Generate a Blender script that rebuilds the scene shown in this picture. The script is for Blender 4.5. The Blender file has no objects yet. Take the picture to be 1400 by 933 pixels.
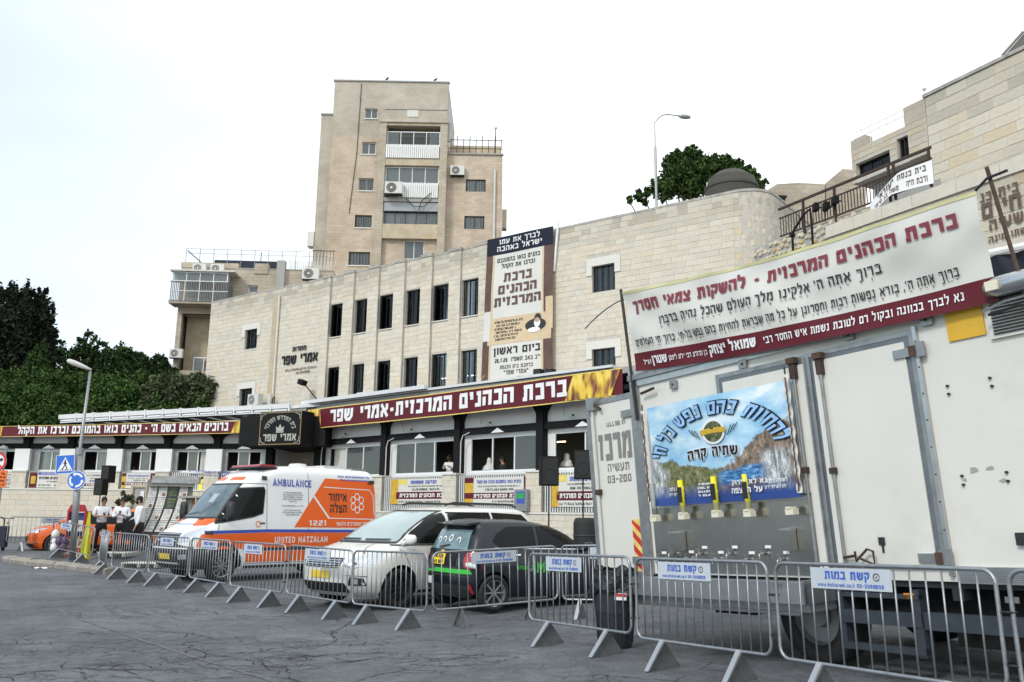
import bpy, bmesh, math, random
import numpy as np
from mathutils import Vector, Matrix
random.seed(7); np.random.seed(7)
SC = bpy.context.scene
COL = SC.collection
R = math.radians
# ---------------------------------------------------------------- camera
FPX, PITCH, ROLL, EYE = 1175.0, math.atan(240/1175.0), math.atan(75/5750.0), 1.58
_f = Vector((0, math.cos(PITCH), math.sin(PITCH)))
_u0 = Vector((1, 0, 0)).cross(_f)
_r = math.cos(ROLL)*Vector((1, 0, 0)) + math.sin(ROLL)*_u0
_u = -math.sin(ROLL)*Vector((1, 0, 0)) + math.cos(ROLL)*_u0
CAM = Vector((0, 0, EYE))
cd = bpy.data.cameras.new('camera'); cam = bpy.data.objects.new('camera', cd); COL.objects.link(cam)
cd.sensor_width = 36; cd.lens = 36*FPX/1400; cd.clip_end = 3000; cd.clip_start = .1
cam.matrix_world = Matrix((( _r.x, _u.x, -_f.x, 0), (_r.y, _u.y, -_f.y, 0), (_r.z, _u.z, -_f.z, EYE), (0, 0, 0, 1)))
SC.camera = cam
# ---------------------------------------------------------------- light
SUN_EL, SUN_AZ = R(38), R(218)          # azimuth clockwise from +Y
w = bpy.data.worlds.new('World'); SC.world = w; w.use_nodes = True
nt = w.node_tree; nt.nodes.clear()
sky = nt.nodes.new('ShaderNodeTexSky'); sky.sky_type = 'NISHITA'; sky.sun_disc = False
sky.sun_elevation = SUN_EL; sky.sun_rotation = SUN_AZ; sky.air_density = 1.0; sky.dust_density = .6; sky.ozone_density = 1.0
tc = nt.nodes.new('ShaderNodeTexCoord')
mp = nt.nodes.new('ShaderNodeMapping'); mp.inputs['Scale'].default_value = (1, 1, 2.6)
nz = nt.nodes.new('ShaderNodeTexNoise'); nz.inputs['Scale'].default_value = 1.5; nz.inputs['Detail'].default_value = 4; nz.inputs['Roughness'].default_value = .5
cr = nt.nodes.new('ShaderNodeValToRGB'); cr.color_ramp.elements[0].position = .30; cr.color_ramp.elements[1].position = .62
cr.color_ramp.elements[0].color = (.72, .72, .72, 1)
sx = nt.nodes.new('ShaderNodeSeparateXYZ'); mr = nt.nodes.new('ShaderNodeMapRange'); mr.inputs['From Min'].default_value = -.9; mr.inputs['From Max'].default_value = .1; mr.inputs['To Min'].default_value = .32; mr.inputs['To Max'].default_value = 1.0
mm = nt.nodes.new('ShaderNodeMath'); mm.operation = 'MULTIPLY'
mx = nt.nodes.new('ShaderNodeMixRGB'); mx.inputs[2].default_value = (12.9, 13.5, 13.5, 1)
bg = nt.nodes.new('ShaderNodeBackground'); bg.inputs['Strength'].default_value = .092
out = nt.nodes.new('ShaderNodeOutputWorld')
L = nt.links.new
L(tc.outputs['Generated'], mp.inputs[0]); L(mp.outputs[0], nz.inputs['Vector']); L(nz.outputs[0], cr.inputs[0])
L(tc.outputs['Generated'], sx.inputs[0]); L(sx.outputs[0], mr.inputs[0]); L(cr.outputs[0], mm.inputs[0]); L(mr.outputs[0], mm.inputs[1]); L(mm.outputs[0], mx.inputs[0]); sm = nt.nodes.new('ShaderNodeMixRGB'); sm.blend_type = 'MULTIPLY'; sm.inputs[0].default_value = 1; sm.inputs[2].default_value = (1.35, 1.6, 1.6, 1); L(sky.outputs[0], sm.inputs[1]); L(sm.outputs[0], mx.inputs[1]); L(mx.outputs[0], bg.inputs[0]); L(bg.outputs[0], out.inputs[0])
sl = bpy.data.lights.new('sun', 'SUN'); sl.energy = 1.5; sl.angle = R(10); sl.color = (1, .95, .88)
so = bpy.data.objects.new('sun', sl); COL.objects.link(so)
_sd = Vector((math.sin(SUN_AZ)*math.cos(SUN_EL), math.cos(SUN_AZ)*math.cos(SUN_EL), math.sin(SUN_EL)))
so.rotation_euler = _sd.to_track_quat('Z', 'Y').to_euler()
SC.view_settings.view_transform = 'Standard'; SC.view_settings.look = 'None'
SC.view_settings.exposure = .25; SC.view_settings.gamma = 1
# ---------------------------------------------------------------- helpers
def ray(x, y): return _f + _r*((x-700)/FPX) - _u*((y-466.5)/FPX)
def at(x, y, Y):
    d = ray(x, y); return CAM + d*(Y/d.y)
_GX = [-60, -25, -16, -11, -8, -3, -1, .5, 2.3, 3.5, 6, 10, 20, 60]
_GZ = [.0, .0, .0, -.04, -.09, -.08, -.04, .05, .11, .18, .36, .62, 1.1, 1.6]
def smooth(a, b, x):
    t = min(1, max(0, (x-a)/(b-a))); return t*t*(3-2*t)
def G(x, y=20):
    z = float(np.interp(x, _GX, _GZ))
    z = (z + float(np.interp(x-.7, _GX, _GZ)) + float(np.interp(x+.7, _GX, _GZ)))/3
    return z + .05*smooth(14.3, 15.8, y)*smooth(1, -1, x)*0 + .05*smooth(14.4, 15.9, y)*(1-smooth(-1, 1, x)) + .24*smooth(26.2, 28.6, y)*smooth(-3, -9, x)
class Frame:
    """local x to the right along a surface, y away from the street, z up"""
    def __init__(s, o, ex, ez=(0, 0, 1)):
        s.o = Vector(o); s.ex = Vector(ex).normalized(); ez = Vector(ez)
        s.ey = ez.cross(s.ex).normalized(); s.ez = s.ex.cross(s.ey).normalized()
        s.m = Matrix(((s.ex.x, s.ey.x, s.ez.x, s.o.x), (s.ex.y, s.ey.y, s.ez.y, s.o.y), (s.ex.z, s.ey.z, s.ez.z, s.o.z), (0, 0, 0, 1)))
    def loc(s, px, py, off=0):
        d = ray(px, py); o = s.o + s.ey*off; t = (o-CAM).dot(s.ey)/d.dot(s.ey); P = CAM + d*t - s.o
        return P.dot(s.ex), P.dot(s.ez)
    def rect(s, x0, y0, x1, y1, off=0):
        a = s.loc(x0, y0, off); b = s.loc(x1, y1, off); return a[0], b[0], b[1], a[1]   # x0,x1,z0,z1
    def W(s, x, y, z): return s.o + s.ex*x + s.ey*y + s.ez*z
    def sub(s, x, y, z, rz=0): 
        e = s.ex*math.cos(rz)+s.ey*math.sin(rz); return Frame(s.W(x, y, z), e, s.ez)
def tag(o, label=None, cat=None, group=None, kind=None):
    if label: o['label'] = label
    if cat: o['category'] = cat
    if group: o['group'] = group
    if kind: o['kind'] = kind
    return o
def empty(name, m=None, label=None, cat=None, group=None):
    o = bpy.data.objects.new(name, None); COL.objects.link(o); o.empty_display_size = .3
    if m is not None:
        if isinstance(m, Frame): o.matrix_world = m.m
        elif isinstance(m, Matrix): o.matrix_world = m
        else: o.location = m
    return tag(o, label, cat, group)
KIDS = {}
def child(o, parent):
    if parent is not None:
        o.parent = parent; KIDS.setdefault(parent.name, []).append(o)
    return o
def link_mesh(name, me, parent=None, loc=None, scale=None, rot=None):
    o = bpy.data.objects.new(name, me); COL.objects.link(o)
    if loc is not None: o.location = loc
    if scale is not None: o.scale = scale
    if rot is not None: o.rotation_euler = rot
    return child(o, parent)
def copy_tree(o, parent=None, lvl=0):
    c = o.copy(); COL.objects.link(c)
    if parent is not None: child(c, parent)
    for k in KIDS.get(o.name, []): copy_tree(k, c, lvl+1)
    return c
# ---------------------------------------------------------------- materials
MATS = {}; TINTED = {'stone', 'rubble'}
def mat(name, col, rough=.6, metal=0, tint=False, noise=None, bump=None, coat=0, spec=.5, emit=None, dirt=None, tex='Object', alpha=None, stain=None):
    """noise=(scale, amount); bump=(scale, strength, distance); dirt=(scale, amount, colour); stain=vertical streaks"""
    m = bpy.data.materials.new(name); m.use_nodes = True; MATS[name] = m
    n = m.node_tree.nodes; l = m.node_tree.links.new; p = n['Principled BSDF']
    p.inputs['Base Color'].default_value = (*col, 1); p.inputs['Roughness'].default_value = rough; p.inputs['Metallic'].default_value = metal
    p.inputs['Coat Weight'].default_value = coat; p.inputs['Specular IOR Level'].default_value = spec
    if emit: p.inputs['Emission Color'].default_value = (*emit[:3], 1); p.inputs['Emission Strength'].default_value = emit[3]
    t = n.new('ShaderNodeTexCoord'); vec = t.outputs[tex]; cur = None
    def mul(a, b, mode='MULTIPLY', f=1):
        x = n.new('ShaderNodeMixRGB'); x.blend_type = mode; x.inputs[0].default_value = f
        for i, v in ((1, a), (2, b)):
            if hasattr(v, 'links'): l(v, x.inputs[i])
            else: x.inputs[i].default_value = v
        return x
    if tint:
        a = n.new('ShaderNodeAttribute'); a.attribute_name = 'tint'; cur = mul((*col, 1), a.outputs['Color']).outputs[0]
    if noise:
        z = n.new('ShaderNodeTexNoise'); z.inputs['Scale'].default_value = noise[0]; z.inputs['Detail'].default_value = 6; z.inputs['Roughness'].default_value = .65; l(vec, z.inputs['Vector'])
        r = n.new('ShaderNodeMapRange'); r.inputs['From Min'].default_value = .25; r.inputs['From Max'].default_value = .75
        r.inputs['To Min'].default_value = 1-noise[1]; r.inputs['To Max'].default_value = 1+noise[1]*.7; l(z.outputs[0], r.inputs[0])
        c2 = n.new('ShaderNodeCombineColor'); [l(r.outputs[0], c2.inputs[i]) for i in range(3)]
        cur = mul(cur if cur is not None else (*col, 1), c2.outputs[0]).outputs[0]
    if dirt:
        z = n.new('ShaderNodeTexNoise'); z.inputs['Scale'].default_value = dirt[0]; z.inputs['Detail'].default_value = 8; z.inputs['Roughness'].default_value = .7
        if stain:
            mm = n.new('ShaderNodeMapping'); mm.inputs['Scale'].default_value = stain; l(vec, mm.inputs[0]); l(mm.outputs[0], z.inputs['Vector'])
        else: l(vec, z.inputs['Vector'])
        r = n.new('ShaderNodeValToRGB'); r.color_ramp.elements[0].position = .52; r.color_ramp.elements[1].position = .72
        l(z.outputs[0], r.inputs[0])
        x = mul(cur if cur is not None else (*col, 1), (*dirt[2], 1), 'MIX')
        mm = n.new('ShaderNodeMath'); mm.operation = 'MULTIPLY'; mm.inputs[1].default_value = dirt[1]; l(r.outputs[0], mm.inputs[0]); l(mm.outputs[0], x.inputs[0]); cur = x.outputs[0]
    if cur is not None: l(cur, p.inputs['Base Color'])
    if bump:
        z = n.new('ShaderNodeTexNoise'); z.inputs['Scale'].default_value = bump[0]; z.inputs['Detail'].default_value = 5; l(vec, z.inputs['Vector'])
        b = n.new('ShaderNodeBump'); b.inputs['Strength'].default_value = bump[1]; b.inputs['Distance'].default_value = bump[2] if len(bump) > 2 else .01
        l(z.outputs[0], b.inputs['Height']); l(b.outputs[0], p.inputs['Normal'])
    return m
def glass(name, col=(.8, .9, .92), refl=1.45, rough=.02, body=.25, bodycol=(.02, .03, .03)):
    """tinted pane: fresnel reflection over a partly clear, partly tinted body"""
    m = bpy.data.materials.new(name); m.use_nodes = True; n = m.node_tree.nodes; l = m.node_tree.links.new; n.clear()
    o = n.new('ShaderNodeOutputMaterial'); tr = n.new('ShaderNodeBsdfTransparent'); tr.inputs[0].default_value = (*col, 1)
    gl = n.new('ShaderNodeBsdfGlossy'); gl.inputs['Roughness'].default_value = rough; di = n.new('ShaderNodeBsdfDiffuse'); di.inputs[0].default_value = (*bodycol, 1)
    m1 = n.new('ShaderNodeMixShader'); m1.inputs[0].default_value = body; l(tr.outputs[0], m1.inputs[1]); l(di.outputs[0], m1.inputs[2])
    fr = n.new('ShaderNodeFresnel'); fr.inputs[0].default_value = refl; m2 = n.new('ShaderNodeMixShader')
    l(fr.outputs[0], m2.inputs[0]); l(m1.outputs[0], m2.inputs[1]); l(gl.outputs[0], m2.inputs[2]); l(m2.outputs[0], o.inputs[0]); MATS[name] = m
    return m
# ---------------------------------------------------------------- mesh builder
class MB:
    def __init__(s): s.v = []; s.f = []; s.t = []
    def add(s, vs, fs, tint=None):
        b = len(s.v); s.v += [tuple(v) for v in vs]; s.f += [tuple(i+b for i in f) for f in fs]; s.t += [tint or (1, 1, 1)]*len(vs); return s
    def box(s, x0, x1, y0, y1, z0, z1, tint=None, M=None):
        vs = [(x, y, z) for x in (x0, x1) for y in (y0, y1) for z in (z0, z1)]
        if M is not None: vs = [M @ Vector(v) for v in vs]
        return s.add(vs, [(0, 1, 3, 2), (4, 6, 7, 5), (0, 4, 5, 1), (2, 3, 7, 6), (0, 2, 6, 4), (1, 5, 7, 3)], tint)
    def quad(s, a, b, c, d, tint=None): return s.add([a, b, c, d], [(0, 1, 2, 3)], tint)
    def beam(s, a, b, wx, wz, up=(0, 0, 1)):
        a = Vector(a); b = Vector(b); d = (b-a); ln = d.length; d.normalize(); up = Vector(up)
        sx = d.cross(up); sx = sx.normalized() if sx.length > 1e-4 else Vector((1, 0, 0)); sz = sx.cross(d)
        vs = [p+sx*i*wx/2+sz*j*wz/2 for p in (a, b) for i, j in ((-1, -1), (1, -1), (1, 1), (-1, 1))]
        return s.add(vs, [(3, 2, 1, 0), (4, 5, 6, 7), (0, 1, 5, 4), (1, 2, 6, 5), (2, 3, 7, 6), (3, 0, 4, 7)])
    def tube(s, pts, r, n=8, closed=False, caps=True):
        pts = [Vector(p) for p in pts]; N = len(pts); rr = r if isinstance(r, (list, tuple)) else [r]*N; base = len(s.v); prev = None
        for i, p in enumerate(pts):
            a = pts[i-1] if (i > 0 or closed) else p; b = pts[(i+1) % N] if (i < N-1 or closed) else p; d = (b-a)
            d = d.normalized() if d.length > 1e-9 else Vector((0, 0, 1))
            if prev is None: q = d.orthogonal().normalized()
            else: q = prev - d*prev.dot(d); q = q.normalized() if q.length > 1e-6 else d.orthogonal().normalized()
            prev = q; k = d.cross(q)
            for j in range(n):
                t = 2*math.pi*j/n; s.v.append(tuple(p+(q*math.cos(t)+k*math.sin(t))*rr[i])); s.t.append((1, 1, 1))
        for i in range(N if closed else N-1):
            for j in range(n):
                a = base+i*n+j; b = base+i*n+(j+1) % n; c = base+((i+1) % N)*n+(j+1) % n; d = base+((i+1) % N)*n+j; s.f.append((a, b, c, d))
        if caps and not closed:
            s.f.append(tuple(base+j for j in range(n))[::-1]); s.f.append(tuple(base+(N-1)*n+j for j in range(n)))
        return s
    def cyl(s, a, b, r0, r1=None, n=12): return s.tube([a, b], [r0, r0 if r1 is None else r1], n)
    def lathe(s, prof, n=24, M=None, a0=0, a1=2*math.pi):
        """profile of (radius, height) about local z"""
        base = len(s.v); full = abs(a1-a0-2*math.pi) < 1e-6; m = n if full else n+1
        for r_, h in prof:
            for j in range(m):
                t = a0+(a1-a0)*j/n; p = Vector((r_*math.cos(t), r_*math.sin(t), h)); s.v.append(tuple(M @ p if M is not None else p)); s.t.append((1, 1, 1))
        for i in range(len(prof)-1):
            for j in range(n):
                a = base+i*m+j; b = base+i*m+(j+1) % m; s.f.append((a, b, b+m, a+m))
        return s
    def prism(s, poly, y0, y1, M=None, tint=None):
        """polygon in local x,z extruded along y"""
        n = len(poly); vs = [(x, y0, z) for x, z in poly]+[(x, y1, z) for x, z in poly]
        if M is not None: vs = [M @ Vector(v) for v in vs]
        return s.add(vs, [tuple(range(n)), tuple(range(2*n-1, n-1, -1))]+[((i+1) % n, i, i+n, (i+1) % n+n) for i in range(n)], tint)
    def grid(s, fn, nu, nv, tint=None):
        vs = [fn(i/nu, j/nv) for i in range(nu+1) for j in range(nv+1)]
        return s.add(vs, [(i*(nv+1)+j, (i+1)*(nv+1)+j, (i+1)*(nv+1)+j+1, i*(nv+1)+j+1) for i in range(nu) for j in range(nv)], tint)
    def mesh(s, name, m, smooth_=False, tint=False):
        me = bpy.data.meshes.new(name); me.from_pydata(s.v, [], s.f); me.materials.append(m if not isinstance(m, str) else MATS[m])
        if smooth_: me.polygons.foreach_set('use_smooth', [True]*len(me.polygons))
        if tint or (m if isinstance(m, str) else m.name) in TINTED:
            at_ = me.attributes.new('tint', 'FLOAT_COLOR', 'POINT'); a = np.ones((len(s.v), 4), np.float32); a[:, :3] = s.t; at_.data.foreach_set('color', a.ravel())
        me.update(); return me
    def out(s, name, m, parent=None, smooth_=False, label=None, cat=None, group=None, kind=None, m4=None, tint=False):
        mk = getattr(s, 'marks', [])
        if len(mk) > 1 and name in ('lettering', 'wall_lettering', 'small_print'):     # one part per printed line
            mk = mk+[len(s.v)]; first = None
            for a, b in zip(mk, mk[1:]):
                if b <= a: continue
                q = MB(); q.v = s.v[a:b]; q.t = s.t[a:b]; q.f = [tuple(i-a for i in f) for f in s.f if a <= f[0] < b]; o = q.out(name, m, parent); first = first or o
            return first
        o = link_mesh(name, s.mesh(name, m, smooth_, tint), parent)
        if m4 is not None: o.matrix_world = m4.m if isinstance(m4, Frame) else m4
        return tag(o, label, cat, group, kind)
def autosmooth(o, deg=40):
    me = o.data; me.polygons.foreach_set('use_smooth', [True]*len(me.polygons))
    try: me.set_sharp_from_angle(angle=R(deg))
    except Exception: pass
    return o
# ---------------------------------------------------------------- lettering (own block alphabet)
T, Bm = .9, .1
GL = {
'א': (.82, [[(.1, 1), (.74, 0)], [(.7, 1), (.68, .66), (.5, .5)], [(.13, 0), (.15, .36), (.34, .56)]]),
'ב': (.76, [[(.08, T), (.58, T), (.58, Bm)], [(0, Bm), (.76, Bm)]]),
'ג': (.52, [[(.08, T), (.34, T), (.36, .4), (.44, 0)], [(.36, .42), (.08, .04)]]),
'ד': (.7, [[(0, T), (.7, T)], [(.54, T), (.54, 0)]]),
'ה': (.76, [[(0, T), (.64, T), (.64, 0)], [(.12, .6), (.12, 0)]]),
'ו': (.34, [[(.04, T), (.22, T), (.22, 0)]]),
'ז': (.42, [[(0, T), (.42, T)], [(.26, T), (.2, 0)]]),
'ח': (.76, [[(.12, 0), (.12, T), (.64, T), (.64, 0)]]),
'ט': (.76, [[(.12, 1), (.12, Bm), (.64, Bm), (.64, T), (.42, T)]]),
'י': (.34, [[(.04, T), (.22, T), (.22, .5)]]),
'כ': (.68, [[(.04, T), (.56, T), (.56, Bm), (.04, Bm)]]),
'ך': (.66, [[(0, T), (.54, T), (.54, -.3)]]),
'ל': (.66, [[(.1, 1.32), (.1, T), (.54, T), (.54, .55), (.3, 0)]]),
'מ': (.8, [[(.12, 1), (.22, .7), (.08, 0)], [(.2, .68), (.42, T), (.68, T), (.68, Bm), (.4, Bm)]]),
'ם': (.74, [[(.04, T), (.62, T), (.62, Bm), (.12, Bm), (.12, T)]]),
'נ': (.5, [[(.14, T), (.38, T), (.38, Bm), (0, Bm)]]),
'ן': (.34, [[(.04, T), (.22, T), (.22, -.3)]]),
'ס': (.76, [[(.02, T), (.64, T), (.64, .35), (.48, Bm), (.3, Bm), (.12, .35), (.12, T)]]),
'ע': (.76, [[(.12, 1), (.16, .5), (.42, .22)], [(.66, 1), (.62, .4), (.44, .14), (0, .03)]]),
'פ': (.74, [[(.32, .5), (.12, .5), (.12, T), (.62, T), (.62, Bm), (.05, Bm)]]),
'ף': (.74, [[(.32, .5), (.12, .5), (.12, T), (.62, T), (.62, -.3)]]),
'צ': (.72, [[(.1, 1), (.2, .66), (.62, .14)], [(.62, 1), (.58, .66), (.4, .5)], [(0, Bm), (.68, Bm)]]),
'ץ': (.68, [[(.1, 1), (.14, .6), (.32, .42), (.32, -.3)], [(.6, 1), (.56, .62), (.32, .42)]]),
'ק': (.72, [[(0, T), (.62, T), (.58, .5), (.4, .14)], [(.12, .55), (.12, -.3)]]),
'ר': (.66, [[(0, T), (.54, T), (.54, 0)]]),
'ש': (.96, [[(.12, 1), (.14, .3), (.3, Bm), (.62, Bm), (.82, .35), (.84, 1)], [(.48, 1), (.46, .52), (.2, .34)]]),
'ת': (.82, [[(.06, T), (.68, T), (.68, 0)], [(.22, T), (.22, Bm), (0, Bm)]]),
'-': (.5, [[(.08, .5), (.44, .5)]]), '־': (.5, [[(.08, T), (.44, T)]]), "'": (.2, [[(.12, 1.05), (.06, .72)]]), '"': (.36, [[(.1, 1.05), (.06, .72)], [(.28, 1.05), (.24, .72)]]),
',': (.22, [[(.12, .14), (.06, -.16)]]), '.': (.22, [[(.1, 0), (.1, .18)]]), ':': (.22, [[(.1, 0), (.1, .2)], [(.1, .5), (.1, .7)]]),
'0': (.66, [[(.12, .88), (.54, .88), (.54, .12), (.12, .12), (.12, .9)]]), '1': (.36, [[(.04, .8), (.22, .95), (.22, 0)]]),
'2': (.64, [[(.06, T), (.52, T), (.52, .55), (.12, .42), (.12, Bm), (.6, Bm)]]), '3': (.62, [[(.06, T), (.5, T), (.5, Bm), (.06, Bm)], [(.16, .5), (.5, .5)]]),
'4': (.66, [[(.46, 0), (.46, 1), (.08, .36), (.64, .36)]]), '5': (.62, [[(.56, T), (.12, T), (.12, .56), (.5, .56), (.5, Bm), (.06, Bm)]]),
'6': (.64, [[(.5, T), (.12, T), (.12, Bm), (.52, Bm), (.52, .52), (.16, .52)]]), '7': (.6, [[(.04, T), (.52, T), (.22, 0)]]),
'8': (.64, [[(.12, T), (.52, T), (.52, Bm), (.12, Bm), (.12, T)], [(.14, .5), (.5, .5)]]), '9': (.64, [[(.5, .46), (.12, .46), (.12, T), (.52, T), (.52, Bm), (.14, Bm)]]),
' ': (.42, [])}
def _latin():
    A = dict(A=(.8, [[(.08, 0), (.4, 1), (.72, 0)], [(.2, .32), (.6, .32)]]), M=(.95, [[(.1, 0), (.1, 1), (.47, .3), (.85, 1), (.85, 0)]]), B=(.7, [[(.12, 0), (.12, T), (.5, T), (.54, .72), (.44, .52), (.58, .3), (.52, Bm), (.12, Bm)], [(.14, .52), (.44, .52)]]),
     U=(.78, [[(.12, 1), (.12, .2), (.28, Bm), (.5, Bm), (.66, .2), (.66, 1)]]), L=(.6, [[(.12, 1), (.12, Bm), (.56, Bm)]]), N=(.8, [[(.12, 0), (.12, 1), (.68, 0), (.68, 1)]]), C=(.72, [[(.66, .8), (.5, T), (.25, T), (.12, .7), (.12, .3), (.25, Bm), (.5, Bm), (.66, .2)]]),
     E=(.64, [[(.58, T), (.12, T), (.12, Bm), (.58, Bm)], [(.14, .5), (.5, .5)]]), I=(.26, [[(.13, 0), (.13, 1)]]), T=(.7, [[(.02, T), (.68, T)], [(.35, T), (.35, 0)]]), D=(.76, [[(.12, 0), (.12, T), (.45, T), (.64, .68), (.64, .32), (.45, Bm), (.12, Bm)]]),
     H=(.78, [[(.12, 0), (.12, 1)], [(.66, 0), (.66, 1)], [(.12, .5), (.66, .5)]]), Z=(.7, [[(.06, T), (.6, T), (.1, Bm), (.64, Bm)]]), W=(1.0, [[(.06, 1), (.28, 0), (.5, .8), (.72, 0), (.94, 1)]]), G=(.76, [[(.66, .8), (.5, T), (.25, T), (.12, .7), (.12, .3), (.25, Bm), (.5, Bm), (.64, .2), (.64, .48), (.42, .48)]]), R=(.7, [[(.12, 0), (.12, T), (.5, T), (.56, .7), (.46, .48), (.14, .48)], [(.4, .48), (.62, 0)]]), Y=(.7, [[(.04, 1), (.35, .5), (.66, 1)], [(.35, .5), (.35, 0)]]))
    lo = dict(w=(.8, [[(.06, .7), (.22, 0), (.4, .6), (.58, 0), (.74, .7)]]), k=(.56, [[(.1, 1), (.1, 0)], [(.5, .7), (.14, .32), (.52, 0)]]), s=(.5, [[(.46, .62), (.12, .62), (.12, .38), (.42, .34), (.42, .08), (.06, .08)]]), t=(.4, [[(.18, .95), (.18, .08), (.36, .08)], [(.04, .62), (.36, .62)]]), i=(.22, [[(.11, 0), (.11, .7)], [(.11, .85), (.11, 1)]]),
     r=(.4, [[(.1, 0), (.1, .7)], [(.12, .5), (.36, .64)]]), a=(.56, [[(.08, .62), (.44, .62), (.44, 0)], [(.44, .36), (.1, .34), (.1, .08), (.44, .08)]]), e=(.56, [[(.1, .35), (.46, .35), (.46, .62), (.1, .62), (.1, .08), (.46, .08)]]), l=(.22, [[(.11, 0), (.11, 1)]]), c=(.5, [[(.46, .62), (.1, .62), (.1, .08), (.46, .08)]]), o=(.56, [[(.1, .62), (.46, .62), (.46, .08), (.1, .08), (.1, .64)]]))
    GL.update(A); GL.update(lo)
_latin()
def stroke(pts, w_):
    """thick polyline as mitred quads -> list of 4-point polygons"""
    P = [Vector((p[0], p[1])) for p in pts]; n = len(P); L_ = []; R_ = []
    for i in range(n):
        d0 = (P[i]-P[i-1]).normalized() if i > 0 else (P[1]-P[0]).normalized()
        d1 = (P[i+1]-P[i]).normalized() if i < n-1 else d0
        nn = Vector((-(d0.y+d1.y), d0.x+d1.x))
        if nn.length < 1e-3: nn = Vector((-d0.y, d0.x))
        nn.normalize(); k = max(.5, nn.dot(Vector((-d1.y, d1.x)))); L_.append(P[i]+nn*w_/2/k); R_.append(P[i]-nn*w_/2/k)
    return [(R_[i], R_[i+1], L_[i+1], L_[i]) for i in range(n-1)]
def text_polys(s, weight=.2, niqqud=False, sp=.16, rnd=None):
    """laid out left to right (Hebrew words already reversed); height of a letter is 1"""
    x = 0; out_ = []
    for ch in s:
        wd, st = GL.get(ch, (.42, []))
        for pl in st:
            for q in stroke(pl, weight): out_.append([(p.x+x, p.y) for p in q])
        if niqqud and 'א' <= ch <= 'ת':
            k = (ord(ch)*7+int(x*10)) % 5
            if k in (0, 1): out_.append([(x+.2, -.34), (x+.5, -.34), (x+.5, -.25), (x+.2, -.25)])
            if k in (1, 2): out_.append([(x+.3, -.5), (x+.4, -.5), (x+.4, -.25), (x+.3, -.25)])
            if k == 3: out_ += [[(x+.15+d, -.36), (x+.26+d, -.36), (x+.26+d, -.25), (x+.15+d, -.25)] for d in (0, .22)]
        x += wd+sp
    return out_, max(.01, x-sp)
def bidi(s):
    """visual order for a right-to-left line: reverse it, keep number/latin runs readable"""
    toks = []; cur = ''
    for ch in s:
        l = ch.isdigit() or ch.isascii() and ch.isalpha()
        if l and cur and (cur[-1].isdigit() or cur[-1].isascii() and cur[-1].isalpha()): cur += ch
        elif l: toks.append(cur); cur = ch
        else:
            if cur: toks.append(cur)
            cur = ch
    if cur: toks.append(cur)
    return ''.join(toks[::-1])
def put_text(mb, s, fn, x, z, h, width=None, align='c', weight=.2, rtl=True, niqqud=False, fnz=None, slant=0):
    """fn(u, v, d) -> 3D point; d is a tiny lift that differs between strokes"""
    mb.marks = getattr(mb, 'marks', [])+[len(mb.v)]; P, W_ = text_polys(bidi(s) if rtl else s, weight, niqqud)
    sx = (width/W_) if width else h*1.0
    tw = W_*sx; x0 = x-tw/2 if align == 'c' else (x if align == 'l' else x-tw)
    for i, q in enumerate(P):
        d = (i % 9)*.0006
        vs = [fn(x0+(a+slant*b)*sx, z+b*h, d) for a, b in q]; mb.add(vs, [(0, 1, 2, 3)])
    return tw
def scribble(mb, fn, x0, x1, z, h, weight=.22, seed=1, fill=1.0):
    """a line of print too small to read in the photograph"""
    mb.marks = getattr(mb, 'marks', [])+[len(mb.v)]; r = random.Random(seed); x = x0; i = 0
    while x < x1:
        wd = h*r.uniform(.35, .75)
        if r.random() < .17 or r.random() > fill: x += wd*.8; continue
        k = r.randrange(3); d = (i % 7)*.0006; i += 1; t = h*weight
        segs = [((x, z+h-t), (x+wd, z+h)), ((x+wd-t, z), (x+wd, z+h-t))] if k else [((x, z), (x+wd, z+t)), ((x, z+t), (x+t, z+h))]
        if k == 2: segs.append(((x, z), (x+t, z+h*.6)))
        for (a, b), (c, e) in segs: mb.add([fn(a, b, d), fn(c, b, d), fn(c, e, d), fn(a, e, d)], [(0, 1, 2, 3)])
        x += wd+h*.18
# ================================================================ materials
mat('stone', (.63, .58, .495), .85, tint=True, noise=(3.5, .11), bump=(11, .55, .015), dirt=(2.1, .3, (.34, .31, .27)))
mat('stone_back', (.52, .485, .43), .9, noise=(4, .2))
mat('stone_trim', (.68, .66, .61), .8, noise=(5, .07), bump=(20, .3))
mat('coping', (.42, .40, .37), .9, noise=(2, .3), dirt=(2.5, .8, (.12, .11, .10)), bump=(12, .5, .02))
mat('rubble', (.60, .54, .44), .9, tint=True, noise=(5, .25), bump=(8, .6, .03))
mat('plaster_warm', (.50, .42, .31), .9, noise=(1.5, .25), dirt=(1.2, .5, (.55, .36, .14)))
mat('plaster_dark', (.16, .15, .14), .9, noise=(2, .3))
mat('concrete', (.38, .37, .35), .9, noise=(2, .2), dirt=(2, .4, (.15, .14, .13)))
mat('white_paint', (.78, .78, .77), .5, noise=(2, .05), dirt=(3, .12, (.45, .44, .4)))
mat('white_frame', (.80, .81, .82), .35)
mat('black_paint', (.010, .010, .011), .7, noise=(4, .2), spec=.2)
mat('black_frame', (.009, .010, .011), .5, spec=.25)
mat('room_dark', (.07, .065, .06), .9); mat('room_wall', (.16, .15, .13), .9)
mat('curtain', (.62, .62, .58), .9, noise=(6, .1)); mat('shutter', (.60, .58, .53), .7, noise=(3, .08))
mat('iron', (.035, .032, .03), .5, .3); mat('rust_iron', (.065, .043, .035), .75, .2, noise=(20, .4))
mat('grey_metal', (.30, .31, .32), .45, .6, noise=(6, .12)); mat('galv', (.50, .51, .53), .33, .85, noise=(9, .16), bump=(60, .1))
mat('ac_white', (.62, .61, .58), .5, noise=(3, .1)); mat('ac_dark', (.06, .06, .06), .6)
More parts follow.
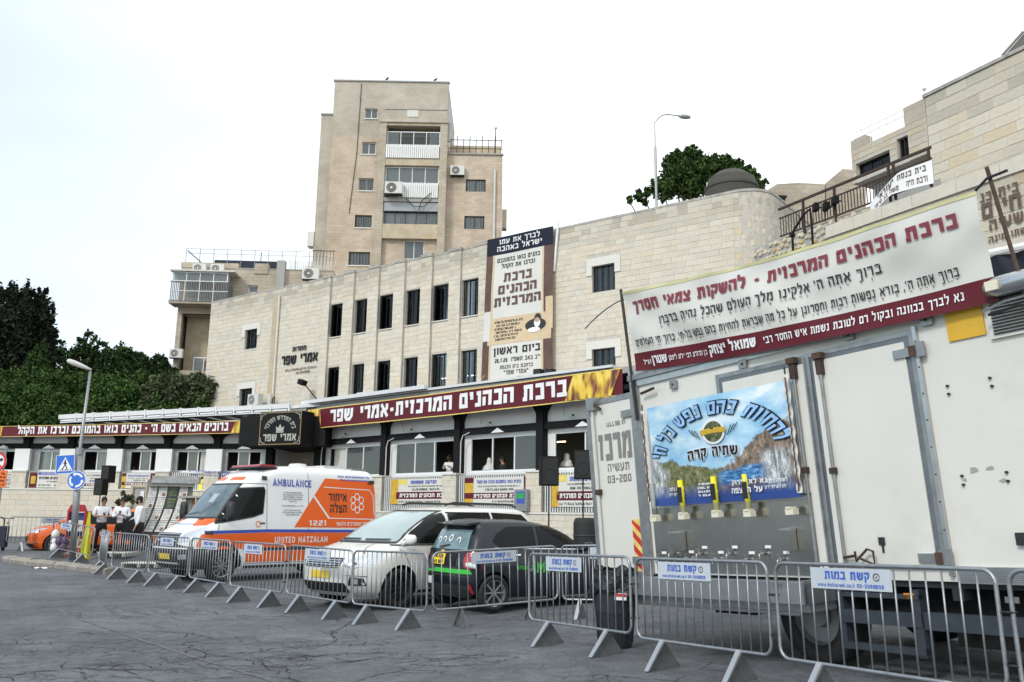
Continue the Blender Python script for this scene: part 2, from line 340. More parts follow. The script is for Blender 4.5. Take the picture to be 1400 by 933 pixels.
mat('tube_light', (1, 1, 1), .5, emit=(.95, 1, .97, 3.5)); mat('warm_lamp', (1, .8, .5), .5, emit=(1, .72, .35, 5))
mat('navy', (.012, .018, .04), .7, noise=(4, .3)); mat('rubber', (.014, .014, .015), .7, noise=(12, .2)); mat('bark', (.09, .065, .045), .95, noise=(8, .3), bump=(15, .8, .03))
mat('earth', (.12, .10, .07), .95, noise=(1, .3))
glass('pane_house', (.86, .90, .91), 1.6, .03, .30, (.26, .29, .29)); glass('pane_dark', (.86, .89, .90), 1.5, .03, .07, (.015, .02, .025))
def leafmat(name, col, amt=.35):
    m = mat(name, col, .75, tint=True, spec=.1); return m
leafmat('leaf_dark', (.026, .050, .018)); leafmat('leaf_ivy', (.046, .088, .024)); leafmat('leaf_olive', (.085, .105, .055)); leafmat('leaf_cypress', (.020, .028, .018)); leafmat('leaf_bright', (.15, .17, .05)); leafmat('leaf_tree', (.044, .082, .024))
def brick_mat(name, c1, c2, cm, bw, bh, dirt=None, rough=.85):
    m = bpy.data.materials.new(name); m.use_nodes = True; MATS[name] = m; n = m.node_tree.nodes; l = m.node_tree.links.new; p = n['Principled BSDF']
    t = n.new('ShaderNodeTexCoord'); s = n.new('ShaderNodeSeparateXYZ'); l(t.outputs['Object'], s.inputs[0]); a = n.new('ShaderNodeMath'); l(s.outputs[0], a.inputs[0]); l(s.outputs[1], a.inputs[1])
    c = n.new('ShaderNodeCombineXYZ'); l(a.outputs[0], c.inputs[0]); l(s.outputs[2], c.inputs[1]); b = n.new('ShaderNodeTexBrick'); l(c.outputs[0], b.inputs[0])
    b.inputs['Color1'].default_value = (*c1, 1); b.inputs['Color2'].default_value = (*c2, 1); b.inputs['Mortar'].default_value = (*cm, 1); b.inputs['Scale'].default_value = 1; b.inputs['Mortar Size'].default_value = .008; b.inputs['Mortar Smooth'].default_value = .3
    b.inputs['Brick Width'].default_value = bw; b.inputs['Row Height'].default_value = bh; b.inputs['Bias'].default_value = -.1
    z = n.new('ShaderNodeTexNoise'); z.inputs['Scale'].default_value = .35; z.inputs['Detail'].default_value = 7; z.inputs['Roughness'].default_value = .7; l(t.outputs['Object'], z.inputs[0])
    r = n.new('ShaderNodeValToRGB'); r.color_ramp.elements[0].position = .35; r.color_ramp.elements[1].position = .7; r.color_ramp.elements[0].color = (1.08, 1.04, 1, 1); r.color_ramp.elements[1].color = (.74, .68, .62, 1); l(z.outputs[0], r.inputs[0])
    x = n.new('ShaderNodeMixRGB'); x.blend_type = 'MULTIPLY'; x.inputs[0].default_value = 1; l(b.outputs[0], x.inputs[1]); l(r.outputs[0], x.inputs[2]); l(x.outputs[0], p.inputs['Base Color'])
    bp = n.new('ShaderNodeBump'); bp.inputs['Strength'].default_value = .4; bp.inputs['Distance'].default_value = .02; bp.invert = True; l(b.outputs['Fac'], bp.inputs['Height']); l(bp.outputs[0], p.inputs['Normal']); p.inputs['Roughness'].default_value = rough
brick_mat('tower_pink', (.56, .49, .41), (.49, .41, .33), (.42, .36, .29), .62, .27)
brick_mat('tower_grey', (.50, .475, .42), (.46, .43, .375), (.38, .355, .31), .62, .27)
brick_mat('low_block', (.50, .46, .39), (.43, .39, .32), (.28, .26, .22), .62, .27)
brick_mat('far_stone', (.45, .40, .34), (.38, .33, .27), (.28, .25, .22), .5, .26)
# ================================================================ shared builders
PAL = [(1, 1, 1), (1.03, 1.02, 1.0), (.97, .97, .97), (.95, .95, .96), (1.01, .99, .95), (1.03, .97, .90), (.96, .95, .92), (1.04, 1.04, 1.03), (1, 1, 1), (1.02, 1.01, .99)]
PAL_WARM = [(1, .99, .96), (.95, .94, .91), (.98, .93, .84), (.92, .89, .84), (1.03, 1.01, .98), (1, .90, .74), (.88, .87, .85), (1.02, 1.0, .98), (.97, .94, .89), (1, .99, .97)]
PAL_GREY = [(.86, .84, .82), (.8, .78, .74), (.9, .86, .8), (.84, .78, .68), (.76, .74, .72)]
def sheet(mb, x0, x1, z0, z1, holes, y=0, depth=.3):
    xs = sorted({x0, x1, *[h[0] for h in holes], *[h[1] for h in holes]}); zs = sorted({z0, z1, *[h[2] for h in holes], *[h[3] for h in holes]})
    xs = [x for x in xs if x0 <= x <= x1]; zs = [z for z in zs if z0 <= z <= z1]
    for i in range(len(xs)-1):
        for j in range(len(zs)-1):
            cx, cz = (xs[i]+xs[i+1])/2, (zs[j]+zs[j+1])/2
            if any(h[0] < cx < h[1] and h[2] < cz < h[3] for h in holes): continue
            mb.quad((xs[i], y, zs[j]), (xs[i+1], y, zs[j]), (xs[i+1], y, zs[j+1]), (xs[i], y, zs[j+1]))
    for a, b, c, d in [h[:4] for h in holes]:
        e = y+depth
        mb.quad((a, y, c), (a, y, d), (a, e, d), (a, e, c)); mb.quad((b, y, c), (b, e, c), (b, e, d), (b, y, d))
        mb.quad((a, y, c), (a, e, c), (b, e, c), (b, y, c)); mb.quad((a, y, d), (b, y, d), (b, e, d), (a, e, d))
_UB = {}; GRIME = [None]
def grime(t, z, r):
    """weathered, lichen-dark stones in the top courses under the coping"""
    if GRIME[0] is None: return t
    k = smooth(GRIME[0]-1.5, GRIME[0], z); f = 1-k*(.12 if r.random() < .5 else .28); q = tuple(round(c*round(f, 1), 3) for c in t); return q
def unit_block(tint, m):
    k = (tint, m)
    if k not in _UB:
        b = MB(); e = .012
        vs = [(0, 0, 0), (1, 0, 0), (1, 0, 1), (0, 0, 1), (e, -1, e*2), (1-e, -1, e*2), (1-e, -1, 1-e*2), (e, -1, 1-e*2)]
        b.add(vs, [(4, 5, 6, 7), (0, 1, 5, 4), (1, 2, 6, 5), (2, 3, 7, 6), (3, 0, 4, 7)], tint); _UB[k] = b.mesh('stone_block', m, tint=True)
    return _UB[k]
def stones(parent, x0, x1, z0, z1, holes, ch, lr, pal, n_ind=0, key=None, y=0, m='stone', seed=1, name='stone_block', y_of=None):
    """coursed blocks over a wall: the largest in view one by one, the rest joined"""
    r = random.Random(seed); L_ = []; g = .0045; n = max(1, round((z1-z0)/ch)); ch = (z1-z0)/n
    for i in range(n):
        a, b = z0+i*ch, z0+(i+1)*ch; x = x0-r.uniform(0, lr[0])
        cuts = sorted([(h[0], h[1]) for h in holes if h[2] < b-.04 and h[3] > a+.04])
        while x < x1:
            x2 = x+r.uniform(*lr); segs = [(max(x, x0), min(x2, x1))]
            for c, d in cuts:
                ns = []
                for s, e in segs:
                    if e <= c or s >= d: ns.append((s, e)); continue
                    if s < c: ns.append((s, c))
                    if e > d: ns.append((d, e))
                segs = ns
            for s, e in segs:
                if e-s > .06: L_.append((s+g, e-g, a+g, b-g, grime(r.choice(pal), b, r), r.uniform(.006, .016)))
            x = x2
    if key: L_.sort(key=key)
    mb = MB()
    for i, (s, e, a, b, t, p) in enumerate(L_):
        yy = y if y_of is None else y_of((s+e)/2)
        if i < n_ind: link_mesh(name, unit_block(t, m), parent, (s, yy, a), (e-s, p, b-a))
        else: mb.add([(s, yy, a), (e, yy, a), (e, yy, b), (s, yy, b), (s+.008, yy-p, a+.008), (e-.008, yy-p, a+.008), (e-.008, yy-p, b-.008), (s+.008, yy-p, b-.008)], [(4, 5, 6, 7), (0, 1, 5, 4), (1, 2, 6, 5), (2, 3, 7, 6), (3, 0, 4, 7)], t)
    if mb.v: mb.out('stone_courses' if n_ind else 'stone_block', m, parent, kind='stuff', tint=True)
def frame_box(mb, x0, x1, z0, z1, t, y0, y1):
    mb.box(x0, x1, y0, y1, z0, z0+t); mb.box(x0, x1, y0, y1, z1-t, z1); mb.box(x0, x0+t, y0, y1, z0+t, z1-t); mb.box(x1-t, x1, y0, y1, z0+t, z1-t)
def window(parent, x0, x1, z0, z1, y, fm='white_frame', gm='pane_house', n=2, t=.05, back=None, bars=0, open_=None, curtain=None, barm='iron'):
    """a window is a part; its panes, bars and curtains are sub-parts"""
    b = MB(); frame_box(b, x0, x1, z0, z1, t, y, y+.06); wd = (x1-x0-2*t)/n
    for i in range(1, n): b.box(x0+t+i*wd-t*.4, x0+t+i*wd+t*.4, y+.005, y+.055, z0+t, z1-t)
    o = b.out('window', fm, parent)
    for i in range(n):
        a, c = x0+t+i*wd, x0+t+(i+1)*wd
        if open_ is not None and i in open_: continue
        MB().box(a+.01, c-.01, y+.02+.012*(i % 2), y+.028+.012*(i % 2), z0+t, z1-t).out('pane', gm, o)
    if back: MB().quad((x0, y+.5, z0), (x1, y+.5, z0), (x1, y+.5, z1), (x0, y+.5, z1)).out('shade', back, o)
    if curtain:
        for (c0, c1) in curtain:
            a, c = x0+(x1-x0)*c0, x0+(x1-x0)*c1; k = max(6, int((c-a)/.06))
            MB().grid(lambda u, v: (a+(c-a)*u, y+.10+.03*math.sin(u*k*2.2), z0+t+(z1-z0-2*t)*v), k*3, 1).out('curtain', 'curtain', o, smooth_=True)
    if bars:
        for i in range(bars):
            x = x0+(x1-x0)*(i+.5)/bars; MB().box(x-.012, x+.012, y-.06, y-.035, z0, z1).out('security_bar', barm, o)
    return o
def ac_unit(parent_frame, x, y, z, label, s=1.0, rz=0, group='air conditioner units on the house walls'):
    f = parent_frame.sub(x, y, z, rz); e = empty('air_conditioner', f, label, 'air conditioner', group)
    MB().box(-.42*s, .42*s, -.32*s, 0, 0, .6*s).out('casing', 'ac_white', e)
    MB().lathe([(.0, .33*s), (.06*s, .335*s), (.065*s, .33*s)], 12, Matrix.Translation((-.1*s, 0, .3*s)) @ Matrix.Rotation(R(90), 4, 'X')).out('fan_hub', 'ac_white', e)
    g = MB(); [g.lathe([(rr*s, .322*s), (rr*s+.012, .33*s), (rr*s+.024, .322*s)], 20, Matrix.Translation((-.1*s, 0, .3*s)) @ Matrix.Rotation(R(90), 4, 'X')) for rr in (.12, .18, .24)]
    g.out('fan_grille', 'ac_white', e)
    MB().lathe([(0, .321*s), (.25*s, .321*s)], 24, Matrix.Translation((-.1*s, 0, .3*s)) @ Matrix.Rotation(R(90), 4, 'X')).out('fan_opening', 'ac_dark', e)
    MB().box(-.42*s, .42*s, -.36*s, .04, -.04, -.003).out('bracket', 'iron', e)
    return e
def leaves(name, m, blobs, n, size, parent=None, seed=1, flat=1.0, dark=.5, clump=45, spiky=False, **kw):
    rs = np.random.RandomState(seed); vol = np.array([b[3]*b[4]*b[5] for b in blobs])**.8; cnt = (vol/vol.sum()*n).astype(int)+1; P = []; TT = []
    for b, c in zip(blobs, cnt):
        # sprays of leaves on twigs: a blob is many small clumps of unequal size
        K = max(6, c//clump); cd_ = rs.normal(size=(K, 3)); cd_ /= np.linalg.norm(cd_, axis=1)[:, None]; cr_ = rs.uniform(.25, 1.12, K)**.55; cc = cd_*cr_[:, None]; cs = rs.uniform(.10, .26, K); ct = rs.uniform(.6, 1.4, K)
        idx = rs.randint(0, K, c); g_ = rs.normal(size=(c, 3))*cs[idx][:, None]*.75
        if spiky: g_ += cd_[idx]*(rs.uniform(0, 1, c)*.30)[:, None]; g_[:, 2] += rs.uniform(0, .3, c)*np.abs(rs.normal(size=c))*.6; g_[:, :2] *= .6
        P.append((cc[idx]+g_)*np.array(b[3:6])+np.array(b[:3])); TT.append(ct[idx])
    P = np.concatenate(P); TT = np.concatenate(TT)*rs.uniform(.55, 1.5, len(P)); N = len(P)
    a = rs.normal(size=(N, 3)); a /= np.linalg.norm(a, axis=1)[:, None]; b_ = np.cross(a, rs.normal(size=(N, 3))); b_ /= np.linalg.norm(b_, axis=1)[:, None]
    s = size*rs.uniform(.6, 1.4, N)[:, None]; V = np.stack([P-a*s, P-b_*s*.5*flat, P+a*s, P+b_*s*.5*flat], 1).reshape(-1, 3)
    me = bpy.data.meshes.new(name); me.vertices.add(4*N); me.vertices.foreach_set('co', V.ravel().astype(np.float32)); me.loops.add(4*N); me.polygons.add(N)
    me.loops.foreach_set('vertex_index', np.arange(4*N, dtype=np.int32)); me.polygons.foreach_set('loop_start', np.arange(0, 4*N, 4, dtype=np.int32))
    me.update(calc_edges=True); at_ = me.attributes.new('tint', 'FLOAT_COLOR', 'POINT'); c = np.ones((4*N, 4), np.float32); c[:, :3] = np.repeat(TT, 4)[:, None]; c[:, 0] *= np.repeat(rs.uniform(.85, 1.2, N), 4); at_.data.foreach_set('color', c.ravel())
    me.materials.append(MATS[m]); o = link_mesh(name, me, parent); return tag(o, **kw)
# ================================================================ ground and road
def ground():
    xs = np.concatenate([np.linspace(-900, -60, 12), np.linspace(-50, 40, 121), np.linspace(50, 900, 12)]); ys = np.concatenate([np.linspace(-300, -10, 6), np.linspace(-6, 60, 89), np.linspace(70, 1500, 14)])
    vs = [(x, y, G(x, y)-.004) for x in xs for y in ys]; ny = len(ys)
    fs = [(i*ny+j, (i+1)*ny+j, (i+1)*ny+j+1, i*ny+j+1) for i in range(len(xs)-1) for j in range(ny-1)]
    m = bpy.data.materials.new('asphalt'); m.use_nodes = True; MATS['asphalt'] = m; n = m.node_tree.nodes; l = m.node_tree.links.new; p = n['Principled BSDF']; p.inputs['Roughness'].default_value = .82; p.inputs['Specular IOR Level'].default_value = .35
    t = n.new('ShaderNodeTexCoord').outputs['Object']
    def noise(sc, det=6, rough=.6, src=t, dist=0):
        z = n.new('ShaderNodeTexNoise'); z.inputs['Scale'].default_value = sc; z.inputs['Detail'].default_value = det; z.inputs['Roughness'].default_value = rough; z.inputs['Distortion'].default_value = dist; l(src, z.inputs['Vector']); return z
    def ramp(src, a, b, c0=(0, 0, 0, 1), c1=(1, 1, 1, 1)):
        r = n.new('ShaderNodeValToRGB'); r.color_ramp.elements[0].position = a; r.color_ramp.elements[1].position = b; r.color_ramp.elements[0].color = c0; r.color_ramp.elements[1].color = c1; l(src, r.inputs[0]); return r.outputs[0]
    def mix(a, b, f, mode='MIX'):
        x = n.new('ShaderNodeMixRGB'); x.blend_type = mode
        for i, v in ((0, f), (1, a), (2, b)):
            if hasattr(v, 'links'): l(v, x.inputs[i])
            else: x.inputs[i].default_value = v
        return x.outputs[0]
    base = ramp(noise(.45, 8, .65).outputs[0], .33, .68, (.088, .093, .102, 1), (.142, .149, .160, 1))
    grain = ramp(noise(70, 3, .7).outputs[0], .3, .7, (.45, .45, .45, 1), (1.7, 1.7, 1.7, 1)); base = mix(base, grain, 1, 'MULTIPLY'); base = mix(base, ramp(noise(9, 8, .8).outputs[0], .35, .65, (.78, .78, .78, 1), (1.24, 1.24, 1.24, 1)), 1, 'MULTIPLY'); base = mix(base, ramp(noise(1.7, 9, .75).outputs[0], .38, .62, (.80, .80, .80, 1), (1.16, 1.16, 1.17, 1)), 1, 'MULTIPLY')
    # cracks: two scales of cell edges on a warped grid, only inside worn zones
    zn = noise(2.2, 4); w1 = mix(t, zn.outputs['Color'], .16); warp = mix(w1, noise(11, 3).outputs['Color'], .045)
    def cracks(sc, wdt, vecs):
        v = n.new('ShaderNodeTexVoronoi'); v.feature = 'DISTANCE_TO_EDGE'; v.inputs['Scale'].default_value = sc; l(vecs, v.inputs['Vector']); return ramp(v.outputs['Distance'], 0, wdt, (1, 1, 1, 1), (0, 0, 0, 1))
    mpn = n.new('ShaderNodeMapping'); mpn.inputs['Scale'].default_value = (1, 1, .01); l(warp, mpn.inputs[0])
    c1 = cracks(5.2, .050, mpn.outputs[0]); c2 = cracks(1.1, .012, mpn.outputs[0]); z1 = ramp(noise(.33, 4, .55).outputs[0], .50, .62); z2 = ramp(noise(1.3, 4).outputs[0], .45, .6)
    ck = mix(mix((0, 0, 0, 1), c1, z1), c2, z2, 'ADD'); ck = mix((0, 0, 0, 1), ck, .8); ck = mix(ck, (0, 0, 0, 1), ramp(noise(3.5, 4).outputs[0], .47, .62))
    base = mix(base, (.022, .023, .026, 1), ck)
    # patch of newer, darker asphalt and oil marks
    base = mix(base, (.045, .048, .052, 1), mix((0, 0, 0, 1), (.35, .35, .35, 1), ramp(noise(.22, 5, .6, dist=.3).outputs[0], .5, .62)))
    base = mix(base, (.05, .052, .056, 1), mix((0, 0, 0, 1), (.5, .5, .5, 1), ramp(noise(.8, 5, .6).outputs[0], .66, .74)))
    l(base, p.inputs['Base Color'])
    b = n.new('ShaderNodeBump'); b.inputs['Strength'].default_value = .5; b.inputs['Distance'].default_value = .012; l(noise(60, 4, .7).outputs[0], b.inputs['Height'])
    b2 = n.new('ShaderNodeBump'); b2.invert = True; b2.inputs['Strength'].default_value = .9; b2.inputs['Distance'].default_value = .02; l(ck, b2.inputs['Height']); l(b.outputs[0], b2.inputs['Normal']); l(b2.outputs[0], p.inputs['Normal'])
    me = bpy.data.meshes.new('road'); me.from_pydata(vs, [], fs); me.materials.append(m); me.polygons.foreach_set('use_smooth', [True]*len(me.polygons)); tag(link_mesh('road', me), kind='structure')
ground()
mat('old_seam', (.135, .137, .14), .9, noise=(6, .3), dirt=(3, 1.0, (.075, .08, .088))); mat('kerb_stone', (.30, .275, .24), .95, noise=(5, .25), bump=(10, .9, .04), dirt=(2.5, .6, (.13, .12, .10)))
def strip(name, pts, wd, m, lift, kind='structure'):
    mb = MB(); r = random.Random(3); L_ = []
    for i in range(len(pts)-1):
        a, b = Vector(pts[i]), Vector(pts[i+1]); k = max(2, int((b-a).length/.25)); nn = Vector((-(b-a).y, (b-a).x)).normalized()
        for j in range(k): p = a+(b-a)*j/k; w2 = wd*r.uniform(.65, 1.15)/2; L_.append((p+nn*w2, p-nn*w2))
    for (a, b), (c, d) in zip(L_, L_[1:]): mb.quad((a.x, a.y, G(a.x, a.y)+lift), (b.x, b.y, G(b.x, b.y)+lift), (d.x, d.y, G(d.x, d.y)+lift), (c.x, c.y, G(c.x, c.y)+lift))
    return mb.out(name, m, kind=kind)
def gp(px, py, z=0):
    d = ray(px, py); t = (z-EYE)/d.z; P = CAM+d*t; return P.x, P.y
strip('worn_road_seam', [gp(78, 828), gp(190, 865), gp(260, 887), gp(330, 908), gp(400, 930), gp(470, 952)], .05, 'old_seam', .001)
def cracks():
    """open cracks and crazed patches in the worn road, each cluster a web of jagged lines"""
    mat('crack_dark', (.008, .009, .010), .95); mb = MB(); r = random.Random(17)
    def line(x, y, a, ln, wd, br):
        n = max(3, int(ln/.07)); pts = [(x, y)]
        for i in range(n): a += r.gauss(0, .34); x += math.cos(a)*ln/n; y += math.sin(a)*ln/n; pts.append((x, y)); a += (a0_-a)*.4
        for i in range(n):
            (ax, ay), (bx, by) = pts[i], pts[i+1]; d = math.hypot(bx-ax, by-ay) or 1; nx, ny = -(by-ay)/d, (bx-ax)/d; w0 = wd*(.35+.65*math.sin(math.pi*(i+.2)/(n+.4)))*r.uniform(.5, 1.3); w1 = wd*(.35+.65*math.sin(math.pi*(i+1.2)/(n+1.4)))*r.uniform(.5, 1.3)
            z = lambda X, Y: G(X, Y)+.0035
            mb.add([(ax-nx*w0, ay-ny*w0, z(ax, ay)), (ax+nx*w0, ay+ny*w0, z(ax, ay)), (bx+nx*w1, by+ny*w1, z(bx, by)), (bx-nx*w1, by-ny*w1, z(bx, by))], [(3, 2, 1, 0)])
            if br and r.random() < .22: line_(bx, by, a+r.choice((-1, 1))*r.uniform(.6, 1.5), ln*r.uniform(.15, .4), wd*.7)
    def line_(x, y, a, ln, wd):
        global a0_
        k = a0_; a0_ = a; line(x, y, a, ln, wd, False); a0_ = k
    global a0_
    # (pixel-measured centre, spread in metres, main direction, how many)
    for (px, py, sx, sy, ang, n, ln) in ((250, 835, 1.8, .5, -.35, 34, .8), (140, 868, 2.2, .6, .1, 30, .9), (440, 825, 1.6, .45, -.2, 30, .7), (470, 893, 1.2, .35, .05, 34, .6), (280, 905, 1.3, .4, -.3, 40, .5), (600, 905, .9, .3, .25, 12, .6), (400, 880, .8, .4, .7, 10, .8), (120, 800, 2.5, .8, -.2, 16, .9), (640, 872, .9, .3, .1, 8, .6), (60, 905, 1.2, .4, .1, 12, .8)):
        cx, cy = gp(px, py)
        for i in range(int(n*.8)): a0_ = ang+r.gauss(0, .35)+(math.pi if r.random() < .5 else 0); line(cx+r.gauss(0, sx*.55), cy+r.gauss(0, sy*.75), a0_, ln*r.uniform(.4, 1.3), r.uniform(.003, .009), True)
    for pts in (((190, 852), (260, 872), (330, 893), (395, 915), (450, 940)), ((0, 915), (120, 900), (220, 893), (330, 888), (430, 880), (520, 842)), ((480, 925), (560, 905), (640, 893), (720, 900)), ((830, 905), (900, 880))):
        for (a, b), (c, d) in zip(pts, pts[1:]):
            (x0, y0), (x1, y1) = gp(a, b), gp(c, d); a0_ = math.atan2(y1-y0, x1-x0); line(x0, y0, a0_, math.hypot(x1-x0, y1-y0), .009, True)
    mb.out('road_cracks', 'crack_dark', kind='stuff', label='jagged dark cracks crazing the worn asphalt of the road', cat='cracks')
cracks()
# kerb: a real step, chipped at its right end
def kerb():
    e = empty('kerb', Vector((-13.2, 25.4, 0)), None); tag(e, kind='structure')
    P = [(-15.2, 26.6), (-14.4, 25.9), (-13.2, 25.0), (-12.0, 24.1), (-11.0, 23.3), (-10.25, 22.6)]; r = random.Random(5)
    for (a, b), (c, d) in zip(P, P[1:]):
        v = Vector((c-a, d-b)); k = 2
        for j in range(k):
            p = Vector((a, b))+v*j/k; q = Vector((a, b))+v*(j+1)/k-v.normalized()*.012; nn = Vector((-v.y, v.x)).normalized(); h = .17+r.uniform(-.02, .02); w2 = .34+r.uniform(-.03, .03); mb = MB(); n_ = 7
            prof = [(0, -.02), (-.02, .10), (.03, .155), (.10, 1.0*h), (w2-.06, h), (w2, .11), (w2, -.02)]
            st = []
            for i in range(6):
                o = p+(q-p)*i/5; st.append([(o.x+nn.x*u+r.uniform(-.012, .012), o.y+nn.y*u+r.uniform(-.012, .012), G(o.x, o.y)+zz+r.uniform(-.012, .012)) for u, zz in prof])
            mb.add([x for s in st for x in s], [(i*7+j_, i*7+j_+1, (i+1)*7+j_+1, (i+1)*7+j_) for i in range(5) for j_ in range(6)]+[tuple(range(7)), tuple(range(41, 34, -1))])
            o = mb.out('kerb_stone', 'kerb_stone', smooth_=False); o.parent = e; o.matrix_parent_inverse = e.matrix_world.inverted() if False else Matrix.Translation((13.2, -25.4, 0)); KIDS.setdefault(e.name, []).append(o)
kerb()
# ================================================================ main stone building
FM = Frame((-2.44, 41, 0), (.814, -.581, 0))
def main_building():
    e = empty('stone_building', FM, 'long pale stone synagogue building with two rows of tall windows behind the banners', 'building')
    X0, X1, ZB, ZT = -20.4, 13.9, 0, 14.55
    up = [(-9.37+1.86*i, -9.37+1.86*i+1.0+.015*i, 11.12, 12.98) for i in range(6)]; lo = [(-9.33+1.86*i, -9.33+1.86*i+.97+.015*i, 7.62, 9.43) for i in range(6)]
    rt = [(7.32, 8.46, 11.3, 12.5), (7.3, 8.44, 7.55, 8.75)]; lf = [(-16.75, -15.62, 11.2, 12.38), (-16.85, -15.68, 7.55, 8.8)]
    holes = up+lo+rt+lf
    b = MB(); sheet(b, X0, X1, ZB, ZT, holes, 0, .32)
    b.quad((X0, 0, ZB), (X0, 0, ZT), (X0, 11, ZT), (X0, 11, ZB)); b.quad((X0, 11, ZB), (X0, 11, ZT), (X1+1.2, 11, ZT), (X1+1.2, 11, ZB)); b.quad((X0, 0.35, ZT-.9), (X1, .35, ZT-.9), (X1+1, 11, ZT-.9), (X0, 11, ZT-.9))
    b.out('wall', 'stone_back', e)
    # rounded corner and the return wall
    N = 8; rc = 1.3; arc = [(X1+rc*math.sin(a), rc-rc*math.cos(a)) for a in [math.pi/2*i/N for i in range(N+1)]]+[(X1+rc+.1, 7.2)]
    b = MB()
    for (a, c), (d, f_) in zip(arc, arc[1:]): b.quad((a, c, ZB), (d, f_, ZB), (d, f_, ZT), (a, c, ZT))
    b.out('corner_wall', 'stone_back', e)
    mb = MB(); r = random.Random(9); nz = 57; ch = ZT/nz
    for k in range(25, nz):
        off = r.random()
        L_ = [0]; 
        for (a, c), (d, f_) in zip(arc, arc[1:]): L_.append(L_[-1]+math.hypot(d-a, f_-c))
        tot = L_[-1]
        def pt(s, o):
            s = min(max(s, 0), tot-1e-4); i = max(j for j in range(len(L_)-1) if L_[j] <= s); u = (s-L_[i])/(L_[i+1]-L_[i]); a, c = arc[i]; d, f_ = arc[i+1]; nx, ny = (f_-c), -(d-a); q = math.hypot(nx, ny); return a+(d-a)*u+nx/q*o, c+(f_-c)*u+ny/q*o
        s = -off*.4
        while s < tot:
            ln = r.uniform(.35, .6); a_, b_ = max(s, 0)+.007, min(s+ln, tot)-.007; s += ln
            if b_-a_ < .06: continue
            GRIME[0] = ZT; t = grime(r.choice(PAL_WARM), (k+1)*ch, r); p = r.uniform(.006, .016); (ax, ay), (bx, by), (cx, cy), (dx, dy) = pt(a_, 0), pt(b_, 0), pt(a_, p), pt(b_, p); z0, z1 = k*ch+.007, (k+1)*ch-.007
            mb.add([(ax, ay, z0), (bx, by, z0), (bx, by, z1), (ax, ay, z1), (cx, cy, z0+.006), (dx, dy, z0+.006), (dx, dy, z1-.006), (cx, cy, z1-.006)], [(4, 5, 6, 7), (0, 1, 5, 4), (1, 2, 6, 5), (2, 3, 7, 6), (3, 0, 4, 7)], t)
    mb.out('corner_stone', 'stone', e, kind='stuff', tint=True)
    # lintel and jamb surrounds are laid over the coursed stone
    sur = []
    for i, (a, c, z0, z1) in enumerate(rt+[lf[0], lf[1]]):
        t = MB(); w_ = .28; t.box(a-w_, c+w_, -.05, .0, z1, z1+.36); t.box(a-w_, a-.002, -.048, .0, z1-.42, z1-.002); t.box(c+.002, c+w_, -.048, .0, z1-.42, z1-.002); t.out('window_surround', 'stone_trim', e); sur.append((a-w_, c+w_, z1-.42, z1+.36))
    GRIME[0] = ZT; key = lambda q: -(q[0] > 8.6)*10-(q[0])*.3-(q[1]-q[0])
    # pilasters stand 14 cm proud between the windows
    stones(e, X0, -9.55, 7.0, ZT, lf+sur[2:], .255, (.38, .62), PAL, 0, seed=2)
    stones(e, 1.9, X1, 7.0, ZT, rt+sur[:2], .255, (.38, .62), PAL, 290, key=key, seed=3)
    pil = []
    for i in range(7):
        a = -9.37+1.86*(i-1)+1.05+.015*(i-1) if i > 0 else -10.1; c = -9.37+1.86*i-.02 if i < 6 else 1.95
        if i == 0: a = -9.95
        pil.append((a, c))
    PRJ = .14
    for a, c in pil:
        b = MB(); b.box(a, c, -PRJ, -.001, 0, ZT+.0); b.out('pilaster', 'stone_back', e)
    for i in range(6):
        a, c = pil[i][1], pil[i+1][0]; stones(e, a, c, 7.0, ZT-.02, [(h[0]-.03, h[1]+.05, h[2], h[3]) for h in (up[i], lo[i])], .255, (.5, .95), PAL, 0, seed=20+i)
    for i, (a, c) in enumerate(pil): stones(e, a, c, 7.0, ZT-.02, [], .255, (.4, .9), PAL, 0, seed=40+i, y=-PRJ)
    GRIME[0] = None; mb = MB()
    for a, c in pil: mb.box(a-.02, c+.02, -PRJ-.05, .02, ZT-.02+.002, ZT+.14)
    mb.out('pilaster_cap', 'coping', e, kind='stuff')
    mb = MB(); x = X0; r = random.Random(4)
    while x < X1:
        ln = r.uniform(.7, 1.1); mb.box(x+.006, min(x+ln, X1)-.006, -.02, .36, ZT, ZT+.10+r.uniform(0, .012)); x += ln
    mb.out('coping_stone', 'coping', e, kind='stuff')
    b = MB(); pts = arc
    for (a, c), (d, f_) in zip(pts, pts[1:]):
        nx, ny = (f_-c), -(d-a); q = math.hypot(nx, ny); nx /= q; ny /= q
        b.add([(a+nx*.03, c+ny*.03, ZT), (d+nx*.03, f_+ny*.03, ZT), (d-nx*.35, f_-ny*.35, ZT), (a-nx*.35, c-ny*.35, ZT), (a+nx*.03, c+ny*.03, ZT+.11), (d+nx*.03, f_+ny*.03, ZT+.11), (d-nx*.35, f_-ny*.35, ZT+.11), (a-nx*.35, c-ny*.35, ZT+.11)], [(0, 1, 5, 4), (4, 5, 6, 7), (3, 2, 6, 7), (0, 3, 7, 4), (1, 2, 6, 5)])
    b.out('corner_coping', 'coping', e)
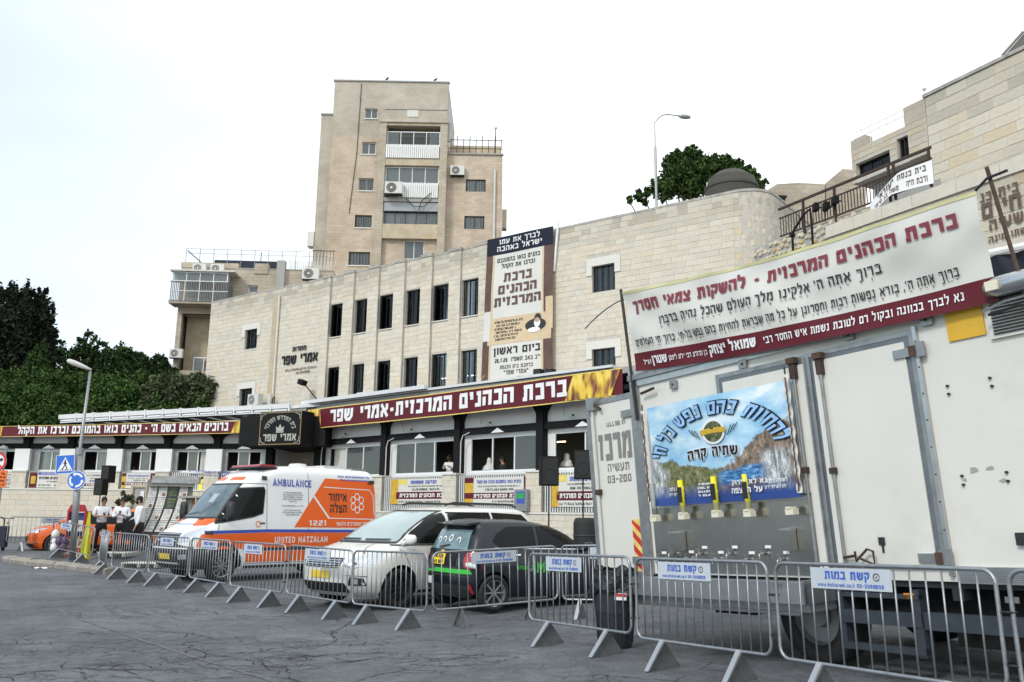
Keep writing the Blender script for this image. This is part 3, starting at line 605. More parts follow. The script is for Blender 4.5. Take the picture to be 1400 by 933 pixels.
    # windows
    for i, (a, c, z0, z1) in enumerate(up+lo):
        lowr = i >= 6; w_ = window(e, a, c, z0, z1, .16, 'black_frame', 'pane_dark', 3, .05, None, curtain=[(.12, .42)] if not lowr or i in (6, 8, 10) else ([(.3, .42)]))
        # one sash stands open
        q = MB(); dx = (c-a)/3; an = R(62); q.box(0, dx, 0, .03, .08, z1-z0-.08); q.out('open_sash', 'black_frame', w_, m4=None).matrix_local = Matrix.Translation((a+.06+2*dx*(i % 2), .14, z0)) @ Matrix.Rotation(-an, 4, 'Z')
        if not lowr: q = None
        else: MB().box(a+.1, a+.5, 1.5, 1.6, z1-.5, z1-.46).box(c-.5, c-.05, 2.2, 2.3, z1-.82, z1-.78).out('ceiling_light', 'tube_light', w_)
        MB().box(a-.02, c+.02, -.06, .14, z0-.05, z0-.002).out('sill', 'stone_trim', e)
    for a, c, z0, z1 in rt+lf: window(e, a, c, z0, z1, .14, 'black_frame', 'pane_dark', 3, .04, 'room_dark', bars=4)
    MB().box(X0+.3, X1, 4.2, 4.25, 0, 14).out('inner_wall', 'room_wall', e); MB().box(X0+.3, X1, .36, 4.2, 10.05, 10.2).box(X0+.3, X1, .36, 4.2, 13.4, 13.5).out('floor_slab', 'room_wall', e)
    # drainpipe niche with its reddish stone edge
    MB().box(-14.25, -13.78, -.09, -.001, 7, ZT-.4).out('corner_pilaster', 'plaster_warm', e); MB().cyl((-13.7, -.12, 7), (-13.7, -.12, 14.1), .05, n=8).out('downpipe', 'stone_trim', e)
    p = FM.loc(765, 303); q = FM.loc(759, 372); MB().tube([(p[0], -.1, p[1]), (q[0], -.1, q[1])], .06).out('downpipe', 'white_paint', e)
    # lettering on the stone
    t = MB(); fn = lambda u, v, d: (u, -.06-d, v)
    cx, cz = FM.loc(410, 492); put_text(t, 'אמרי שפר', fn, cx, cz-.2, .5, width=3.0, weight=.28); cx2, cz2 = FM.loc(410, 478); put_text(t, 'מוסדות', fn, cx2, cz2-.08, .26, width=1.15, weight=.26)
    cx3, cz3 = FM.loc(412, 503); scribble(t, fn, cx3-1.3, cx3+1.3, cz3-.12, .12, seed=3); cx3, cz3 = FM.loc(414, 508); scribble(t, fn, cx3-.6, cx3+.6, cz3-.1, .12, seed=4)
    t.prism_ = None; t.out('wall_lettering', 'black_frame', e)
main_building()
# dark bump of roof tank, lamp, and tree behind the building
mat('tank_mat', (.065, .06, .052), .85, noise=(2, .2))
def water_tank():
    x, z = FM.loc(999, 235, 2.4); f = FM.sub(x, 2.4, 13.66); h = z-13.66; e = empty('water_tank', f, 'dark flat cylindrical tank on the roof corner in front of the tree', 'water tank')
    MB().lathe([(1.16, 0), (1.16, h*.5), (1.12, h*.74), (1.0, h*.86), (.6, h*.97), (0, h)], 36).out('tank_shell', 'tank_mat', e, smooth_=False); MB().lathe([(1.12, h*.68), (1.17, h*.69), (1.17, h*.72), (1.12, h*.73)], 36).out('hoop', 'tank_mat', e)
    MB().cyl((-.8, -.72, .2), (-.8, -.75, h*.8), .03).out('pipe', 'ac_white', e)
water_tank()
# ================================================================ single storey hall in front
FB = Frame((-2.14, 36, 0), (1.12, -1, 0)); FA = Frame((-26.8, 45, 0), (14, -2, 0))
def satin():
    m = mat('gold_satin', (.7, .45, .05), .4); n = m.node_tree.nodes; l = m.node_tree.links.new; t = n.new('ShaderNodeTexCoord'); mp_ = n.new('ShaderNodeMapping'); mp_.inputs['Scale'].default_value = (2.4, 1, .8); mp_.inputs['Rotation'].default_value = (0, R(-12), 0); z = n.new('ShaderNodeTexNoise'); z.inputs['Scale'].default_value = 1.6; z.inputs['Detail'].default_value = 3; l(t.outputs['Object'], mp_.inputs[0]); l(mp_.outputs[0], z.inputs[0]); r = n.new('ShaderNodeValToRGB'); e = r.color_ramp.elements; e[0].position = .36; e[0].color = (.13, .03, .025, 1); e[1].position = .62; e[1].color = (.82, .62, .12, 1)
    for p_, c in ((.45, (.40, .20, .03, 1)), (.53, (.72, .46, .03, 1))): q = e.new(p_); q.color = c
    l(z.outputs[0], r.inputs[0]); l(r.outputs[0], n['Principled BSDF'].inputs['Base Color'])
mat('fence_slat', (.62, .62, .60), .6, noise=(3, .08)); mat('fence_dark', (.16, .17, .18), .6)
mat('sign_pale', (.42, .42, .37), .5); mat('old_gold', (.30, .22, .08), .5)
mat('lit_room', (.10, .095, .085), .9)
mat('maroon', (.115, .010, .018), .6, noise=(1.5, .12), spec=.3); mat('print_white', (.80, .79, .80), .5); mat('banner_cream', (.66, .64, .595), .45, noise=(.8, .05), coat=.15); mat('print_maroon', (.22, .03, .045), .5); mat('print_black', (.02, .018, .02), .5)
mat('gold', (.62, .38, .03), .45, noise=(5, .35)); satin(); mat('gold_light', (.80, .62, .16), .45, noise=(7, .3)); mat('brown_print', (.13, .075, .062), .6, noise=(1.3, .4), spec=.3); mat('navy_print', (.008, .012, .028), .6, spec=.25); mat('parchment', (.62, .48, .31), .6, noise=(2, .15)); mat('print_blue', (.05, .09, .45), .5); mat('print_yellow', (.85, .75, .12), .5, noise=(6, .15)); mat('print_red', (.55, .03, .03), .5); mat('print_green', (.03, .35, .05), .5); mat('print_grey', (.22, .21, .20), .6)
def hall(fr, label, posts, wins, z_wall, z_f0, z_f1, zw0, zw1, z_beam, z_sp, pill, x0, x1, stone_from, ind, key, seed, group='stone hall wings', arch=True, depth=5):
    e = empty('synagogue_hall', fr, label, 'building')
    holes = [(a, c, zw0, zw1) for a, c, *_ in wins]
    b = MB(); sheet(b, x0, x1, z_f0-.1, z_sp+.9, holes, .0, .14); b.quad((x0, 0, 0), (x0, depth, 0), (x0, depth, z_sp+.9), (x0, 0, z_sp+.9)); b.quad((x1, 0, 0), (x1, depth, 0), (x1, depth, z_sp+.9), (x1, 0, z_sp+.9)); b.quad((x0, depth, 0), (x1, depth, 0), (x1, depth, z_sp+.9), (x0, depth, z_sp+.9))
    b.quad((x0, .02, z_f0+.2), (x1, .02, z_f0+.2), (x1, depth, z_f0+.2), (x0, depth, z_f0+.2)); b.out('wall', 'white_paint', e)
    MB().box(x0, x1, -.9, depth, z_sp+.9, z_sp+1.05).out('roof', 'black_paint', e)
    MB().box(x0, x1, 2.6, 2.7, z_f0+.2, z_sp+.9).out('inner_wall', 'lit_room', e)
    # stone base wall standing forward, with pillars on it
    FWD = -.55
    b = MB(); b.box(x0, x1, FWD, -.01, -.3, z_wall-.003); b.out('base_wall', 'stone_back', e)
    stones(e, x0, x1, stone_from, z_wall, [], .25, (.4, .75), PAL, ind, key=key, y=FWD, seed=seed)
    MB().box(x0, x1, FWD-.05, .0, z_wall, z_wall+.07).out('wall_cap', 'stone_trim', e)
    for a, c in pill:
        MB().box(a+.03, c-.03, FWD+.02, -.002, z_wall+.07, z_f1).out('pillar', 'stone_back', e); stones(e, a, c, z_wall+.075, z_f1, [], .25, (.35, .6), PAL, 0, y=FWD+.02, seed=seed+int(a*7) % 50)
        MB().box(a-.03, c+.03, FWD-.04, .0, z_f1+.002, z_f1+.07).out('pillar_cap', 'stone_trim', e)
    # black posts with curved brackets, black beam, white panels between
    for i, x in enumerate(posts):
        MB().box(x-.17, x+.17, -.32, -.005, z_f1-.1, z_sp+.85).out('post', 'black_paint', e)
        if arch:
            for s in (-1, 1):
                pl = [(x+s*.16, z_sp+.88)]+[(x+s*(.17+.62*(1-math.cos(t))), z_beam+.25+(z_sp+.86-z_beam-.25)*math.sin(t)) for t in [math.pi/2*k/7 for k in range(8)]]
                pl = pl if s > 0 else pl[::-1]; MB().prism(pl, -.26, -.08).out('bracket', 'black_paint', e)
    MB().box(x0, x1, -.22, -.004, z_beam-.02, z_beam+.24).out('beam', 'black_paint', e)
    xs = [x0]+list(posts)+[x1]
    for a, c in zip(xs, xs[1:]):
        if c-a < 1: continue
        MB().box(a+.2, c-.2, -.06, -.002, z_beam+.245, z_sp+.86).out('white_panel', 'white_paint', e); m_ = (a+c)/2; MB().prism([(m_-.35, z_beam-.03), (m_+.35, z_beam-.03), (m_, z_beam+.16)], -.26, -.223).out('gable_trim', 'white_frame', e)
    for a, c, n, op, cur, bk in wins: window(e, a, c, zw0, zw1, .02, 'white_frame', 'pane_house', n, .07, bk, curtain=cur, open_=op)
    return e
eB = hall(FB, 'right wing of the low synagogue hall with black posts and white windows above parked cars', [-9.35, -4.55, .15, 4.6, 8.6],
     [(-8.95, -4.98, 3, [0], [(.08, .4)], None), (-4.05, -.22, 3, [2], [(.42, .66)], None), (.62, 4.3, 3, [0, 1], [(.68, .92)], None), (5.05, 8.0, 2, [0], [(.75, .95)], None)],
     1.68, 1.75, 3.22, 3.32, 4.74, 4.88, 5.05, [(-5.05, -4.25), (-.42, .4), (4.12, 4.9), (-9.6, -8.95), (8.3, 9.1)], -10.1, 12, 0, 60, lambda q: -q[0], 61)
eA = hall(FA, 'left wing of the low synagogue hall with white pillars above the stone retaining wall', [-.7, 1.95, 4.45, 7.05, 9.7, 12.35],
     [(-.35, 1.45, 2, [1], None, None), (2.5, 4.0, 2, [], [(.0, .3)], None), (5.0, 6.55, 2, [0], [(.5, .8)], None), (7.55, 9.3, 3, [0, 2], None, None), (10.1, 11.85, 3, [0, 2], [(.7, .9)], None), (12.75, 14.6, 3, [0, 2], None, None)],
     2.6, 2.66, 3.5, 3.56, 4.62, 4.72, 4.6, [(1.5, 2.35), (4.1, 4.9), (6.65, 7.45), (9.35, 10.1), (11.9, 12.7)], -18, 15.2, .3, 230, lambda q: abs(q[0]-5)-6*(q[1]-q[0]), 71, arch=True)
for x in (1.95, 4.45, 7.05, 9.7, 12.35, -.7): MB().box(x-.42, x+.42, -.5, -.33, 3.58, 4.66).out('white_pillar', 'white_paint', eA)
# slatted fences between the pillars, each bay a thing
def lattice(fr, x0, x1, z0, z1, label, sp=.115):
    f = fr.sub(x0, -.42, z0); e = empty('slat_fence', f, label, 'fence', 'white slat fences along the hall'); wd, h = x1-x0, z1-z0
    slat = MB().box(-.028, .028, -.012, .012, 0, h).mesh('slat', 'fence_slat'); n = int(wd/sp)
    for i in range(n): link_mesh('slat', slat, e, ((i+.5)*wd/n, 0, 0))
    for zz in (.12, h-.14): MB().box(0, wd, .014, .05, zz, zz+.05).out('rail', 'fence_dark', e)
    MB().box(0, wd, .06, .07, 0, h-.02).out('fence_backing', 'fence_dark', e)
for a, c, l in [(-8.9, -5.1, 'white slat fence bay behind the rear of the ambulance'), (-4.2, -.47, 'white slat fence bay behind the white minivan roof'), (.45, 4.08, 'white slat fence bay with the grey notice box in front'), (4.95, 8.25, 'white slat fence bay behind the speaker stands near the truck')]: lattice(FB, a, c, 1.76, 3.2, l)
for a, c, l in [(-1.2, 1.45, 'white slat fence bay at the far left beside the no-turn sign'), (2.4, 4.05, 'white slat fence bay behind the crossing sign'), (4.95, 6.6, 'white slat fence bay behind the two loudspeakers'), (7.5, 9.3, 'white slat fence bay behind the newspaper boards'), (10.15, 11.85, 'white slat fence bay with the yellow sheet at its right end'), (12.75, 15.0, 'white slat fence bay behind the ambulance bonnet')]: lattice(FA, a, c, 2.67, 3.5, l, .1)
# ================================================================ banners
def banner_grid(e, name, m, fn, nu=24, nv=4): return MB().grid(fn, nu, nv).out(name, m, e, smooth_=True)
def wave(a, k1, k2, ph=0): return lambda u, v: a*(math.sin(k1*u+ph+v*1.3)+.5*math.sin(k2*u+1.7+ph-v*2))
def eave_banner(fr, x0, x1, za, zb, label, words, wx, wh, gold_ends, y0=-.98, sag=.05, seedph=0.0):
    """za/zb: (bottom, top) at the left and the right end"""
    e = empty('eave_banner', fr, label, 'banner', 'maroon banners along the hall roof'); wv = wave(.022, 26, 61, seedph)
    def P(u, v, lift=0):
        x = x0+(x1-x0)*u; b = za[0]+(zb[0]-za[0])*u-sag*math.sin(math.pi*u); t = za[1]+(zb[1]-za[1])*u-sag*.6*math.sin(math.pi*u); return (x, y0+wv(u, v)-lift, b+(t-b)*v)
    banner_grid(e, 'cloth', 'maroon', P, 90, 5)
    for v0, v1 in ((-.005, .035), (.965, 1.005)): MB().grid(lambda u, v: P(u, v0+(v1-v0)*v, .006), 90, 1).out('gold_edge', 'gold_light', e)
    for (u0, u1, sl) in gold_ends:
        def Q(u, v):
            uu = u0+(u1-u0)*u+sl*(1-v); x, y, z = P(min(max(uu, 0), 1), v*.93+.035, .035); return (x, y+.012*math.sin(u*30+v*3)+.01*math.sin(u*71), z)
        MB().grid(Q, 40, 6).out('gold_drape_print', 'gold_satin', e, smooth_=True)
    L_ = x1-x0; t = MB(); H_ = (za[1]-za[0]+zb[1]-zb[0])/2
    fn = lambda a, b, d: P(min(max((a-x0)/L_, 0), 1), b/H_, .014+d)
    for s, cx, wd, hh, zc in words: put_text(t, s, fn, cx, zc*H_, hh, width=wd, weight=.27)
    t.out('lettering', 'print_white', e); return e
b0, b1 = FB.loc(420, 574, -.98)[0], FB.loc(851, 520, -.98)[0]
def zz(fr, px, ya, yb, off): return (fr.loc(px, yb, off)[1], fr.loc(px, ya, off)[1])
xl = FB.loc(452, 570, -.98)[0]; xr_ = FB.loc(776, 540, -.98)[0]
eave_banner(FB, b0, b1, zz(FB, 420, 561, 587, -.98), zz(FB, 851, 503, 541, -.98), 'long maroon banner with large white Hebrew letters over the right wing', [('ברכת הכהנים המרכזית-אמרי שפר', (xl+xr_)/2, xr_-xl, .56, .24)], 0, 0, [(.0, .055, .01), (.885, .995, -.02)])
a0, a1 = FA.loc(-60, 590, -.98)[0], FA.loc(351, 585, -.98)[0]; xl = FA.loc(24, 590, -.98)[0]; xr_ = FA.loc(312, 583, -.98)[0]
eave_banner(FA, a0, a1, zz(FA, 0, 584, 598, -.98), zz(FA, 351, 575, 592, -.98), 'long thin maroon banner with white Hebrew greeting over the left wing', [('ברוכים הבאים בשם ה\' - כהנים בואו בהמונכם וברכו את הקהל', (xl+xr_)/2, xr_-xl, .36, .24)], 0, 0, [(.09, .16, 0), (.93, .995, -.01)], sag=.03, seedph=2)
# pointed hall sign box over the entrance
def entrance():
    c = FA.loc(381, 586, -2.2); f = FA.sub(c[0], -2.2, 0, R(-16)); l0 = f.loc(353, 610)[0]; l1 = f.loc(411, 604)[0]; z0 = f.loc(381, 609)[1]; z1 = f.loc(381, 563)[1]
    e = empty('entrance_sign', f, 'black box sign with gold crown and border over the hall entrance', 'sign')
    MB().box(l0, l1, 0, .9, z0, z1).out('sign_box', 'black_paint', e)
    b = MB(); frame_box(b, l0+.03, l1-.03, z0+.03, z1-.03, .035, -.02, -.002); b.out('gold_border', 'old_gold', e)
    t = MB(); fn = lambda u, v, d: (u, -.012-d, v); w_ = l1-l0; cx = (l0+l1)/2; h = z1-z0
    put_text(t, 'אמרי שפר', fn, cx, z0+h*.13, h*.2, width=w_*.78, weight=.24)
    P, W_ = text_polys(bidi('בית המדרש המרכזי'), .2); cz = z0+h*.40; rr = h*.36
    for i, q in enumerate(P):
        vs = []
        for a, b_ in q:
            an = math.pi*(.93-.86*(a/W_)); ra = rr+b_*h*.12; vs.append((cx+math.cos(an)*ra*1.25, -.012-(i % 9)*.0006, cz+math.sin(an)*ra))
        t.add(vs, [(0, 1, 2, 3)])
    t.out('lettering', 'sign_pale', e)
    c_ = MB(); k = h*.13; cz = z0+h*.5
    c_.prism([(cx-k, cz-k*.6), (cx+k, cz-k*.6), (cx+k*1.1, cz+k*.5), (cx+k*.5, cz), (cx, cz+k), (cx-k*.5, cz), (cx-k*1.1, cz+k*.5)], -.02, -.004); c_.box(cx-k*1.05, cx+k*1.05, -.022, -.003, cz-k, cz-k*.68); c_.out('crown', 'sign_pale', e)
    for sx in (0, 1):
        for sz in (0, 1):
            o = MB(); ox = l0+.1 if sx == 0 else l1-.1; oz = z0+.1 if sz == 0 else z1-.1; dx = 1 if sx == 0 else -1; dz = 1 if sz == 0 else -1
            o.tube([(ox, -.012, oz+dz*.28), (ox+dx*.03, -.012, oz+dz*.1), (ox+dx*.1, -.012, oz+dz*.03), (ox+dx*.28, -.012, oz)], .016, 5); o.tube([(ox+dx*.02+dx*.08*math.cos(t_), -.012, oz+dz*.02+dz*.08*math.sin(t_)) for t_ in [.6*k_ for k_ in range(9)]], .012, 5); o.out('corner_ornament', 'sign_pale', e)
    # entrance recess: plastered back wall, dark soffit and jambs
    p0 = FA.W(14.9, .3, 0); p1 = FB.W(-9.9, .3, 0); d = (p1-p0); f2 = Frame((p0.x, p0.y, 0), (d.x, d.y, 0)); ln = d.length
    e2 = empty('entrance_passage', f2, 'shaded stone entrance passage between the two hall wings', 'entrance')
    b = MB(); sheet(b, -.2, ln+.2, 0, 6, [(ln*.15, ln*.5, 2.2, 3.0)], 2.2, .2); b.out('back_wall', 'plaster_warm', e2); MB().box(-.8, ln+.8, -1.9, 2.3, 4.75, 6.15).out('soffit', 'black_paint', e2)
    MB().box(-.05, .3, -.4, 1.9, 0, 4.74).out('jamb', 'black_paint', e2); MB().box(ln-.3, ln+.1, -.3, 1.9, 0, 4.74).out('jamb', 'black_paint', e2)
    stones(e2, -.1, ln+.1, 1.5, 4.7, [(ln*.15, ln*.5, 2.2, 3.0)], .27, (.4, .6), PAL_WARM, 0, y=2.19, seed=88)
entrance()
# white louvred canopy over the left wing roof
def canopy():
    mat('louvre', (.66, .67, .68), .45, noise=(3, .1))
    e = empty('louvre_canopy', FA, 'row of tilted white louvre panels over the left wing roof', 'canopy'); P = [(85, 572), (170, 567), (240, 560), (300, 555), (395, 558)]
    n = 13; x0 = FA.loc(85, 572, -.3)[0]; x1 = FA.loc(398, 556, -.3)[0]
    for i in range(n):
        a = x0+(x1-x0)*i/n; c = x0+(x1-x0)*(i+1)/n; u = i/n; z = FA.loc(85+(398-85)*u, 571-15*u, -.3)[1]
        M = Matrix.Translation((a, -.3, z)) @ Matrix.Rotation(R(-3), 4, 'Y')
        MB().box(0, c-a-.03, -.3, .0, -.12, .1, M=M).out('louvre_panel', 'louvre', e); MB().box(.1, c-a-.1, -.28, 2.4, -.24, -.16, M=M).out('louvre_panel', 'louvre', e)
        MB().box(.25, c-a+.3, -.5, .0, -.36, -.30, M=M).out('louvre_panel', 'louvre', e); MB().box(c-a-.02, c-a+.02, -.34, 2.4, -.3, .14, M=M).out('rib', 'white_frame', e)
    MB().beam((x1-.1, -.3, FA.loc(398, 556, -.3)[1]-.05), (x1+4.2, -.6, FA.loc(398, 556, -.3)[1]+.2), .3, .16).out('edge_flashing', 'louvre', e)
    MB().box(x0, x1, .1, .2, 5.6, 6.0).out('support', 'black_paint', e)
canopy()
f_ = FB.sub(-10.5, -.2, 6.85); e_ = empty('roof_flashing', f_, 'pale metal roof edge strip behind the maroon banner of the right wing', 'roof edge'); MB().box(0, 18.6, -.3, .5, 0, .1).out('strip', 'louvre', e_); MB().box(0, 9.0, -.5, -.31, .05, .22).out('gutter', 'louvre', e_); MB().box(0, 22, -.2, 6, -.25, -.02).out('roof_slab', 'concrete', e_)
# tall banner on the main facade
def tall_banner():
    a = FM.loc(666, 328, -.3); b = FM.loc(755, 309, -.3); c = FM.loc(655, 533, -.3); x0, x1 = a[0], b[0]+.02; zt = (a[1]+b[1])/2; zb = 7.2
    e = empty('tall_banner', FM, 'tall vertical event banner with a navy header hanging on the stone facade', 'banner'); W_ = x1-x0; H_ = zt-zb
    P = lambda u, v, l=0: (x0+W_*u-.28*(1-v)*(1-u), -.24+.018*math.sin(u*9+v*5)+.012*math.sin(v*17)-l, zb+H_*v)
    banner_grid(e, 'cloth', 'banner_cream', P, 10, 24)
    def rect(u0, u1, v0, v1, m, l=.006, n='printed_field'): MB().grid(lambda u, v: P(u0+(u1-u0)*u, v0+(v1-v0)*v, l), 8, 12).out(n, m, e, smooth_=True)
    rect(0, 1, .885, 1, 'navy_print', .008, 'navy_header'); rect(0, .10, 0, .885, 'brown_print', .006, 'scroll_roller'); rect(.87, 1, 0, .885, 'brown_print', .006, 'scroll_roller'); rect(.10, .125, .02, .885, 'parchment', .007, 'scroll_edge'); rect(.845, .87, .02, .885, 'parchment', .007, 'scroll_edge')
    rect(.07, .98, .30, .47, 'parchment', .009, 'parchment_field'); rect(0, .10, .33, .52, 'banner_cream', .012, 'scroll_curl'); rect(.9, 1, .36, .56, 'parchment', .012, 'scroll_curl')
    rect(0, .1, .0, .1, 'brown_print', .012, 'roller_foot')
    fn = lambda x, z, d: P((x-x0)/W_, (z-zb)/H_, .015+d); X = lambda u: x0+W_*u; Z = lambda v: zb+H_*v
    t = MB(); put_text(t, 'לברך את עמו', fn, X(.5), Z(.952), H_*.03, width=W_*.62, weight=.2); put_text(t, 'ישראל באהבה', fn, X(.5), Z(.905), H_*.032, width=W_*.68, weight=.2); t.out('lettering', 'print_white', e)
    t = MB(); put_text(t, 'כהנים בואו בהמונכם', fn, X(.49), Z(.832), H_*.026, width=W_*.64, weight=.22); put_text(t, 'וברכו את הקהל', fn, X(.49), Z(.79), H_*.026, width=W_*.5, weight=.22)
    for i in range(6): scribble(t, fn, X(.17+.02*(i % 2)), X(.56-.04*(i % 3)), Z(.435-.022*i), H_*.014, .3, seed=30+i)
    put_text(t, 'ביום ראשון', fn, X(.5), Z(.235), H_*.042, width=W_*.66, weight=.24); put_text(t, 'י"ב באב תשפ"ו (26.7.26)', fn, X(.5), Z(.185), H_*.024, width=W_*.66, weight=.2); put_text(t, 'ברחבת בית הכנסת', fn, X(.5), Z(.142), H_*.022, width=W_*.46, weight=.18); put_text(t, '"אמרי שפר"', fn, X(.5), Z(.105), H_*.026, width=W_*.34, weight=.18); scribble(t, fn, X(.3), X(.7), Z(.07), H_*.012, .25, seed=44); t.out('lettering', 'print_black', e)
    t = MB(); 
    for i, s in enumerate(('ברכת', 'הכהנים', 'המרכזית')): put_text(t, s, fn, X(.49), Z(.70-.078*i), H_*.053, width=W_*(.42, .56, .68)[i], weight=.27)
    t.out('lettering', 'brown_print', e)
    # printed portrait: a plain robed, bearded head in soft tones
    def blob(cu, cv, ru, rv, m, l, n, cut=-9): 
        mb = MB(); ring = [P(cu+ru*math.cos(k*.35), cv+rv*max(cut, math.sin(k*.35)), l) for k in range(18)]; mb.add(ring, [tuple(range(18))]); mb.out(n, m, e)
    mat('skin_print', (.50, .32, .22), .5); blob(.76, .395, .15, .040, 'print_black', .014, 'printed_portrait'); blob(.79, .435, .05, .030, 'print_black', .022, 'printed_portrait'); blob(.785, .408, .045, .030, 'print_white', .034, 'printed_portrait'); blob(.785, .424, .036, .014, 'skin_print', .044, 'printed_portrait'); blob(.74, .365, .09, .016, 'print_white', .030, 'printed_portrait')
    for u in (.03, .94): 
        mb = MB(); mb.tube([P(u+.03*math.sin(k*.9), .02+.012*k, .02) for k in range(9)], .02, 5); mb.out('filigree', 'parchment', e)
tall_banner()
# small sheets and banners tied to the fences
def fence_banner(fr, x0, x1, z0, z1, label, style, seed):
    f = fr.sub(x0, -.47, z0); W_, H_ = x1-x0, z1-z0; e = empty('fence_banner', f, label, 'banner', 'printed banners tied to the fences'); wv = wave(.008, 11, 23, seed); P = lambda u, v, l=0: (W_*u, wv(u, v)-l, H_*v)
    base = 'banner_cream'; banner_grid(e, 'cloth', base, P, 16, 6)
    def rect(u0, u1, v0, v1, m, l=.006): MB().grid(lambda u, v: P(u0+(u1-u0)*u, v0+(v1-v0)*v, l), 10, 4).out('printed_field', m, e, smooth_=True)
    fn = lambda x, z, d: P(x/W_, z/H_, .014+d); t = MB(); tw = MB(); tb = MB()
    if style == 'a':
        rect(0, .13, 0, 1, 'gold'); rect(.13, .28, .78, 1, 'gold_light'); rect(.84, 1, .8, 1, 'gold_light', .007); rect(.1, 1, .20, .48, 'maroon', .007)
        put_text(tb, 'הודעה משמחת', fn, W_*.55, H_*.80, H_*.13, width=W_*.42, weight=.24); put_text(tw, 'ברכת הכהנים המרכזית', fn, W_*.56, H_*.27, H_*.14, width=W_*.8, weight=.27); scribble(t, fn, W_*.3, W_*.9, H_*.68, H_*.05, seed=seed); scribble(t, fn, W_*.35, W_*.8, H_*.54, H_*.08, seed=seed+1); scribble(t, fn, W_*.15, W_*.95, H_*.06, H_*.07, seed=seed+2)
    elif style == 'b':
        rect(0, .13, 0, 1, 'gold'); rect(.86, 1, .1, 1, 'maroon'); rect(0, .13, .8, 1, 'maroon', .008); rect(.0, .86, .20, .42, 'maroon', .007)
        put_text(tb, 'כהנים בואו בהמונכם וברכו את הקהל', fn, W_*.5, H_*.78, H_*.11, width=W_*.64, weight=.24); put_text(tw, 'ברכת הכהנים המרכזית', fn, W_*.48, H_*.24, H_*.13, width=W_*.68, weight=.27); scribble(t, fn, W_*.2, W_*.8, H_*.64, H_*.05, seed=seed); scribble(t, fn, W_*.3, W_*.7, H_*.5, H_*.08, seed=seed+1); scribble(t, fn, W_*.4, W_*.8, H_*.06, H_*.07, seed=seed+2)
    elif style == 'c':
        rect(0, .2, 0, 1, 'maroon'); rect(.04, .16, .25, .75, 'gold', .008); rect(.22, .98, .84, 1, 'print_blue')
        put_text(t, 'ברכת הכהנים המרכזית', fn, W_*.6, H_*.55, H_*.16, width=W_*.7, weight=.26); put_text(t, 'ביוזמת על ידי', fn, W_*.6, H_*.34, H_*.1, width=W_*.3, weight=.2); scribble(tw, fn, W_*.3, W_*.9, H_*.88, H_*.07, seed=seed); scribble(t, fn, W_*.25, W_*.95, H_*.1, H_*.1, seed=seed+2)
    elif style == 'd':
        rect(0, .12, 0, 1, 'maroon'); rect(.03, .12, .2, .6, 'gold', .008); rect(.88, 1, .0, 1, 'maroon'); rect(.12, 1, .12, .3, 'maroon', .007)
        scribble(t, fn, W_*.2, W_*.85, H_*.8, H_*.09, seed=seed); scribble(t, fn, W_*.3, W_*.8, H_*.62, H_*.06, seed=seed+4); put_text(tb, 'ברכת הכהנים', fn, W_*.55, H_*.4, H_*.13, width=W_*.5, weight=.24); put_text(tw, 'ברכת הכהנים המרכזית', fn, W_*.55, H_*.15, H_*.12, width=W_*.7, weight=.26)
    elif style == 'y':
        rect(0, 1, 0, 1, 'print_yellow'); put_text(t, '14', fn, W_*.55, H_*.25, H_*.32, width=W_*.5, weight=.3, rtl=False); MB().grid(lambda u, v: P(.1+.75*u, .7+.15*v+.1*math.sin(u*3), .009), 6, 1).out('printed_field', 'print_black', e); rect(.1, .9, .05, .14, 'print_black', .008)
    elif style == 'w':
        scribble(tb, fn, W_*.1, W_*.9, H_*.7, H_*.14, .28, seed=seed); put_text(t, 'ברכת', fn, W_*.5, H_*.35, H_*.2, width=W_*.6, weight=.26)
    for q, m in ((t, 'print_black'), (tw, 'print_white'), (tb, 'print_blue')):
        if q.v: q.out('lettering', m, e)
bx = lambda fr, a, b, c, d: (lambda r_: (r_[0], r_[1], r_[2], r_[3]))(fr.rect(a, b, c, d, -.47))
r_ = bx(FB, 535, 655, 617, 690); fence_banner(FB, r_[0], r_[1], 2.05, 3.1, 'cream and maroon fence banner headed in blue right behind the white minivan', 'a', 3)
r_ = bx(FB, 636, 652, 730, 696); fence_banner(FB, r_[0], r_[1], 2.05, 3.08, 'cream and maroon fence banner with the small purple notice at its corner', 'b', 5)
r_ = bx(FB, 754, 652, 812, 700); fence_banner(FB, r_[0], r_[1]+.6, 1.95, 3.1, 'crumpled fence banner behind the right-hand loudspeaker stand', 'a', 8)
r_ = bx(FB, 505, 650, 514, 700); fence_banner(FB, r_[0], r_[1]+.0, 2.0, 3.1, 'narrow white and blue fence banner at the rear corner of the ambulance', 'w', 9)
r_ = bx(FA, -20, 648, 27, 667); fence_banner(FA, r_[0], r_[1], 2.75, 3.44, 'fence banner at the far left edge beside the orange sign', 'd', 11)
r_ = bx(FA, 41, 648, 92, 671); fence_banner(FA, r_[0], r_[1], 2.72, 3.47, 'white fence banner with a blue header below the crossing sign', 'c', 12)
r_ = bx(FA, 110, 650, 153, 673); fence_banner(FA, r_[0], r_[1], 2.72, 3.45, 'fence banner behind the two loudspeakers on the left', 'd', 13)
r_ = bx(FA, 167, 652, 210, 672); fence_banner(FA, r_[0], r_[1], 2.72, 3.45, 'fence banner beside the top left of the newspaper boards', 'b', 14)
r_ = bx(FA, 272, 653, 288, 679); fence_banner(FA, r_[0], r_[1], 2.45, 3.42, 'small yellow sheet with the number 14 on the hall fence', 'y', 15)
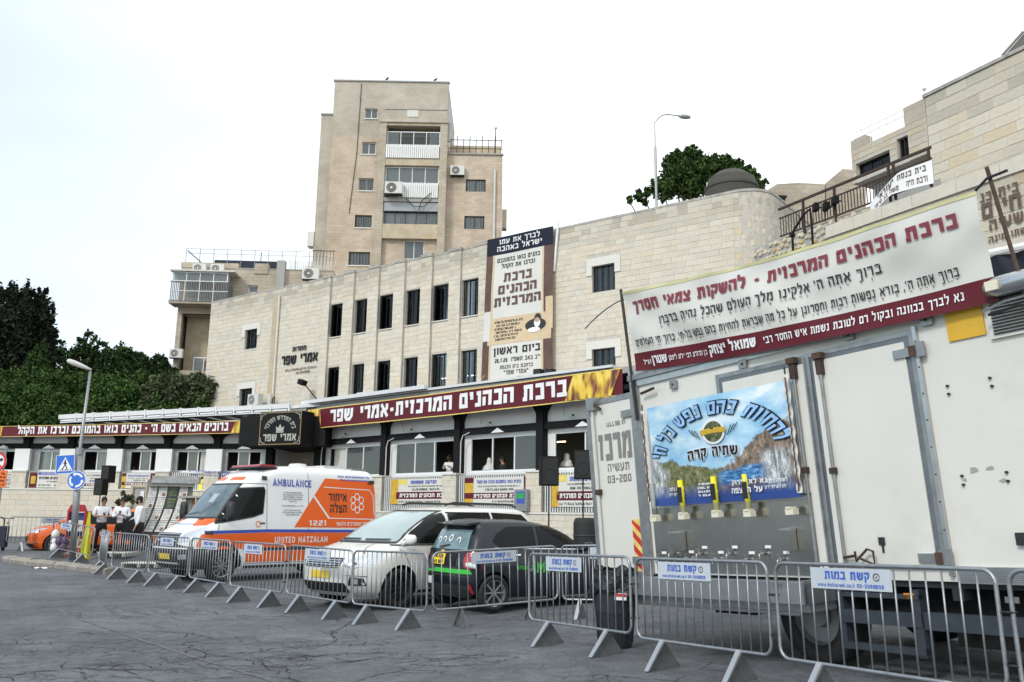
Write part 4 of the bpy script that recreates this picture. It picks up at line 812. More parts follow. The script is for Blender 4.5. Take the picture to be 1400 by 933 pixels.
def notice_box():
    x, z = FB.loc(715, 688, -.6); f = FB.sub(x, -.6, z); e = empty('notice_box', f, 'small grey metal box with a purple and green notice on the fence', 'notice box'); MB().box(-.32, .32, -.14, 0, -.3, .5).out('casing', 'grey_metal', e); MB().box(-.2, .2, -.15, -.141, -.02, .42).out('poster', 'print_blue', e); MB().box(-.17, .17, -.156, -.151, .16, .36).out('green_patch', 'print_green', e)
    mat('print_purple', (.16, .05, .3), .5); e.children
notice_box()
# ================================================================ apartment tower
FT = Frame((-17, 71, 0), (1, .01, 0))
def box_wall(b, x0, x1, y0, y1, z0, z1, front=True):
    if front: b.quad((x0, y0, z0), (x1, y0, z0), (x1, y0, z1), (x0, y0, z1))
    b.quad((x0, y0, z0), (x0, y0, z1), (x0, y1, z1), (x0, y1, z0)); b.quad((x1, y0, z0), (x1, y1, z0), (x1, y1, z1), (x1, y0, z1)); b.quad((x0, y1, z0), (x0, y1, z1), (x1, y1, z1), (x1, y1, z0)); b.quad((x0, y0, z1), (x1, y0, z1), (x1, y1, z1), (x0, y1, z1))
def tower():
    e = empty('apartment_tower', FT, 'tall stone apartment tower with stacked balconies rising behind the synagogue building', 'building')
    wl = [(3.62, 4.75, 36.15, 37.1), (3.5, 4.72, 32.75, 33.9), (3.38, 4.7, 29.35, 30.5), (3.22, 4.68, 25.95, 27.1), (2.85, 4.68, 22.55, 23.75)]
    rec = (5.75, 10.5, 24.9, 35.6); low = (7.55, 9.3, 23.2, 24.85)
    b = MB(); sheet(b, .8, 11.0, 0, 34.4, wl[1:]+[(rec[0], rec[1], rec[2], 34.4), low], 0, .35); box_wall(b, .8, 11.0, 0, 10, 0, 34.4, False); b.out('wall', 'tower_pink', e)
    b = MB(); sheet(b, .8, 11.0, 34.4, 39.7, [wl[0], (rec[0], rec[1], 34.4, rec[3])], 0, .35); box_wall(b, .8, 11.0, 0, 10, 34.4, 39.7, False); b.out('upper_wall', 'tower_grey', e)
    b = MB(); box_wall(b, -.45, .8, 1.0, 9, 0, 36.9); b.out('side_wall', 'tower_grey', e)
    b = MB(); sheet(b, 11.0, 15.95, 0, 33.0, [(12.75, 14.5, 29.55, 30.7), (12.7, 14.45, 26.1, 27.3)], .35, .3); box_wall(b, 11.0, 15.95, .35, 9, 0, 33.0, False); b.out('side_wing_wall', 'tower_pink', e)
    b = MB(); box_wall(b, 11.2, 15.8, 2.2, 8, 33.0, 34.7); b.out('penthouse_wall', 'plaster_warm', e)
    MB().box(.7, 11.1, -.1, .3, 39.7, 39.82).out('parapet', 'concrete', e); MB().box(-.5, .8, .9, 1.2, 36.9, 37.02).out('parapet', 'concrete', e); MB().box(11.0, 16.05, .2, .5, 33.0, 33.12).out('parapet', 'concrete', e)
    for i, (a, c, d, f) in enumerate(wl): window(e, a, c, d, f, .18, 'white_frame' if i < 3 else 'black_frame', 'pane_house', 2, .06, 'shutter' if i == 2 else 'room_dark', bars=7 if i > 1 else 0); MB().box(a-.06, c+.06, -.08, .1, d-.1, d-.003).out('sill', 'stone_trim', e)
    for a, c, d, f in [(12.75, 14.5, 29.55, 30.7), (12.7, 14.45, 26.1, 27.3)]: window(e, a, c, d, f, .5, 'black_frame', 'pane_house', 2, .06, 'room_dark', bars=8, curtain=[(.1, .8)])
    window(e, low[0], low[1], low[2], low[3], .15, 'white_frame', 'pane_house', 2, .07, 'room_dark')
    # balcony stack
    MB().quad((5.7, 1.5, 24), (10.6, 1.5, 24), (10.6, 1.5, 36), (5.7, 1.5, 36)).out('balcony_back_wall', 'plaster_warm', e)
    for x in (5.35, 10.75): MB().box(x-.32, x+.32, -.45, -.004, 22, 35.9).out('balcony_column', 'low_block', e)
    for z0, z1 in ((35.35, 35.9), (31.6, 32.25), (28.25, 28.6), (24.9, 26.2)): MB().box(5.67, 10.43, -.4, 1.49, z0, z1).out('balcony_slab', 'plaster_warm' if z0 != 28.25 else 'concrete', e)
    MB().box(5.0, 11.1, -.55, -.46, 35.6, 36.0).out('balcony_hood', 'tower_grey', e); MB().box(5.4, 11, -.06, -.005, 37.05, 37.12).out('string_course', 'concrete', e); MB().box(7.4, 8.4, -.05, -.004, 36.35, 37.0).out('vent_box', 'ac_white', e)
    for j, (z0, z1) in enumerate(((32.25, 33.5), (28.6, 29.95))):
        n = 26
        for i in range(n):
            if j == 1 and i < 7: continue
            x = 5.7+4.7*i/n; MB().box(x+.01, x+4.7/n-.03, -.5-.03*(i % 2), -.47, z0, z1).out('balustrade_slat', 'white_paint', e)
    window(e, 5.72, 10.4, 33.5, 34.9, -.1, 'white_frame', 'pane_dark', 4, .07, None, curtain=[(.02, .22), (.8, .97)])
    window(e, 5.72, 10.4, 29.95, 31.55, -.1, 'white_frame', 'pane_house', 4, .07, 'shutter')
    window(e, 5.72, 10.4, 26.2, 27.4, .0, 'black_frame', 'pane_house', 5, .06, 'room_dark', curtain=[(.05, .3), (.45, .6)]); MB().box(5.7, 10.43, -.3, .3, 27.42, 28.2).out('awning_box', 'grey_metal', e)
    MB().tube([(7.6, -.6, 28.5), (8.4, -.65, 27.7), (9.2, -.65, 27.7), (9.9, -.6, 28.4)], .04, 5).out('cable', 'rubber', e); MB().tube([(8.8, -.6, 27.4), (9.0, -.65, 28.2), (9.8, -.6, 29.0)], .04, 5).out('cable', 'rubber', e)
    MB().tube([(3.2, -.05, 39.5), (3.1, -.05, 33), (2.7, -.05, 27.2)], .03, 4).out('cable', 'rubber', e)
    for i in range(9): MB().cyl((11.3+i*.56, .4, 32.2), (11.35+i*.56, .4, 34.5+.35*(i % 2)), .035, n=5).out('railing_post', 'rust_iron', e)
    for z in (32.5, 33.6, 34.4): MB().box(11.1, 15.95, .37, .42, z, z+.05).out('rail', 'iron', e)
    MB().cyl((15.3, .2, 20), (15.3, .2, 31.6), .09).out('downpipe', 'ac_white', e); MB().box(11.1, 11.3, -.2, 0, 34, 37.5).out('flue', 'grey_metal', e); MB().cyl((15.3, .6, 33), (15.3, .6, 35.6), .04).out('roof_lamp', 'iron', e); 
    MB().lathe([(0, 0), (.12, .05), (.16, .16), (.1, .28), (0, .3)], 10, Matrix.Translation((15.3, .6, 35.6))).out('globe', 'white_frame', e)
    for z, y in ((24.5, .9), (21.4, .9)): MB().box(-1.0, -.45, y, y+.9, z, z+1.3).out('side_box', 'ac_white', e)
    MB().box(16, 16.4, 1, 2, 26.5, 28.2).out('side_box', 'plaster_warm', e)
    b = MB(); box_wall(b, 15.96, 17.2, 4, 9, 0, 24.8); b.out('rear_block', 'plaster_warm', e)
tower()
ac_unit(FT, 12.0, .34, 30.9, 'air conditioner on the right wing of the apartment tower', 1.45); ac_unit(FT, 6.6, -.55, 28.7, 'large air conditioner on the middle balcony of the apartment tower', 1.8)
for px, py, l in ((529, 109, 'small dark bird perched on the tower roof edge, left one'), (595, 112, 'small dark bird perched on the tower roof edge, right one')):
    a = FT.loc(px, py); f = FT.sub(a[0], 0, 39.82); e = empty('bird', f, l, 'bird'); MB().tube([(-.16, 0, .1), (-.08, 0, .14), (.05, 0, .2), (.12, 0, .3), (.2, 0, .31)], [.02, .07, .09, .06, .02], 7).out('body', 'black_paint', e)
# ================================================================ lower apartment block
FL = Frame((-25, 62, 0), (1, .05, 0))
def low_block():
    e = empty('apartment_block', FL, 'lower stone apartment block with a glazed balcony left of the tower', 'building')
    holes = [(.55, 2.9, 10.5, 16.0), (5.2, 5.95, 17.75, 18.3)]
    b = MB(); sheet(b, .2, 11.5, 0, 19.55, holes, 0, .35); box_wall(b, .2, 11.5, 0, 10, 0, 19.55, False); b.out('wall', 'low_block', e)
    MB().box(.15, 4.4, -.05, .3, 19.55, 19.95).out('parapet', 'low_block', e); MB().box(4.4, 11.5, -.04, .3, 19.552, 19.62).out('coping', 'concrete', e); MB().box(5.6, 6.6, -.08, .5, 19.2, 20.0).out('parapet_pier', 'low_block', e)
    MB().box(7.3, 7.9, -.35, .2, 15, 20.2).out('flue', 'concrete', e)
    # loggia
    b = MB(); b.quad((.5, 1.4, 10), (3, 1.4, 10), (3, 1.4, 16.2), (.5, 1.4, 16.2)); b.quad((.55, .0, 16), (2.9, .0, 16), (2.9, 1.4, 16), (.55, 1.4, 16)); b.out('loggia_wall', 'plaster_warm', e); window(e, 1.3, 2.85, 11.35, 12.95, 1.1, 'white_frame', 'pane_house', 2, .09, 'shutter', open_=[1]); MB().box(.55, 2.9, .05, 1.39, 10.4, 11.25).out('loggia_parapet', 'low_block', e)
    window(e, 5.2, 5.95, 17.75, 18.3, .2, 'white_frame', 'pane_house', 1, .08, 'room_dark')
    # glazed balcony
    MB().box(-.1, 4.6, -1.55, 0, 18.86, 18.98).out('balcony_roof', 'shutter', e); MB().box(-.05, 4.2, -1.4, 0, 16.45, 16.6).out('balcony_slab', 'low_block', e)
    window(e, .05, 4.05, 18.12, 18.84, -1.35, 'white_frame', 'pane_house', 4, .06, 'shutter')
    n = 34
    for i in range(n): x = .0+4.1*(i+.5)/n; MB().box(x-.03, x+.03, -1.42, -1.38, 16.62, 18.05).out('railing_bar', 'fence_dark', e)
    for z in (16.62, 17.35, 18.05): MB().box(-.02, 4.15, -1.45, -1.36, z, z+.06).out('rail', 'ac_white' if z == 17.35 else 'fence_dark', e)
    for i in range(14): y = -1.35+1.3*i/14; MB().box(4.1, 4.14, y, y+.04, 16.62, 18.05).out('railing_bar', 'fence_dark', e)
    for x in (1.05, 2.1, 3.1): MB().box(x-.03, x+.03, -1.46, -1.43, 16.62, 18.1).out('mullion', 'ac_white', e)
    # roof terrace
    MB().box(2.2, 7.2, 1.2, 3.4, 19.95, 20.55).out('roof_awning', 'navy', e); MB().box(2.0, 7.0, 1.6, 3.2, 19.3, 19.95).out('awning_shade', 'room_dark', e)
    for i in range(11): x = .4+i*1.02; MB().cyl((x, .15, 19.6), (x, .15, 21.1), .025, n=5).out('terrace_post', 'grey_metal', e)
    for z in (20.7, 21.05): MB().box(.4, 11, .13, .16, z, z+.03).out('terrace_wire', 'grey_metal', e)
    MB().cyl((.5, .1, 20.9), (2.4, .1, 19.3), .04, n=5).out('stair_rail', 'iron', e)
    n = 22
    for i in range(n): x = 8.1+3.2*i/n; MB().box(x, x+.06, .32, .36, 19.65, 20.4).out('terrace_slat', 'ac_white', e)
    for i in range(7): x = 10.0+i*.25; MB().box(x, x+.03, -.7, -.67, 19.8, 20.9).out('cage_bar', 'iron', e)
    MB().box(9.9, 11.6, -.72, -.66, 20.9, 20.95).out('cage_rail', 'iron', e)
    MB().cyl((5.9, .4, 20.0), (5.9, .4, 21.0), .03).out('roof_lamp', 'iron', e)
low_block()
for x, y, z, l, s in ((1.7, -.3, 19.0, 'air conditioner above the glazed balcony, left of the pair', 1.15), (3.0, -.3, 19.0, 'air conditioner above the glazed balcony, right of the pair', 1.15), (9.9, -.3, 18.7, 'large white air conditioner at the foot of the tower', 1.45), (.5, -.1, 12.6, 'air conditioner beside the lowest window of the left apartment block', 1.1)): ac_unit(FL, x, y, z, l, s)
# ================================================================ right-hand stone buildings
FR = Frame((10.5, 21, 0), (.53, -1, 0)); FR2 = Frame((11.3, 22.2, 0), (.53, -1, 0)); FU = Frame((12, 24, 0), (.5, -1, 0))
def right_buildings():
    e = empty('lower_stone_building', FR, 'stone wall building with brown Hebrew letters behind the truck, right edge', 'building')
    b = MB(); box_wall(b, -3.05, 7, 0, .9, 0, 9.8); b.out('wall', 'stone_back', e)
    GRIME[0] = 9.9; stones(e, -3.05, 7, 4.0, 9.55, [], .29, (.45, .85), PAL_WARM, 280, key=lambda q: -(q[2] > 7.0)*8-(q[2] > 5.6)*2-(-4.3 < q[0] < 3.4)*8-q[0]*.1, seed=101)
    GRIME[0] = None; x = -3.05; r = random.Random(8)
    while x < 6.9: ln = r.uniform(.9, 1.25); MB().box(x+.006, x+ln-.006, -.07, .5, 9.56, 9.9+r.uniform(0, .015)).out('coping_stone', 'stone', e); x += ln
    t = MB(); fn = lambda u, v, d: (u, -.06-d, v)
    for s, px, py, h in (('בית כנ', 1340, 278, .22), ('חיים', 1343, 300, .36), ('ישעיה', 1353, 316, .25), ('אשתו מינה', 1352, 333, .15)):
        a = FR.loc(px, py, -.06); put_text(t, s, fn, a[0], a[1], h, align='l', weight=.24)
    mat('bronze', (.12, .075, .055), .6); t.out('wall_lettering', 'bronze', e)
    e = empty('rubble_wall', FR2, 'rough rubble stone wall below the brown railing', 'wall'); b = MB(); b.box(-6.6, -1.75, .0, .5, 6, 10.62); b.box(-1.75, .3, .0, .5, 6, 10.2); b.out('wall_core', 'concrete', e)
    cells = []; r = random.Random(12)
    for i in range(24):
        for j in range(14): cells.append((-6.5+.205*i+r.uniform(-.06, .06)+(.1 if j % 2 else 0), 8.1+.185*j+r.uniform(-.05, .05)))
    for k, (cx, cz) in enumerate(cells):
        if cz > 10.55 or cx > -1.8: continue
        n = 6; rr = r.uniform(.085, .115); mb = MB(); ph = r.random()*6; ring = [(cx+rr*1.1*r.uniform(.8, 1.1)*math.cos(ph+6.283*i/n), cz+rr*r.uniform(.75, 1.0)*math.sin(ph+6.283*i/n)) for i in range(n)]; p = r.uniform(.03, .08)
        mb.add([(a, -.0, c) for a, c in ring]+[(cx+(a-cx)*.75, -p, cz+(c-cz)*.75) for a, c in ring], [(i, (i+1) % n, (i+1) % n+n, i+n) for i in range(n)]+[tuple(range(n, 2*n))], r.choice(PAL_WARM+[(1.0, .8, .5), (1.1, 1.08, 1.02)])); mb.out('rubble_stone', 'rubble', e, tint=True)
    e = empty('balcony_railing', FR2, 'brown metal railing climbing over the rubble wall', 'railing')
    for z, h in ((11.58, .07), (11.28, .04), (10.66, .045)): MB().box(-5.35, .28, -.06-h/2, -.06+h/2, z, z+h).out('rail', 'rust_iron', e)
    for x in (-4.3, -3.05, -1.1, -.93, .2): MB().box(x-.028, x+.028, -.1, -.03, 10.5, 11.57).out('post', 'rust_iron', e)
    n = 48
    for i in range(n): x = -5.3+5.45*i/n; MB().box(x, x+.022, -.072, -.05, 10.7, 11.28).out('baluster', 'rust_iron', e)
    # hanging sign on the railing
    f = FR2; e = empty('synagogue_sign', f, 'white curved sign with brown Hebrew letters hung on the brown railing', 'sign'); x0, x1 = -1.72, .35
    def P(u, v, l=0): x = x0+(x1-x0)*u; lo = 10.27+.38*min(1, u*2.6)-.12*u; hi = 10.62+.5*min(1, u*1.9)+.08*u; return (x, -.16-.12*math.sin(u*3.1)-l, lo+(hi-lo)*v)
    MB().grid(P, 20, 2).out('board', 'print_white', e, smooth_=True); MB().grid(lambda u, v: P(u, v, -.02), 20, 2).out('board_back', 'grey_metal', e)
    t = MB(); fn = lambda x, z, d: P((x-x0)/(x1-x0), z, .012+d)
    put_text(t, 'בית כנסת', fn, -.25, .62, .26, width=.86, weight=.2); put_text(t, '"עזרא"', fn, -1.1, .5, .4, width=.6, weight=.24); put_text(t, 'משה בן סימי', fn, -1.1, .12, .26, width=.9, weight=.2); put_text(t, 'ורבת ה"ה', fn, -.1, .15, .26, width=.6, weight=.2); t.out('lettering', 'bronze', e)
    e = empty('terrace_wall', FR2.sub(0, 1.4, 0), 'shaded plaster wall behind the hanging sign', 'wall'); MB().box(-1.9, -.55, 0, .2, 9.9, 11.3).out('plaster', 'concrete', e)
    # upper building
    e = empty('upper_stone_building', FU, 'tall stone building with coarse blocks at the upper right corner', 'building'); b = MB(); box_wall(b, .45, 8, 0, 6, 0, 13.95); b.out('wall', 'stone_back', e)
    GRIME[0] = 13.95; stones(e, .45, 8, 9.0, 13.95, [], .3, (.55, .95), PAL_WARM+[(1, .90, .76)], 200, key=lambda q: q[0], seed=111); GRIME[0] = None; MB().box(.4, 8, -.06, .4, 13.96, 14.06).out('coping', 'coping', e)
    MB().prism([(2.95, 14.063), (3.55, 14.42), (5.5, 15.2), (5.5, 14.063)], .0, 2).out('roof_slope', 'plaster_dark', e); MB().beam((2.9, -.03, 14.08), (3.55, -.03, 14.46), .06, .05).out('roof_edge', 'concrete', e)
    b = MB(); w1 = (-2.2, -.9, 12.42, 12.84); w2 = (-.62, -.22, 12.35, 13.05)
    sheet(b, -2.35, .45, 12.2, 13.35, [(-2.2, -.9, 12.35, 12.84), w2], -.02, .3); box_wall(b, -2.35, .44, -.02, 5, 12.2, 13.35, False); b.quad((-2.35, -.02, 12.2), (.45, -.02, 12.2), (.45, 5, 12.2), (-2.35, 5, 12.2)); b.out('overhang_wall', 'stone_back', e); stones(e, -2.35, .44, 12.2, 13.35, [(-2.2, -.9, 12.35, 12.84), w2], .19, (.4, .7), PAL_GREY, 60, key=lambda q: -q[0], y=-.021, seed=121)
    b = MB(); box_wall(b, -2.0, .44, .5, 5, 9, 12.19); b.out('lower_storey_wall', 'concrete', e); MB().box(-2.35, -1.75, -.02, .3, 13.36, 13.68).box(-.3, .44, -.02, .3, 13.36, 13.95).out('parapet', 'tower_grey', e)
    window(e, -2.2, -.9, 12.35, 12.84, .15, 'black_frame', 'pane_dark', 3, .04, 'navy'); window(e, -.62, -.22, 12.35, 13.05, .12, 'black_frame', 'pane_dark', 2, .04, 'room_dark', bars=3)
    for i in range(9): x = -2.3+.32*i; MB().cyl((x, .1, 13.35), (x, .1, 13.98), .012, n=5).out('terrace_post', 'ac_white', e)
    for z in (13.75, 13.95): MB().box(-2.3, .4, .09, .11, z, z+.018).out('terrace_rail', 'ac_white', e)
    MB().cyl((.42, .05, 14.0), (.42, .05, 14.2), .015).lathe([(0, 0), (.05, .02), (.07, .07), (.04, .12), (0, .13)], 10, Matrix.Translation((.42, .05, 14.2))).out('roof_lamp', 'ac_white', e)
    # far pale roofs
    ff = Frame((0, 48, 0), (1, 0, 0))
    def poly(name, pts, dy, m, label):
        P = [ff.loc(*p) for p in pts]; cx = sum(p[0] for p in P)/len(P); f = ff.sub(cx, 0, 0); e2 = empty(name, f, label, 'building'); MB().prism([(x-cx, z) for x, z in P], 0, dy).out('wall', m, e2); return e2, f, cx
    poly('far_stone_house', [(1046, 300), (1046, 262), (1062, 252), (1092, 250), (1128, 252), (1128, 330)], 8, 'far_stone', 'far pale stone house with a dark eave left of the brown railing')
    e2, f, cx = poly('far_stone_house', [(1129.5, 330), (1129.5, 250), (1152, 231), (1184, 234), (1184, 330)], 5, 'far_stone', 'far pale stone house behind the brown railing, under the overhang')
    f2 = Frame((0, 46, 0), (1, 0, 0)); a = f2.loc(1046, 266); c = f2.loc(1075, 280); e2 = empty('eave', f2.sub(a[0], 0, 0), 'dark wooden eave between the round corner and the far house', 'eave'); MB().prism([(0, a[1]), (c[0]-a[0]+.1, a[1]-.05), (c[0]-a[0]-.2, c[1]), (.5, a[1]-.5)], 0, 3).out('eave_board', 'black_paint', e2)
right_buildings()
for px, py, l in ((1115, 284, 'black floodlight box on the brown railing, leftmost'), (1129, 283, 'black floodlight box on the brown railing, middle one'), (1141, 275, 'black floodlight box on the brown railing, rightmost')):
    a = FR2.loc(px, py, -.2); f = FR2.sub(a[0], -.2, a[1], R(-25)); e = empty('floodlight', f, l, 'floodlight'); MB().prism([(-.12, -.12), (.14, -.1), (.14, .12), (-.08, .13)], -.07, .07).out('housing', 'black_paint', e); MB().box(-.02, .02, .07, .2, -.02, .02).out('bracket', 'iron', e)
f = FR.sub(-4.0, -.2, 9.6); e = empty('vent_pipe', f, 'black bent metal pipe in front of the rubble wall', 'pipe'); MB().tube([(-.18, 0, -1.2), (-.18, 0, .35), (-.1, 0, .5), (.3, 0, .85), (.55, 0, .95), (.58, 0, .6), (.58, 0, -1)], .035, 8).out('pipe', 'black_paint', e); MB().box(-.24, -.12, -.06, .06, .3, .4).out('cap', 'black_paint', e)
# ================================================================ hillside and greenery on the left
def hill():
    xs = np.linspace(-80, -12, 35); ys = np.linspace(50.5, 95, 24)
    vs = [(x, y, (7.2*smooth(50.5, 56, y)+4*smooth(56, 95, y))+.4*math.sin(x*.4)*math.cos(y*.3)) for x in xs for y in ys]; ny = len(ys)
    me = bpy.data.meshes.new('hillside'); me.from_pydata(vs, [], [(i*ny+j, (i+1)*ny+j, (i+1)*ny+j+1, i*ny+j+1) for i in range(len(xs)-1) for j in range(ny-1)]); me.materials.append(MATS['earth']); tag(link_mesh('hillside', me), kind='structure')
hill()
def tree(name, px, Y, blobs, m, n, size, label, trunk_r=.2, base=7.0, seed=1, grp=None, cat='tree', cone=False):
    """blobs: (px, py, radius in px, vertical factor, depth shift)"""
    k = Y/FPX; B_ = []
    for b in blobs:
        P = at(b[0], b[1], Y+b[4] if len(b) > 4 else Y); r_ = b[2]*k; B_.append((P.x, P.y, P.z, r_, r_*.9, r_*(b[3] if len(b) > 3 else 1)))
    cx = sum(b[0]*b[3] for b in B_)/sum(b[3] for b in B_); cy = sum(b[1] for b in B_)/len(B_); o = Vector((cx, cy, base)); e = empty(name, o, label, cat, grp)
    L_ = [(b[0]-cx, b[1]-cy, b[2]-base, b[3], b[4], b[5]) for b in B_]; leaves('crown', m, L_, int(n*2.1), size*.64, e, seed, spiky=cone, clump=40)
    t = MB(); top = max(b[2] for b in L_)*.75; t.tube([(0, 0, -.3), (.1, 0, top*.4), (-.05, .1, top)], [trunk_r*1.3, trunk_r, trunk_r*.4], 8)
    for b in L_: t.tube([(0, 0, max(.2, min(b[2], top)*.45)), (b[0]*.5, b[1]*.5, b[2]*.75), (b[0], b[1], b[2])], [trunk_r*.5, trunk_r*.3, .03], 5)
    t.out('trunk', 'bark', e); return e
rnd = random.Random(21)
bl = [(25, 420, 17, 1.5), (48, 425, 16, 1.3), (10, 428, 20, 1.5), (32, 455, 36, 1.0), (5, 470, 32, 1.1), (55, 455, 17, 1.2), (35, 490, 34, 1.0), (60, 490, 15), (-20, 470, 38), (10, 520, 36), (68, 432, 9, 1.6), (75, 462, 6, 1.3), (38, 404, 8, 2), (58, 408, 7, 2), (15, 402, 7, 2), (72, 480, 7, 1.2), (30, 540, 30)]
tree('conifer_tree', 0, 66, bl, 'leaf_cypress', 26000, .26, 'large dark ragged conifer at the left edge of the picture', .35, seed=3, cone=True)
bl = [(118, 468, 13), (105, 480, 18), (130, 478, 15), (90, 492, 17), (75, 505, 18), (112, 500, 28), (140, 496, 20), (60, 525, 22), (95, 525, 28), (128, 525, 26), (122, 456, 5), (148, 478, 6), (85, 470, 6)]
tree('leafy_tree', 0, 61, bl, 'leaf_dark', 4200, .24, 'sparse round-leaved tree behind the street lamp head', .2, seed=4)
bl = [(50, 500, 14, 1.4), (62, 520, 16), (42, 530, 22), (55, 482, 8, 1.8)]
tree('leafy_tree', 0, 60, bl, 'leaf_ivy', 5000, .2, 'greener young tree in front of the ragged conifer', .12, seed=5)
bl = [(178, 492, 10, 1.2), (168, 482, 8), (190, 488, 8)]
tree('pale_tree', 0, 75, bl, 'leaf_bright', 2200, .2, 'small pale yellowish tree showing between the dark trees', .12, seed=6, base=9)
bl = [(160, 508, 26, 1.2), (190, 512, 22), (182, 500, 12, 1.6), (150, 490, 12), (175, 530, 30), (145, 540, 28)]
tree('leafy_tree', 0, 58, bl, 'leaf_dark', 11000, .22, 'dark bushy tree in the middle of the green slope', .2, seed=7)
bl = [(215, 508, 15, 1.3), (222, 496, 7, 1.6), (205, 522, 18), (232, 518, 12, 1.2), (215, 540, 24), (197, 495, 5, 1.5)]
tree('leafy_tree', 0, 57.5, bl, 'leaf_dark', 8000, .22, 'dark tree next to the left apartment block', .2, seed=8)
bl = [(-10, 545, 20), (5, 530, 14), (-15, 510, 14)]
tree('bright_bush', 0, 56.5, bl, 'leaf_bright', 2500, .2, 'yellow-green bush at the far left edge of the slope', .08, seed=9, cat='bush')
def ivy():
    r = random.Random(31); B_ = []
    for i in range(34):
        px = -40+i*10.0+r.uniform(-4, 4); py = 560+r.uniform(-6, 8)-8*math.sin(i*.7); P = at(px, py, 53+r.uniform(-.8, .8)); B_.append((P.x, P.y, P.z, r.uniform(1.0, 1.6), .9, r.uniform(1.0, 1.5)))
    for i in range(30):
        px = -40+i*11; P = at(px, 584, 51.8); B_.append((P.x, P.y, P.z, 1.1, .7, 1.1)); P = at(px, 535+r.uniform(-3, 6), 55); 
        if px < 225: B_.append((P.x, P.y, P.z, 1.3, 1, 1.2))
    leaves('ivy_hedge', 'leaf_ivy', B_, 110000, .115, None, 12, kind='stuff', label='dense climbing ivy covering the green slope behind the hall', cat='hedge')
    B_ = []
    for i in range(14): P = at(212+r.uniform(0, 62), 535+r.uniform(-10, 22), 52.6+r.uniform(-.5, .5)); B_.append((P.x, P.y, P.z, .9, .7, .8))
    o = leaves('olive_shrub', 'leaf_olive', B_, 20000, .11, None, 13, label='greyish olive shrub spilling over the wall left of the stone building', cat='shrub')
ivy()
def left_terrace_wall():
    f = Frame((-27, 58, 0), (1, .05, 0)); a = f.loc(222, 508); c = f.loc(280, 518); e = empty('terrace_wall', f, 'low stone terrace wall with ivy under the left apartment block', 'wall'); MB().box(a[0], c[0]+2, 0, .5, 8, a[1]+.1).out('wall_face', 'low_block', e)
left_terrace_wall()
bl = [(925, 232, 20, 1.0), (948, 214, 13), (905, 258, 18), (880, 270, 13), (860, 275, 7), (940, 245, 26), (915, 222, 10), (960, 240, 22), (988, 232, 15), (1010, 235, 13), (1028, 245, 13), (1040, 256, 10), (972, 222, 10), (1000, 250, 16), (990, 228, 15), (1008, 232, 14), (1022, 238, 12), (1036, 250, 11), (965, 228, 16), (925, 215, 12), (945, 210, 10)]
tree('crown_tree', 0, 50, bl, 'leaf_tree', 12000, .2, 'round green tree showing above the stone building beside the roof tank', .22, base=3, seed=15)
